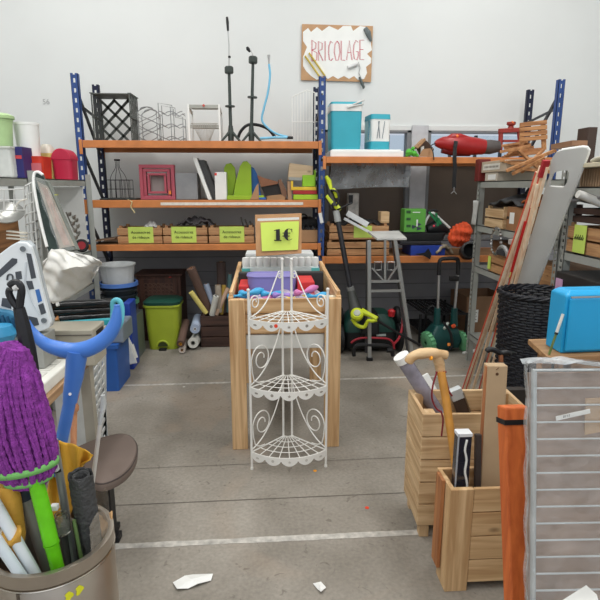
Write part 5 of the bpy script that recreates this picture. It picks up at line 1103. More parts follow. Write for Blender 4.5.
# ============================================================ CENTRE TABLE-CRATE
xl, xr = -.222, .402; yf, yb = 2.80, 3.90; ht = .895
t = thing('wooden_trough', 'waist-high pine trough on four thick legs behind the white corner shelf', 'table', ((xl+xr)/2, (yf+yb)/2, 0))
TW = {k: wood((180,138,92),(224,188,142),k) for k in 'xyz'}
for x in (xl, xr-.088):
    for y in (yf, yb-.045): MB().box(x, x+.088, y, y+.045, 0, ht).build('leg', TW['z'], t, bevel=.003)
for y in (yf+.046, yb-.067): 
    for a, b in ((.805, .888), (.69, .80)): MB().box(xl+.02, xr-.02, y, y+.018, a, b).build('end_board', TW['x'], t, bevel=.002)
for x in (xl-.0, xr-.02):
    for a, b in ((.80, .93), (.68, .795)): MB().box(x, x+.02, yf+.05, yb-.05, a, b).build('side_board', TW['y'], t, bevel=.002)
for x in (xl, xr-.02): MB().bar((x+.01, yf+.03, ht+.0), (x+.01, yb-.02, ht+.05), .026, .02).build('top_rail', TW['y'], t, bevel=.003)
MB().box(xl+.02, xr-.02, yf+.066, yb-.07, .68, .695).build('bottom_board', TW['y'], t)
o = MB().box(xl+.09, xr-.09, yf+.055, yf+.4, .595, .678).build('flat_white_box', mat((214,214,208),.5), bevel=.003); tag(o, 'white flat panel box slung under the front of the pine trough', 'box')
o.parent = None
# contents
simple_box('white_storage_rack', '', 'x', 242, 322, 258, .70, 3.62, .2, WHITE); o = bpy.data.objects['white_storage_rack']; bpy.data.objects.remove(o)
t = thing('ribbed_box', 'white plastic rack with scalloped top edge at the back of the trough', 'rack', ((xl+xr)/2, 3.65, .70))
x0, x1, _, zt = front(242, 319, 258, 258, 3.45); 
MB().box(x0, x1, 3.46, 3.76, .70, zt-.06).build('rack_body', mat((222,228,226),.5,var=.08,scale=20), t, bevel=.004)
mb = MB()
for k in range(11): xx = x0+(x1-x0)*(k+.5)/11; mb.lathe([(.0,0),(.022,0),(.026,.03),(.022,.06),(0,.065)], (xx, 3.48, zt-.06), seg=12)
mb.build('scalloped_edge', WHITE, t, smooth=True)
MB().box(x0+.02, x1-.03, 3.52, 3.7, zt-.06, zt+.025).build('raised_back', mat((212,214,212),.5), t, bevel=.01)
tq = mat((98,190,186),.5)
for xa in (x0-.004, x1-.05): MB().box(xa, xa+.055, 3.452, 3.462, .74, zt-.07).build('turquoise_side', tq, t)
o = MB().box(xl+.03, xr-.05, 3.28, 3.34, .70, P(280,272,3.3).z).build('black_case', mat((42,42,42),.5), bevel=.006); tag(o, 'long black case standing across the trough behind the lilac bin', 'case')
t = thing('lilac_bin', 'lilac plastic bin with rounded ends lying in the trough', 'bin', (P(272,290,3.1).x, 3.1, .72)); LV = mat((134,128,188),.5,var=.05)
x0, x1, _, zt = front(247, 297, 277, 277, 3.05); mb = MB(); loft(mb, [(rrect((x1-x0)/2*.92,.08,.05),.72),(rrect((x1-x0)/2,.09,.06),zt)], ((x0+x1)/2, 3.14, 0)); mb.build('bin_body', LV, t, smooth=True)
MB().tube([((x0+x1)/2+x, 3.14+y, zt) for x, y in rrect((x1-x0)/2,.09,.06)], .006, 6, closed=True).build('rim', LV, t)
RDm = mat((206,52,52),.5)
for i, (a, b) in enumerate(((239,249),(297,314))): 
    x0, x1, _, z1 = front(a, b, 280 if i else 284, 284, 3.1); o = MB().box(x0, x1, 3.05, 3.27, .70, z1).build('red_tub', RDm, bevel=.008); tag(o, 'red plastic tub %s the lilac bin in the trough' % ('right of' if i else 'left of'), 'tub')
pal = [('blue',(66,166,216)),('blue',(66,166,216)),('pink',(206,120,176)),('blue',(66,166,216)),('violet',(150,120,196)),('yellow',(220,196,70)),('pink',(206,120,176)),('blue',(66,166,216)),('cream',(220,214,190))]
where = ['at the left end of the trough front','second from the left in the trough','under the lilac bin on the left','in the middle front of the trough','in the heap right of the middle','small one before the lilac bin','low in the right half of the trough','at the right end of the trough front','at the far right corner inside the trough']
for i, ((cn, c), wh) in enumerate(zip(pal, where)):
    u = i/8; xx = xl+.06+(xr-xl-.12)*u; zc = .885+.02*math.sin(i*2.3)
    pts = [(xx-.07, 2.93+.03*math.sin(i), zc), (xx-.02, 2.90, zc+.012), (xx+.07, 2.95+.04*math.cos(i*2), zc+.025*math.sin(i*1.3))]
    o = MB().tube(spline(pts, 5), [.014+.008*math.sin(k*.31*PI) if 0 < k < 10 else .008 for k in range(11)], 10).build('toy_piece', mat(c, .4), smooth=True); tag(o, '%s plastic toy piece %s' % (cn, wh), 'toy', 'plastic pieces heaped in the trough')
o = MB().surf(lambda u, v: (xl+.03+(xr-xl-.06)*u, 2.88+.3*v, .835+.045*math.sin(u*3.1)*1+.012*math.sin(u*30+v*9)+.01*math.sin(v*25)), 30, 12).build('plastic_bags', mat((190,176,196),.4,var=.35,scale=22,bump=.5), smooth=True, solid=.01); tag(o, 'pale pinkish plastic wrapping filling the trough under the toys', 'wrapping')
# price board
t = thing('price_board', 'kraft board holding a lime card that reads 1€ above the trough', 'sign', P(277,258,3.4))
q = [P(255,215,3.42), P(301.5,213.5,3.42), P(301.5,253.5,3.35), P(256,256.5,3.35)]
def plate(q, th, name, m, parent, off=0, **k):
    n = (q[1]-q[0]).cross(q[3]-q[0]).normalized(); n = n if n.y < 0 else -n
    f = [p+n*(off+th) for p in q]; b = [p+n*off for p in q]; return MB().hexa([b[3], b[2], f[2], f[3], b[0], b[1], f[1], f[0]]).build(name, m, parent, **k), n
_, n = plate(q, .008, 'kraft_board', mat((186,142,100),.8), t, bevel=.002)
q2 = [P(260.5,223,3.40), P(299,221.5,3.40), P(298,250,3.35), P(262,251.5,3.35)]; plate(q2, .003, 'lime_card', mat((204,226,98),.7,var=.03), t, .0085)
q3 = [P(257.5,218.5,3.41), P(299,217,3.41), P(299,219.5,3.41), P(257.5,221,3.41)]; o, _ = plate(q3, .001, 'paper_strip', WHITE, t, .0085); 
ux = (q2[1]-q2[0]).normalized(); uy = (q2[0]-q2[3]).normalized()
def at(x, y): return P(x, y, 3.37)+n*.02
def glyph(polys, nm):
    mb = MB()
    for pl in polys:
        pp = [at(*c) for c in pl]; o_ = pp[0]; mb.prism([((p-o_).dot(ux), (p-o_).dot(uy)) for p in pp], o_, ux, uy, .0015)
    return mb.build(nm, INK, t)
one = [[(275.9,230.2),(279.8,229.4),(279.8,241),(275.9,241)], [(274,240.4),(281.4,240.4),(281.4,241.4),(274,241.4)], [(274,231),(276.5,229.8),(276.5,231),(274,231.8)]]
def cres(cx, cy, rx, ry, a0, a1, w0):
    out = []; inn = []
    for i in range(19):
        a = R(a0+(a1-a0)*i/18); f = math.sin(PI*i/18); out.append((cx+rx*math.cos(a), cy-ry*math.sin(a))); inn.append((cx+(rx-.5-w0*f)*math.cos(a)+.2, cy-(ry-.55)*math.sin(a)))
    return out+inn[::-1]
eu = [cres(288.6,235.3,4.9,6.2,48,312,3.4), [(282.6,233.2),(290.2,233.2),(290,234.1),(282.4,234.1)], [(282.4,236.2),(289.6,236.2),(289.4,237.1),(282.2,237.1)], [(291.2,229.4),(292,229.4),(292,233),(291.4,233)]]
glyph(one, 'digit_one'); glyph(eu, 'euro_sign')
# ============================================================ WHITE CORNER SHELF
WS = mat((232,230,224),.45,var=.03)
c0 = V((.098, 2.785, 0)); RR = .285; t = thing('corner_shelf', 'white wrought metal corner shelf with scalloped trim and scrolls', 'shelf', c0)
aL, aR = -135, -45
def cp(r, a, z): return V((c0.x+r*math.cos(R(a)), c0.y+r*math.sin(R(a)), z))
zl = (.10, .47, .838); ztop = .985; zback = 1.115
for a, nm in ((aL, 'side'), (aR, 'side')):
    MB().tube([cp(RR, a, 0), cp(RR, a, ztop)], .0065, 10).build('side_post', WS, t, smooth=True)
    MB().lathe([(0,-.008),(.008,-.005),(.0095,0),(.008,.006),(0,.010)], cp(RR, a, ztop+.006), seg=12).build('finial', WS, t, smooth=True)
    MB().lathe([(0,0),(.009,0),(.008,.012),(0,.012)], cp(RR, a, 0), seg=12).build('foot', WS, t)
    MB().tube([cp(.035, a, .085), cp(.035, a, zback)], .0065, 10).build('back_post', WS, t, smooth=True)
    MB().lathe([(0,-.008),(.008,-.005),(.0095,0),(.008,.006),(0,.010)], cp(.035, a, zback+.006), seg=12).build('finial', WS, t, smooth=True)
for li, z in enumerate(zl):
    mb = MB()
    for k in range(9): a = aL+(aR-aL)*k/8; mb.tube([cp(.03, a, z), cp(RR, a, z)], .0028 if 0 < k < 8 else .004, 6)
    for r in (.10, .16, .22): mb.tube([cp(r, aL+(aR-aL)*k/16, z) for k in range(17)], .0024, 6)
    mb.tube([cp(RR, aL+(aR-aL)*k/24, z) for k in range(25)], .0045, 6)
    gr = mb.build('shelf_grid', WS, t, smooth=True)
    # scalloped apron with star cut-outs drawn as raised darker shapes
    N = 60; mb = MB(); top = []; bot = []
    for k in range(N+1):
        u = k/N; a = aL+(aR-aL)*u; s = abs(math.sin(PI*u*5))**.7; d = .016+.028*s
        for st, rr in ((0, RR+.001), (1, RR+.004)): pass
        top.append((cp(RR+.001, a, z+.004), cp(RR+.0035, a, z+.004))); bot.append((cp(RR+.001, a, z-d), cp(RR+.0035, a, z-d)))
    T_ = [(mb.v(p), mb.v(q)) for p, q in top]; B_ = [(mb.v(p), mb.v(q)) for p, q in bot]
    for k in range(N):
        mb.bm.faces.new([T_[k][1], B_[k][1], B_[k+1][1], T_[k+1][1]]); mb.bm.faces.new([T_[k][0], T_[k+1][0], B_[k+1][0], B_[k][0]])
        mb.bm.faces.new([B_[k][0], B_[k+1][0], B_[k+1][1], B_[k][1]]); mb.bm.faces.new([T_[k][0], T_[k][1], T_[k+1][1], T_[k+1][0]])
    for k in (0, N): mb.bm.faces.new([T_[k][0], B_[k][0], B_[k][1], T_[k][1]])
    ap = mb.build('scalloped_apron', WS, t)
    for k in range(5):
        a = aL+(aR-aL)*(k+.5)/5; c = cp(RR+.0038, a, z-.02); ux_ = V((-math.sin(R(a)), math.cos(R(a)), 0)); uy_ = V((0,0,1))
        if k == 2: pl = [((.010 if i % 2 == 0 else .004)*math.sin(PI*i/5), (.010 if i % 2 == 0 else .004)*math.cos(PI*i/5)) for i in range(10)]
        elif k in (0, 4): pl = [(.011*math.cos(x), .005*math.sin(x)) for x in [2*PI*i/12 for i in range(12)]]
        else: pl = [(.009*math.cos(x)*(1 if math.cos(x) > 0 else .8), .008*math.sin(x)+.002) for x in [2*PI*i/9 for i in range(9)]]
        MB().prism(pl, c, ux_, uy_, .0008).build('cut_out', mat((150,144,134) if li else (196,192,184),.7), ap)
    # curved stays and scrolls on both sides, rising above this shelf
    for s, a in ((-1, aL), (1, aR)):
        zt_ = (zl[li+1] if li < 2 else zback)-.02; H_ = zt_-z
        pts = bez([cp(.035+.0, a, zt_-.0), cp(.06, a, z+H_*.62), cp(.16, a, z+H_*.12), cp(RR*.85, a, z+.03), cp(RR*.99, a, z+.012)], 14)
        if li == 2: pts = bez([cp(.045, a, z+H_*.72), cp(.055, a, z+H_*.9), cp(.075, a, z+H_*.95), cp(.10, a, z+H_*.55), cp(.14, a, z+H_*.12), cp(RR*.8, a, z+.02), cp(RR*.98, a, z+.01)], 18)
        MB().tube(pts, .0035, 8).build('curved_stay', WS, t, smooth=True)
        sc = 1.0 if li < 2 else .48
        cc = RR-.075*sc-.008; zc = z+.03+.11*sc
        sp = [cp(RR-.004, a, z+.012+.02*sc)]
        for i in range(30):
            th = -10+i*19; rr = .072*sc*(1-i/29*.72); sp.append(cp(cc+rr*math.cos(R(th)), a, zc+rr*1.15*math.sin(R(th))))
        MB().tube(spline([cp(RR-.10*sc, a, z+.006), cp(RR-.03*sc, a, z+.02*sc+.006)]+sp[1:], 2), .0035, 8).build('scroll', WS, t, smooth=True)
    if li == 2:
        for a in (aL, aR):
            MB().tube([cp(.038+.022*(1-i/22*.7)*1+.020*(1-i/22*.6)*math.cos(R(180-i*22)), a, zback-.075+.024*(1-i/22*.6)*math.sin(R(180-i*22))) for i in range(23)], .003, 8).build('top_scroll', WS, t, smooth=True)
        MB().lathe([(0,0),(.0095,0),(.0095,.001),(0,.001)], cp(RR+.004, -103, z-.014), V((math.cos(R(-103)), math.sin(R(-103)), 0)).to_track_quat('Z','Y').to_matrix()).build('sticker', mat((236,72,44),.5), ap, label='round orange-red sticker')
# floor bits
for i, (x, y, c, lab) in enumerate(((315,471,(240,160,40),'tiny orange dot lying on the floor before the corner shelf'),(367,508,(226,70,40),'tiny red dot lying on the floor towards the pine crates'),(184,417-30,(214,212,206),'tiny white speck on the floor by the back white line'))):
    q = G(x, y, 0); tag(MB().lathe([(0,.001),(.010,.001),(.010,.0025),(0,.003)], (q.x, q.y, 0), seg=10).build('floor_dot', mat(c,.6)), lab, 'dot')
def scrapm(pts, name, label):
    q = [G(x, y, .003) for x, y in pts]; o_ = q[0]; N = len(q); c = sum(q, V())/N; mb = MB(); cv = mb.v(c+V((0,0,.014))); vs = [mb.v(p+V((0,0,.002+.008*(i%2)))) for i, p in enumerate(q)]
    for i in range(N): mb.bm.faces.new([cv, vs[i], vs[(i+1)%N]])
    tag(mb.build(name, WHITE, solid=.002), label, 'paper')
scrapm([(173,583),(185,578),(193,575),(213,576),(211,581),(198,586),(188,589),(177,591)], 'paper_scrap', 'crumpled white paper scrap on the floor at the bottom centre-left')
scrapm([(313,584),(321,584),(326,588),(321,594),(318,590)], 'paper_scrap', 'small white paper bit on the floor right of the larger scrap')

# ============================================================ LEFT GREY SHELVING
LX = -1.49
metal_shelving('grey perforated shelving unit on the left carrying the row of plastic pots', LX-.62, LX, 3.50, 4.52, 1.60, (1.555, .975, .70, .25), -1)
metal_shelving('nearer grey shelving unit at the left edge with wire baskets leaning on it', LX-.62, LX, 2.46, 3.47, 1.60, (1.555, 1.10, .74, .25), -1)
ZS = 1.556
def pot(name, label, cat, px0, px1, pyt, pyb, Y, m, prof=None, sub=None, zb=None, k=.82):
    x0, x1, z0, z1 = front(px0, px1, pyt, pyb, Y); zb = ZS if zb is None else zb; r = (x1-x0)/2; h = z1-zb
    t = thing(name, label, cat, ((x0+x1)/2, Y, zb)); MB().lathe([(0,.001),(r*k,.001),(r*.97,h-.02),(r,h-.018),(r,h),(r*.93,h),(r*k*.93,.01),(0,.01)], ((x0+x1)/2, Y, zb), seg=28).build('pot_body', m, t, smooth=True)
    return t, (x0+x1)/2, r, zb, h
# row on the shelf top
PG2 = mat((178,208,150),.5)
t = thing('tin_box', 'white tin container at the far left under the pale green pot', 'tin', (P(4,178,3.9).x, 3.95, ZS)); x0, x1, _, z1 = front(-14, 9.5, 146, 146, 3.85)
MB().box(x0, x1, 3.85, 4.1, ZS+.001, z1).build('tin_body', mat((206,208,204),.4), t, bevel=.02)
MB().box(x0-.003, x1+.003, 3.845, 4.105, z1-.02, z1).build('lid', mat((196,198,190),.4), t, bevel=.006)
t, cx, r, zb, h = pot('plastic_pot', 'pale green plastic pot with lid standing on the white tin', 'pot', -14, 13, 119, 146, 3.97, PG2, zb=z1)
MB().lathe([(0,h),(r+.012,h),(r+.012,h+.02),(r*.8,h+.035),(0,h+.035)], (cx, 3.97, zb)).build('lid', PG2, t, smooth=True)
t = thing('snack_tin', 'dark blue upright carton with a small red lettering band', 'carton', (P(16,178,3.95).x, 3.98, ZS)); x0, x1, _, z1 = front(9.5, 21.5, 146.5, 146.5, 3.92)
MB().box(x0+.001, x1, 3.92, 4.08, ZS+.001, z1).build('carton_body', mat((44,42,104),.4), t, bevel=.002); q = P(17.5,157,3.918); MB().box(q.x-.03, q.x+.028, 3.917, 3.919, q.z-.012, q.z+.012).build('red_band', mat((206,70,76),.5), t)
t = thing('red_tub', 'orange-red plastic tub with a pinkish window under the white pot', 'tub', (P(31,178,4.1).x, 4.1, ZS)); x0, x1, _, z1 = front(21.5, 41, 156, 156, 4.05)
mb = MB(); loft(mb, [(rrect((x1-x0)/2*.9,.09,.03),ZS+.001),(rrect((x1-x0)/2,.1,.03),z1)], ((x0+x1)/2, 4.16, 0)); mb.build('tub_body', mat((206,58,38),.4), t, smooth=True)
q0, q1 = P(29.5,178,4.04), P(40,163,4.04); MB().box(q0.x, q1.x, 4.045, 4.06, ZS+.005, q1.z).build('window', mat((210,110,116),.4), t)
t, *_ = pot('plastic_pot', 'tall white plastic pot standing on the orange-red tub', 'pot', 15.5, 40, 123, 156, 4.15, WHITE, zb=z1+.001, k=.86)
t = thing('plastic_canister', 'yellowish translucent canister with pale domed lid behind the red tub', 'canister', (P(45,178,4.3).x, 4.32, ZS)); x0, x1, _, z1 = front(38, 51, 153, 153, 4.28)
mb = MB(); loft(mb, [(rrect((x1-x0)/2,.07,.03),ZS+.001),(rrect((x1-x0)/2,.07,.03),z1)], ((x0+x1)/2, 4.36, 0)); mb.build('canister_body', mat((206,186,112),.4), t, smooth=True)
mb = MB(); loft(mb, [(rrect((x1-x0)/2,.07,.03),z1),(rrect((x1-x0)/2*.9,.065,.03),z1+.04),(rrect((x1-x0)/2*.5,.04,.02),z1+.07)], ((x0+x1)/2-.01, 4.36, 0)); mb.build('lid', mat((210,204,190),.35), t, smooth=True)
t = thing('swing_bin', 'crimson swing-top bin with a domed lid, rightmost in the row', 'bin', (P(62,178,4.3).x, 4.35, ZS)); x0, x1, _, z1 = front(50.5, 70.5, 160, 160, 4.28); zt = P(62,148.5,4.3).z; CRM = mat((186,40,70),.4,var=.04)
mb = MB(); hw = (x1-x0)/2; loft(mb, [(rrect(hw*.95,.08,.03),ZS+.001),(rrect(hw,.085,.03),z1)], ((x0+x1)/2, 4.37, 0)); mb.build('bin_body', CRM, t, smooth=True)
mb = MB(); pl = [(hw*math.cos(R(a)), (zt-z1)*math.sin(R(a))) for a in range(0, 181, 12)]; mb.prism(pl, ((x0+x1)/2, 4.455, z1+.001), (1,0,0), (0,0,1), .17); mb.build('domed_lid', CRM, t, bevel=.004)
# things on the shelves behind the racks
o = MB().box(LX-.5, LX-.1, 3.0, 3.45, 1.29, 1.50).build('wooden_crate', wood((120,82,50),(170,122,78),'y')); tag(o, 'brown wooden box near the shelf top at the left edge', 'crate'); o.location.z = 1.11; 
o = MB().box(LX-.5, LX-.06, 2.55, 3.1, 1.101, 1.25).build('wooden_crate', wood((110,72,42),(160,112,70),'y')); tag(o, 'low brown wooden box behind the round metal dish at the left edge', 'crate')
for k in range(3):
    a = P(8, 231+3.5*k, 2.45); b = P(26, 233+3.2*k, 2.42); o = MB().bar(a, b, .02, .006).build('white_ruler', mat((220,214,200),.5)); tag(o, 'thin pale flat stick in a small stack before the brown box', 'stick', 'pale flat sticks at the left edge')
t = thing('metal_dish', 'round grey metal dish tilted on the left shelving', 'dish', P(8, 222, 2.5)); c = P(6, 216, 2.46)
MB().lathe([(0,0),(.06,.004),(.075,.02),(.078,.024),(.06,.012),(0,.008)], c, V((.25,-.5,.8)).to_track_quat('Z','Y').to_matrix(), 28).build('dish_body', mat((150,150,146),.3,.7), t, smooth=True)
# white wire baskets/racks
def wiregrid(name, label, quad_, nu, nv, r, m, depth=None):
    t = thing(name, label, 'rack', quad_[3]); a, b, c, d = quad_; mb = MB()
    for i in range(nu+1): mb.tube([a.lerp(b, i/nu), d.lerp(c, i/nu)], r, 6)
    mb.build('vertical_wires', m, t)
    mb = MB()
    for j in range(nv+1):
        p, q = a.lerp(d, j/nv), b.lerp(c, j/nv); mb.tube([p, q], r, 6) if not depth else mb.tube([p, p.lerp(q,.5)+V(depth), q], r, 6)
    mb.build('cross_wires', m, t); return t
WW = mat((206,206,202),.4)
wiregrid('wire_rack', 'white wire rack of square loops hanging on the grey shelf post', [P(24,190,2.6), P(32,182,2.6), P(38,262,2.45), P(28,262,2.45)], 3, 8, .0028, WW, (0,-.03,0))
wiregrid('wire_rack', 'second wire rack, a looped column just right of the first', [P(33,196,2.7), P(38,190,2.7), P(41,256,2.55), P(36,258,2.55)], 2, 7, .0028, WIRE, (.02,-.03,0))
wiregrid('wire_basket', 'white wire basket front at the far left below the shelf rail', [P(-6,190,2.45), P(24,189,2.45), P(24,210,2.45), P(-6,211,2.45)], 3, 2, .0028, WW)
MB().tube(spline([P(14,212,2.44), P(19,202,2.44), P(27,199,2.44)]), .004, 6).build('orange_tipped_wire', mat((220,216,206),.5)); tag(bpy.data.objects['orange_tipped_wire'], 'bent white wire with pale tip over the round dish', 'wire')
# white panel + silver ornament behind
o = MB().box(LX-.35, LX-.02, 4.44, 4.46, 0.976, 1.50).build('white_board', WHITE); tag(o, 'white board standing at the back end of the left shelving', 'board')
t = thing('metal_ornament', 'silver leafy metal ornament sticking out behind the leaning frames', 'ornament', P(74, 238, 3.9)); mb = MB()
for x, y, s in ((68,213,3),(72,216,3.5),(75,219,3),(71,222,4),(76,225,3.5),(73,229,4),(77,232,3),(74,236,4)): mb.tube([P(x, y, 3.9), P(x+s*.5, y+s*.5, 3.88), P(x+s, y-s*.3, 3.86)], [.004,.014,.003], 6)
mb.build('leaves', mat((166,162,152),.3,.7), t, smooth=True)
MB().tube([P(79,236,3.9), P(72,226,3.9), P(66,212,3.9)], .005, 6).build('stem', mat((120,116,108),.4,.6), t)
# leaning frames wrapped
Y = 2.55
t = thing('round_mirror', 'dark backed oval mirror with thin white rim leaning back on the left shelving', 'mirror', P(48,255,2.5))
out = [(34.5,173.5),(38,172),(43,175),(46,186),(50,200),(54,218),(57,236),(58,252),(50,256),(47,247),(43,232),(38.5,212),(35,193),(33.5,180)]
pp = [P(x, y, 2.56-(y-172)*.002) for x, y in out]; o_ = pp[0]; uy = V((0,.3,1)).normalized()
mb = MB(); n_ = V((0,-1,.25)).normalized(); f = [mb.v(p) for p in pp]; bk_ = [mb.v(p-n_*.02) for p in pp]; mb.bm.faces.new(f); mb.bm.faces.new(bk_[::-1])
for i in range(len(f)): mb.bm.faces.new([f[i], f[(i+1)%len(f)], bk_[(i+1)%len(f)], bk_[i]])
mb.build('mirror_back', mat((40,54,50),.25,var=.4,scale=14), t); MB().tube(spline([pp[9],pp[10],pp[11],pp[12],pp[13],pp[0],pp[1],pp[2]],4), .007, 8).build('white_rim', WHITE, t, smooth=True)
t = thing('framed_picture', 'grey-framed picture wrapped in clear film leaning in front of the oval mirror', 'picture', P(66,250,2.4))
q = [P(39,178,2.5), P(51,182,2.46), P(80.5,250,2.34), P(65,253,2.36)]
_, n = plate(q, .02, 'frame_body', mat((104,108,100),.4), t, bevel=.003)
qi = [q[0].lerp(q[2],.06), q[1].lerp(q[3],.08), q[2].lerp(q[0],.05), q[3].lerp(q[1],.06)]; plate(qi, .002, 'picture_sheet', mat((176,164,150),.6,var=.2,scale=14), t, .0205)
qj = [q[0].lerp(q[3],.12).lerp(q[1].lerp(q[2],.12),.3), q[0].lerp(q[3],.12).lerp(q[1].lerp(q[2],.12),.75), q[0].lerp(q[3],.92).lerp(q[1].lerp(q[2],.92),.75), q[0].lerp(q[3],.92).lerp(q[1].lerp(q[2],.92),.35)]
plate(qj, .0015, 'picture_panel', mat((190,160,146),.6,var=.2,scale=20), t, .0228)
mb = MB(); g = mb.surf(lambda u, v: q[0].lerp(q[1], u).lerp(q[3].lerp(q[2], u), v)+n*(.03+.004*math.sin(u*14+v*20)), 14, 30); mb.build('clear_film', mat((210,214,212),.1,alpha=.25,bump=.8,scale=14), t, smooth=True)
o = MB().lathe([(0,0),(.008,0),(.008,.002),(0,.002)], P(56.5,195,2.36)).build('yellow_dot', mat((220,220,40),.5), t)
# white bag
t = thing('paper_bag', 'large crumpled white plastic sheet draped over the lower ends of the frames', 'sheet', P(65,285,2.2))
ctrl = [[(43,262),(41,280),(42,302)],[(52,249),(55,272),(60,302)],[(64,250),(70,268),(78,293)],[(80,254),(86,266),(92,282)],[(101,260),(101,265),(97,271)]]
def bagf(u, v):
    i = min(3, int(u*4)); f = u*4-i; j = min(1, int(v*2)); g = v*2-j
    def pt(a, b): x, y = ctrl[a][b]; return P(x, y, 2.22+.10*math.sin(a*1.4+b*2)*(1 if b else .5)-(.05 if b == 1 else 0))
    p0 = pt(i, j).lerp(pt(i+1, j), f); p1 = pt(i, j+1).lerp(pt(i+1, j+1), f); return p0.lerp(p1, g)+V((0, .012*math.sin(u*17+v*9)+.006*math.sin(u*31-v*20), 0))
MB().surf(bagf, 44, 24).build('sheet_body', mat((216,214,208),.5,var=.05,bump=.4,scale=7), t, smooth=True, solid=.004)
# clutter below the white bag
o = MB().tube([P(50,285,2.5), P(56,322,2.33)], .022, 4).build('tan_stick', mat((190,130,80),.6)); tag(o, 'orange-brown wooden piece under the white sheet', 'wood')
for i, (a, b) in enumerate((((48,282),(54,303)),((52,284),(58,306)))): o = MB().bar(P(*a,2.35), P(*b,2.3), .012, .008, (0,1,0)).build('white_clip', WHITE); tag(o, ('left','right')[i]+' one of two white plastic strips hanging under the white sheet', 'strip')
o = MB().bar(P(58,294,3.6), P(70,286,3.9), .05, .03).build('red_strip', mat((150,36,44),.5)); tag(o, 'dark red piece in the shadow under the white sheet', 'piece')
o = MB().lathe([(0,0),(.05,0),(.05,.05),(.044,.055),(0,.055)], P(82,246,4.12), V((.3,-1,.2)).to_track_quat('Z','Y').to_matrix(), 20).build('black_cup', BLACK, smooth=True); tag(o, 'black round cap with red inside behind the wrapped picture', 'cap'); MB().lathe([(0,.0555),(.03,.0555),(.03,.058),(0,.058)], P(82,246,4.12), V((.3,-1,.2)).to_track_quat('Z','Y').to_matrix(), 20).build('red_inside', mat((150,30,40),.5), o)
# ============================================================ TABLE WITH BOXES, LEFT
zt = .80
t = thing('work_table', 'pale wooden table at the left loaded with boxes and cleaning gear', 'table', (-1.1, 2.0, 0))
MB().box(-1.5, -.755, 1.66, 2.34, zt-.035, zt-.001).build('table_top', wood((150,116,84),(196,160,122),'y'), t, bevel=.004)
for x in (-1.46, -.80-.05):
    for y in (1.72, 2.26): MB().box(x, x+.045, y, y+.045, 0, zt-.035).build('leg', mat((170,164,150),.5), t)
t = thing('white_tray', 'white slatted plastic tray lying on the pale table', 'tray', (-.95, 1.85, zt))
MB().box(-1.2, -.77, 1.69, 1.99, zt, zt+.045).build('tray_body', mat((226,224,216),.5), t, bevel=.006)
mb = MB()
for k in range(4): mb.box(-1.17, -.80, 1.72+.065*k, 1.765+.065*k, zt+.045, zt+.049)
mb.build('raised_slats', mat((214,212,204),.5), t, bevel=.002)
# beige box
t = thing('beige_box', 'beige metal box with a black handle slot on its right end', 'box', (-1.0, 2.15, zt))
fl_, fr_ = P(34,345,2.0), P(92,345,2.0); zb_ = zt+.001; zt2 = P(92,330,2.02).z
MB().box(fl_.x, fr_.x, 2.02, 2.17, zb_, zt2).build('box_body', mat((168,162,146),.5,var=.05), t, bevel=.004)
MB().box(fl_.x+.01, fr_.x-.005, 2.016, 2.02, zt2-.022, zt2-.018).build('lid_line', mat((96,92,84),.6), t); MB().box(fr_.x, fr_.x+.003, 2.06, 2.14, zt2-.035, zt2-.015).build('handle_slot', BLACK, t)
# black rolls and turquoise frame
for i, (ya, yb, r) in enumerate(((306,303,.022),(313,310,.020),(320,316,.024))):
    o = MB().tube([P(44, ya, 2.32), P(112, yb, 2.5)], r, 12).build('black_roll', mat((20,20,22),.22,bump=.4), smooth=True); tag(o, ('topmost','middle','lowest')[i]+' glossy black plastic roll lying above the turquoise frame', 'roll', 'black plastic rolls on the left table')
TQ2 = mat((58,176,190),.4)
t = thing('turquoise_frame', 'turquoise plastic cart frame with a rounded hoop at its right end', 'frame', P(80,330,2.3))
MB().bar(P(46,326,2.33), P(115,321,2.33), .03, .03).build('long_rail', TQ2, t, bevel=.006)
hp = spline([P(112,325,2.33), P(113,313,2.33), P(113,303,2.33), P(116,300,2.33), P(120,302,2.33), P(122,310,2.33), P(121,322,2.33), P(117,330,2.33)],4); MB().tube(hp, .012, 10).build('hoop', mat((104,196,214),.4), t, smooth=True)
MB().tube([P(116,303,2.36), P(118,306,2.36), P(119,318,2.36)], .012, 8).build('hinge', mat((36,90,120),.4), t, smooth=True)
MB().tube([P(115,303,2.345), P(117.5,310,2.345), P(118,320,2.345)], .010, 8).build('black_grip', BLACK, t, smooth=True)
# blue crate, tote, a-frame sign
BC = mat((42,92,168),.45,var=.05); a = G(105,391,0); b = G(119,392,0)
t = thing('blue_crate', 'blue plastic crate on the floor under the clear tote', 'crate', (-1.25, 3.9, 0)); x0, x1 = P(104,391,3.74).x-.1, P(119.5,391,3.74).x; zc = P(112,345,3.74).z
mb = MB(); loft(mb, [(rrect((x1-x0)/2*.96,.17,.02),.001),(rrect((x1-x0)/2,.18,.02),zc-.03)], ((x0+x1)/2, 3.92, 0)); mb.build('crate_body', BC, t, smooth=True)
mb = MB(); loft(mb, [(rrect((x1-x0)/2+.015,.19,.02),zc-.03),(rrect((x1-x0)/2+.015,.19,.02),zc)], ((x0+x1)/2, 3.92, 0)); mb.build('rim', BC, t, smooth=True)
x1b = P(122,340,3.74).x; z1 = P(112,326,3.74).z
o = MB().box(x0+.0, x1b-.0, 3.78, 4.06, zc+.001, z1).build('clear_tote', mat((146,158,172),.3,trans=.3), bevel=.012); tag(o, 'translucent grey tote standing on the blue crate', 'tote')
x0, x1_, _, z1 = front(117, 128.5, 322, 322, 4.15); o = MB().box(x0+.03, x1_, 4.22, 4.42, .001, z1+.14).build('blue_bin', mat((36,66,160),.45), bevel=.01); tag(o, 'darker blue bin behind the clear tote', 'bin')
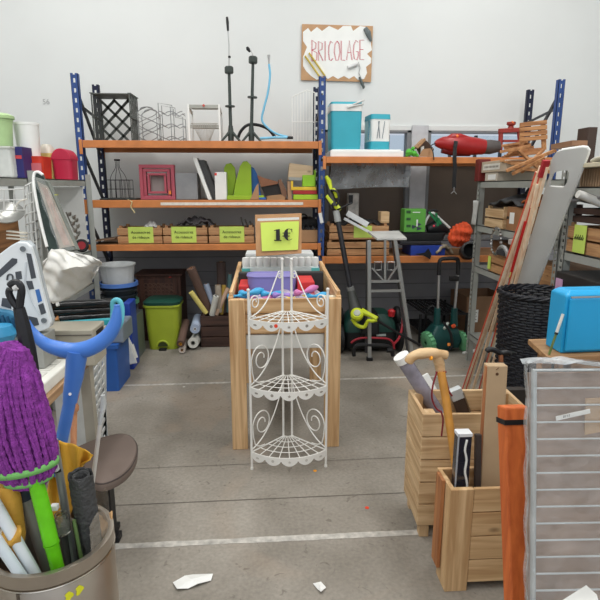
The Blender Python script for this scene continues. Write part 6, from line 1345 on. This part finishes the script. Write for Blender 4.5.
t = thing('step_stool', 'white plastic folded step stool leaning by the blue crate', 'stool', G(130,365)); q = [P(125,337,4.2), P(129,336,4.2), P(137.5,363,4.12), P(128,365,4.12)]
plate([V((p.x,p.y,max(p.z,.002))) for p in q], .03, 'side_panel', mat((222,222,218),.5), t, bevel=.004); MB().bar(P(130,340,4.24), P(136,358,4.2), .02, .05, (0,1,0)).build('front_edge', WHITE, t)
# laundry basket
t = thing('laundry_basket', 'tall white plastic laundry basket with rows of oval holes behind the blue hoop', 'basket', (-1.12, 2.75, 0))
LB = mat((206,208,206),.5); LB2 = mat((176,180,182),.5)
c1, c2, c3 = P(96,346,2.60), P(105,340,2.78), P(60,348,2.6)
zt3 = .715; xa, xb = P(60,350,2.6).x, P(89,350,2.6).x; e0, e1 = V((xb, 2.60, 0)), V((P(106,350,2.95).x, 2.95, 0))
MB().bar(V((xa-.05, 2.60, zt3/2)), V((xb, 2.60, zt3/2)), .012, zt3).build('front_wall', LB, t)
d = e1-e0; mb = MB(); L_ = d.length; u_ = d.normalized()
def wp(s, z): return e0+u_*s+V((-.05*(1-z/zt3), 0, z))
nc, nr = 4, 12
for k in range(nc+1): s = L_*k/nc; mb.bar(wp(s, .0), wp(s, zt3), .006, .008 if 0 < k < nc else .02, (1,0,0))
for j in range(nr+1): z = .03+(zt3-.04)*j/nr; mb.bar(wp(0, z-.006), wp(L_, z+.006), .006, .020)
mb.build('slotted_side', LB, t); MB().bar(wp(0, zt3+.003), wp(L_, zt3+.003), .02, .014).build('rim', LB, t, bevel=.003); MB().bar(V((xa-.05, 2.60, zt3+.003)), e0+V((0,0,zt3+.003)), .02, .014).build('rim', LB, t, bevel=.003)
MB().bar(V((xa-.05,2.95,zt3/2)), V((e1.x-.03,2.95,zt3/2)), .006, zt3).build('rear_wall', LB2, t); MB().box(xa-.05, xb-.03, 2.62, 2.93, .001, .01).build('bottom', LB2, t)
# stool
t = thing('stool', 'low stool with a grey-brown rounded seat on a black base', 'stool', (P(108,500,2.25).x, 2.25, 0))
c = G(107,463,.40); SM = mat((112,98,90),.75,var=.05)
sh = [G(x, y, .40) for x, y in ((78,446),(92,440),(106,436),(120,433),(130,435),(136.5,442),(137.5,452),(133,464),(124,474),(112,481),(100,484),(90,480),(84,470),(79,458))]
sh = spline(sh+[sh[0]], 4)[:-1]; cc = sum(sh, V())/len(sh)
mb = MB(); rings = []
for s, dz in ((.90,-.045),(.98,-.035),(1.0,-.018),(.985,-.004),(.94,.004),(.6,.008)): rings.append([mb.v(cc+(p-cc)*s+V((0,0,dz))) for p in sh])
for A_, B_ in zip(rings, rings[1:]):
    for k in range(len(A_)): mb.bm.faces.new([A_[k], A_[(k+1)%len(A_)], B_[(k+1)%len(A_)], B_[k]])
mb.bm.faces.new(rings[0][::-1]); mb.bm.faces.new(rings[-1]); mb.build('seat', SM, t, smooth=True)
MB().tube([p+V((0,0,-.004)) for p in [cc+(p-cc)*.975 for p in sh]], .0035, 6, closed=True).build('piping', mat((66,56,52),.7), t)
b = V((cc.x-.03, cc.y, 0)); MB().box(b.x-.03, b.x+.03, b.y-.03, b.y+.03, .03, .36).build('column', BLACK, t, bevel=.003)
MB().box(b.x-.05, b.x+.05, b.y-.025, b.y+.025, 0, .03).build('foot_bar', BLACK, t, bevel=.004); MB().box(b.x-.025, b.x+.025, b.y-.09, b.y+.09, 0, .028).build('foot_bar', BLACK, t, bevel=.004)
o = MB().bar(G(62,500,.0)+V((0,0,.26)), G(52,520,.0)+V((0,0,.26)), .02, .52).build('cream_board', mat((206,192,168),.6)); tag(o, 'cream board standing on the floor behind the metal bin', 'board'); o.location.x -= .25
# ============================================================ METAL BIN
bc = V((-.567, 1.222, 0)); RBn = .148; HB_ = .62
t = thing('metal_bin', 'brushed metal bin in the left foreground holding mops, tubes and sticks', 'bin', bc)
ST = mat((176,166,154),.28,.85,var=.15,scale=5)
MB().lathe([(RBn-.012,.005),(RBn-.012,HB_-.002),(RBn-.008,HB_),(RBn+.002,HB_-.001),(RBn+.002,HB_-.035),(RBn-.004,HB_-.04),(RBn-.004,HB_-.045),(RBn,HB_-.05),(RBn,.0),(0,.0),(0,.008),(RBn-.012,.008)], bc, seg=64).build('bin_body', ST, t, smooth=True)
MB().tube([bc+V((RBn*1.003*math.cos(2*PI*k/64), RBn*1.003*math.sin(2*PI*k/64), HB_-.042)) for k in range(64)], .003, 6, closed=True).build('rolled_bead', mat((190,182,170),.2,1), t, smooth=True)
aa = R(-100); sx_ = bc+V((RBn*math.cos(aa), RBn*math.sin(aa), 0)); MB().bar(sx_+V((0,-.001,.05)), sx_+V((0,-.001,HB_-.045)), .006, .003, (0,1,0)).build('seam', mat((120,112,104),.3,.9), t)
def stick_(mb, c): return c
YW = mat((222,220,40),.5)
for i, (x, y) in enumerate(((70,597),(86,595))):
    q = P(x, y, 1.08); d = V((q.x-bc.x, q.y-bc.y, 0)); d = d.normalized(); p = bc+d*(RBn+.001)+V((0,0,q.z)); u = V((-d.y, d.x, 0))
    pl = [(.009*math.cos(a)*(1+.35*math.cos(3*a)), .012*math.sin(a)*(1+.2*math.sin(2*a))) for a in [2*PI*k/18 for k in range(18)]]
    MB().prism(pl, p-V((0,0,.012)), u, (0,0,1), .0012).build('yellow_sticker', YW, t)
# ---- clear liner bag edge
o = MB().surf(lambda u, v: bc+V(((RBn-.016+.01*v)*math.cos(R(-30+150*u)), (RBn-.016+.01*v)*math.sin(R(-30+150*u)), .40+.29*v+.02*math.sin(u*20)*v)), 40, 8).build('liner_bag', mat((196,186,170),.15,alpha=.35,bump=1,scale=18), smooth=True); tag(o, 'clear plastic liner rising above the far rim of the metal bin', 'bag')
def inbin(label, name, cat, top, Yt, low, Yl, r, m, group=None, rt=None, seg=14):
    """a pole from a seen point near its top down through a seen low point and on to the bin floor"""
    a, b = P(*top, Yt), P(*low, Yl); d = (b-a); s = (.03-a.z)/d.z; e = a+d*s
    e2 = V((e.x-bc.x, e.y-bc.y, 0))
    if e2.length > .115: e2 = e2.normalized()*.115
    e = V((bc.x+e2.x, bc.y+e2.y, .03)); t = thing(name, label, cat, e, group); return t, a, b, e
def pole(label, name, cat, top, Yt, low, Yl, r, m, part='pole_body', group=None):
    t, a, b, e = inbin(label, name, cat, top, Yt, low, Yl, r, m, group); MB().tube([a, b, e], r, 16).build(part, m, t, smooth=True); return t, a, b, e
t, a, b, e = pole('white tube leaning to the left in the metal bin, nearer the middle', 'white_tube', 'tube', (-8,498), 1.12, (34,572), 1.13, .0135, mat((216,222,226),.4), group='white tubes in the metal bin')
t, a, b, e = pole('white tube lowest at the left edge of the metal bin', 'white_tube', 'tube', (-10,530), 1.10, (22,577), 1.10, .0125, mat((206,216,222),.4), group='white tubes in the metal bin')
t, a, b, e = pole('grey telescopic tube with black collar between the ochre roll and green handle', 'grey_tube', 'tube', (21,486), 1.20, (46,562), 1.20, .0155, mat((132,130,124),.4,.3), )
MB().tube([P(20.5,482,1.199), P(25,499,1.199)], .0175, 14).build('black_collar', mat((40,48,62),.4), t); 
t, a, b, e = pole('thin dark-edged silver rod beside the lime green handle', 'silver_rod', 'rod', (28,480), 1.24, (46,548), 1.22, .007, CHROME)
OCH = mat((206,156,62),.7,bump=.5,var=.12,scale=16)
t, a, b, e = inbin('ochre yellow rolled cloth wrapped around a stick in the metal bin', 'rolled_cloth', 'cloth', (8,484), 1.16, (17,540), 1.17, .02, OCH)
MB().tube([a, a.lerp(b,.3), a.lerp(b,.9), b+V((0,0,-.02))], [.020,.0235,.022,.014], 16).build('rolled_part', OCH, t, smooth=True); MB().surf(lambda u, v: P(2+19*u, 525+22*v, 1.13+.02*math.sin(u*3+v*4)), 12, 8).build('loose_flap', OCH, t, smooth=True, solid=.004)
MB().tube([b, b.lerp(e,.5), e], .012, 10).build('inner_stick', mat((170,130,70),.6), t)
# lime green mop handle
t, a, b, e = inbin('bright lime green bottle-like mop sleeve standing in the metal bin', 'mop_sleeve', 'mop', (33,470), 1.14, (57,566), 1.15, .02, None)
LGM = mat((108,206,26),.4,var=.1,scale=18,bump=.2); m1, m2 = P(37,486,1.145), P(51,542,1.15)
MB().tube([a, m1, P(44,513,1.148), m2], [0.0165,.0175,.018,.018], 18).build('upper_sleeve', LGM, t, smooth=True); MB().tube([m2.lerp(m1,-.02), P(52,546,1.15), b, e], [.019,.0165,.0155,.015], 18).build('lower_sleeve', LGM, t, smooth=True)
# purple mop: dense strands
t = thing('purple_mop', 'upturned purple string mop with pale green bands above the metal bin', 'mop', P(30,480,1.12))
PM = mat((136,56,148),.9,var=.3,scale=60,bump=.6)
top = P(20,348,1.10); 
mopc = [(15,343,.004),(14,348,.033),(10,370,.062),(12,400,.078),(16,430,.088),(22,455,.086),(27,472,.072),(30,484,.040)]
def mopring(s, ang, rr=1):
    i = min(len(mopc)-2, int(s*(len(mopc)-1))); f = s*(len(mopc)-1)-i; x = mopc[i][0]*(1-f)+mopc[i+1][0]*f; y = mopc[i][1]*(1-f)+mopc[i+1][1]*f; r = mopc[i][2]*(1-f)+mopc[i+1][2]*f
    c = P(x, y, 1.16); ax = (P(mopc[min(i+1,7)][0], mopc[min(i+1,7)][1], 1.16)-P(mopc[i][0], mopc[i][1], 1.16)).normalized(); u = ax.cross(V((0,1,0))).normalized(); w_ = ax.cross(u)
    return c+(u*math.cos(ang)+w_*math.sin(ang)*.62)*r*rr*.92
MB().surf(lambda u, v: mopring(v*.999, 2*PI*u, .88), 32, 24).build('mop_core', PM, t, smooth=True)
mb = MB(); rnd = random.Random(4)
for k in range(64):
    a0 = 2*PI*k/64+rnd.uniform(-.03,.03); wob = rnd.uniform(0,6); N = 44
    pts = [mopring(j/N*.999, a0-.45*j/N+.07*math.sin(j/N*7+wob), .96+.05*math.sin(j/N*9+wob)) for j in range(N+1)]
    mb.tube(pts, [.0052*(1+.18*(-1)**j) for j in range(N+1)], 6)
mb.build('strands', PM, t, smooth=True)
GBn = mat((122,190,104),.7)
for s, w_ in ((.80, .008), (.925, .007)):
    mb = MB(); ra = [mopring(s-.008*0, 2*PI*k/40, 1.075) for k in range(40)]; ax = (mopring(s+.02,0,0)-mopring(s,0,0)).normalized()*w_
    v0 = [mb.v(p-ax) for p in ra]; v1 = [mb.v(p+ax) for p in ra]
    for k in range(40): mb.bm.faces.new([v0[k], v0[(k+1)%40], v1[(k+1)%40], v1[k]])
    mb.build('green_band', GBn, t, smooth=True, solid=.003)
# black tool head + grey pole
t = thing('mop_clamp', 'black plastic mop clamp on a white pole before the organizer case', 'mop', P(40,470,1.2))
BK2 = mat((28,28,32),.45,var=.2,scale=30)
MB().tube([P(19,308,1.18), P(23,325,1.18), P(28,350,1.18), P(31,370,1.18), P(33.5,398,1.18)], [.013,.016,.0185,.0185,.0175], 8).build('clamp_body', BK2, t, smooth=True)
MB().tube(spline([P(10,289,1.18), P(9,293,1.18), P(12,300,1.18), P(17,307,1.18)],3), .008, 8).build('clamp_jaw', BK2, t, smooth=True)
MB().tube(spline([P(10,286,1.18), P(14,283,1.18), P(19,284,1.18), P(21.5,290,1.18), P(20.5,299,1.18), P(19.5,308,1.18)],3), .009, 8).build('clamp_jaw', BK2, t, smooth=True)
MB().tube([P(14,289,1.17), P(17,287,1.17)], .006, 8).build('rivet', mat((200,200,200),.3), t)
WP = mat((196,198,200),.4); a, b = P(33,396,1.19), P(60,475,1.25); MB().tube([P(31,398,1.185), P(42,425,1.2), P(50,452,1.22), P(56,470,1.23)], .009, 12).build('white_pole', WP, t, smooth=True)
t, a, b, e = pole('long grey metal pole passing behind the purple mop down into the bin', 'grey_pole', 'pole', (54,440), 1.25, (71,545), 1.25, .010, mat((150,154,152),.3,.5)); MB().tube([P(57.5,468,1.249), P(58,471,1.249)], .0115, 12).build('black_ring', BLACK, t)
# blue hoop/squeegee
BLU = mat((72,124,206),.35,var=.05)
t = thing('blue_crutch', 'blue plastic Y-shaped crutch top with a wide curved fork', 'crutch', P(62,440,1.35)); Yc = 1.35
MB().tube(spline([P(27,321,Yc), P(33,332,Yc), P(44,343,Yc), P(58,348.5,Yc), P(75,351,Yc), P(92,347,Yc), P(107,337,Yc), P(115,324,Yc), P(117,312,Yc), P(117,305,Yc)],4), [.008+.0145*math.sin(PI*min(1, max(0, (i-1)/34)))**1.1 for i in range(37)], 14).build('fork', BLU, t, smooth=True)
MB().tube([P(77,350,Yc), P(76,362,Yc), P(74,378,Yc), P(71,393,Yc), P(70,402,Yc)], [.028,.0255,.0235,.020,.0185], 14).build('socket', BLU, t, smooth=True)
MB().tube([P(70,400,Yc), P(66,420,Yc), P(61,443,Yc), P(55,475,1.33)], .0165, 14).build('tube', BLU, t, smooth=True); MB().tube([P(70,394,Yc-.02), P(70,394.2,Yc-.024)], .004, 8).build('rivet', WHITE, t)
# turned wooden spindle
t, a, b, e = inbin('turned wooden spindle standing between the blue tube and the laundry basket', 'wooden_spindle', 'stick', (77,384), 1.42, (73,450), 1.40, .01, None); SPW = wood((176,112,76),(206,146,104),'z',knots=False)
MB().tube([P(77.5,383,1.42), P(76,395,1.42), P(74.8,403,1.42), P(74.5,406,1.42), P(74.5,410,1.42), P(74.3,412,1.42), P(73.8,416,1.42), P(73.6,440,1.4), P(73,455,1.38), e], [.006,.009,.007,.012,.012,.008,.009,.0085,.0085,.008], 14).build('spindle_body', SPW, t, smooth=True)
# thin clear rod
t, a, b, e = pole('thin pale translucent rod with a clear clip leaning at the right of the bin', 'thin_rod', 'rod', (100,425), 1.40, (93,480), 1.36, .006, mat((188,184,178),.35))
MB().tube([P(103,395,1.42), P(103.5,404,1.42), P(102,412,1.41), P(100,426,1.40)], [.006,.010,.007,.006], 10).build('clear_clip', mat((206,208,206),.2,trans=.3), t, smooth=True)
# yellow cloth
YC = mat((222,168,52),.75,var=.08,bump=.2)
t = thing('yellow_cloth', 'mustard yellow cloth hanging out of the bin over the poles', 'cloth', P(70,520,1.27))
cl = [[(54,438),(51,470),(46,500),(50,530)],[(62,442),(62,475),(58,505),(60,530)],[(73,444),(73,468),(68,495),(68,520)],[(84,449),(80,462),(78,480),(76,500)],[(93,455),(90,460),(82,463),(80,470)]]
def ycl(u, v):
    i = min(3, int(u*4)); f = u*4-i; j = min(2, int(v*3)); g = v*3-j; L = lambda a, b: V((a[0], a[1])).to_2d()
    A = V(cl[i][j]).lerp(V(cl[i+1][j]), f); B = V(cl[i][j+1]).lerp(V(cl[i+1][j+1]), f); q = A.lerp(B, g); return P(q.x, q.y, 1.315+.018*math.sin(u*8+v*2)+.01*math.sin(u*19-v*5))
MB().surf(ycl, 36, 30).build('cloth_body', YC, t, smooth=True, solid=.003)
# rolled dark grey sandpaper/mesh
t, a, b, e = inbin('dark grey rolled mesh with a ragged open top in the metal bin', 'mesh_roll', 'roll', (80,477), 1.22, (92,555), 1.24, .03, None); GY = mat((70,70,70),.8,var=.25,scale=30,bump=.8)
a = P(80.5,474,1.22); b = P(91,545,1.24); d = (b-a); Lm = d.length; Mq = d.normalized().to_track_quat('Z','Y').to_matrix()
MB().surf(lambda u, v: a+Mq @ V(((.0285+.0015*math.sin(u*12*PI)+.0008*math.sin(v*70))*math.cos(2*PI*u*1.35), (.0285+.0015*math.sin(u*12*PI)-.004*u)*math.sin(2*PI*u*1.35), (v*Lm*1.25+.003*math.sin(u*40)*(1-v)))), 60, 60).build('rolled_sheet', GY, t, smooth=True, solid=.0015)
MB().surf(lambda u, v: a+Mq @ V(((.021-.004*u)*math.cos(2*PI*u*1.6+1), (.021-.004*u)*math.sin(2*PI*u*1.6+1), v*Lm+.003)), 50, 10).build('inner_layer', GY, t, smooth=True, solid=.0015)
# glass jar & bag, small stuff
t = thing('glass_jar', 'small glass jar held upright between the poles in the bin', 'jar', P(60,525,1.24)); 
q = P(62,524,1.21); MB().lathe([(0,0),(.018,0),(.020,.008),(.020,.035),(.015,.045),(.015,.055),(.013,.055),(.018,.034),(.017,.006),(0,.005)], q+V((0,0,-.025)), seg=24).build('jar_body', mat((214,216,206),.08,trans=.9), t, smooth=True)
q = P(54,508,1.2); MB().box(q.x-.008, q.x+.010, 1.195, 1.21, q.z-.006, q.z+.008).build('white_cap', WHITE, t, bevel=.002)
t, a, b, e = pole('dark green thin stick beside the mesh roll', 'green_stick', 'stick', (74,520), 1.20, (80,552), 1.20, .0045, mat((96,120,70),.5))
t, a, b, e = pole('dark grey stick right of the lime sleeve', 'dark_stick', 'stick', (63,525), 1.24, (67,555), 1.24, .009, mat((70,70,66),.5))
t, a, b, e = pole('second dark grey stick next to the glass jar', 'dark_stick', 'stick', (70,520), 1.26, (74,552), 1.26, .009, mat((84,84,78),.5))
o = MB().surf(lambda u, v: P(93+19*u, 510+22*v+6*math.sin(u*3), 1.30+.02*math.sin(v*4+u*3)), 12, 10).build('kraft_paper', mat((200,160,112),.7,bump=.4), smooth=True, solid=.003); tag(o, 'crumpled kraft paper in the right side of the metal bin', 'paper')
o = MB().tube([P(-6,470,1.24), P(12,472,1.24), P(20,520,1.22)], .02, 10).build('teal_handle', mat((28,110,116),.4), smooth=True); tag(o, 'teal plastic piece behind the ochre cloth at the left edge', 'piece')
o = MB().tube([P(8,545,1.25), P(26,560,1.22), P(33,585,1.18)], .008, 10).build('brown_stick', mat((150,96,50),.5), smooth=True); tag(o, 'brown stick low between the white tubes', 'stick')
# ============================================================ ORGANIZER CASE
t = thing('organizer_case', 'white plastic organizer case with dark latches leaning on the left table', 'case', P(30,330,1.9)); Y = 1.90
cq = [(-14,268),(17,242),(33,244),(50,325),(44,330),(20,335),(-14,320)]
def cplate(pts, Y, th, name, m, parent, bevel=.004, off=0):
    pp = [P(x, y, Y-off) for x, y in pts]; o_ = pp[0]; return MB().prism([(p.x-o_.x, p.z-o_.z) for p in pp], (o_.x, Y-off+th, o_.z), (1,0,0), (0,0,1), th).build(name, m, parent, bevel=bevel)
cs = [(-14,265),(-2,255),(10,246),(18,242),(26,242.5),(31,247),(35,260),(41,285),(47,308),(51,322),(49,328),(42,331),(34,333),(20,318),(8,312),(-14,306)]
cplate([(x+1.5, y-1.2) for x, y in cs], Y, .03, 'clear_lid', mat((196,204,208),.2,alpha=.6), t, off=-.012)
cplate(cs, Y, .035, 'case_body', mat((226,230,232),.4,var=.03), t)
DK = mat((74,78,84),.4)
for nm, pts in (('long_recess',[(-8,277),(12,258),(17,259),(17,263),(-8,284)]),('side_recess',[(26,253),(31,254),(36,278),(31,279)]),('latch',[(26,281),(32,281),(34,289),(28,290)]),('latch',[(15,272),(21,271),(22,279),(16,280)]),('latch',[(2,298),(12,299),(11,309),(1,306)]),('lower_recess',[(38,305),(43,303),(46,313),(41,315)]),('corner_recess',[(28,316),(37,318),(39,325),(31,327)])): cplate(pts, Y, .004, nm, DK, t, .001, .002)
cplate([(35,290),(39,289),(42,301),(38,303)], Y, .004, 'blue_insert', mat((60,110,176),.4), t, .001, .002)
for x, y in ((23,249),(44,320.5)): q = P(x, y, Y-.003); MB().lathe([(0,0),(.010,0),(.010,.003),(.006,.003),(.006,.001),(0,.001)], q, Matrix.Rotation(PI/2,3,'X'), 18).build('corner_stud', mat((120,126,130),.4), t)
MB().tube(spline([P(7,280,Y-.004), P(8,275,Y-.004), P(12,275,Y-.004), P(13,280,Y-.004)],3), .003, 6).build('hook', DK, t)
MB().tube([P(26,262,Y-.002), P(25,282,Y-.002), P(33,303,Y-.002), P(40,315,Y-.002)], .004, 6).build('moulded_rib', mat((206,212,216),.4), t, smooth=True)
t = thing('blue_tool_tray', 'blue ribbed plastic tray and bowl below the organizer case at the left edge', 'tray', P(6,330,1.86)); LBm = mat((46,134,176),.35)
cplate([(-14,308),(8,312),(20,318),(26,328),(20,336),(-14,334)], 1.86, .03, 'tray_body', mat((64,126,160),.35), t)
mb = MB()
for k in range(6): mb.bar(P(-8+5*k, 313+1.2*k, 1.855), P(-4+5*k, 324+1*k, 1.855), .006, .008, (0,1,0))
mb.build('ribs', mat((40,84,116),.4), t)
MB().lathe([(0,-.04),(.04,-.03),(.053,0),(.04,.03),(0,.04)], P(0,334,1.80), seg=24).build('round_end', LBm, t, smooth=True)
o = MB().tube([G(8,352,.86), G(40,349,.86), G(60,347,.86)], .012, 10).build('clear_bottle', mat((190,206,210),.15,trans=.5), smooth=True); tag(o, 'clear plastic bottle lying on the table under the blue fork', 'bottle')

o = MB().box(P(-20,340,1.86).x, P(42,340,1.86).x, 1.86, 1.98, zt+.05, P(20,334,1.9).z).build('grey_box', mat((150,150,144),.5), bevel=.004); tag(o, 'low grey box carrying the organizer case on the white tray', 'box')

# ============================================================ render look
SC.view_settings.view_transform = 'Standard'; SC.view_settings.look = 'None'; SC.view_settings.exposure = -0.2; SC.view_settings.gamma = 1
SC.view_settings.use_curve_mapping = False
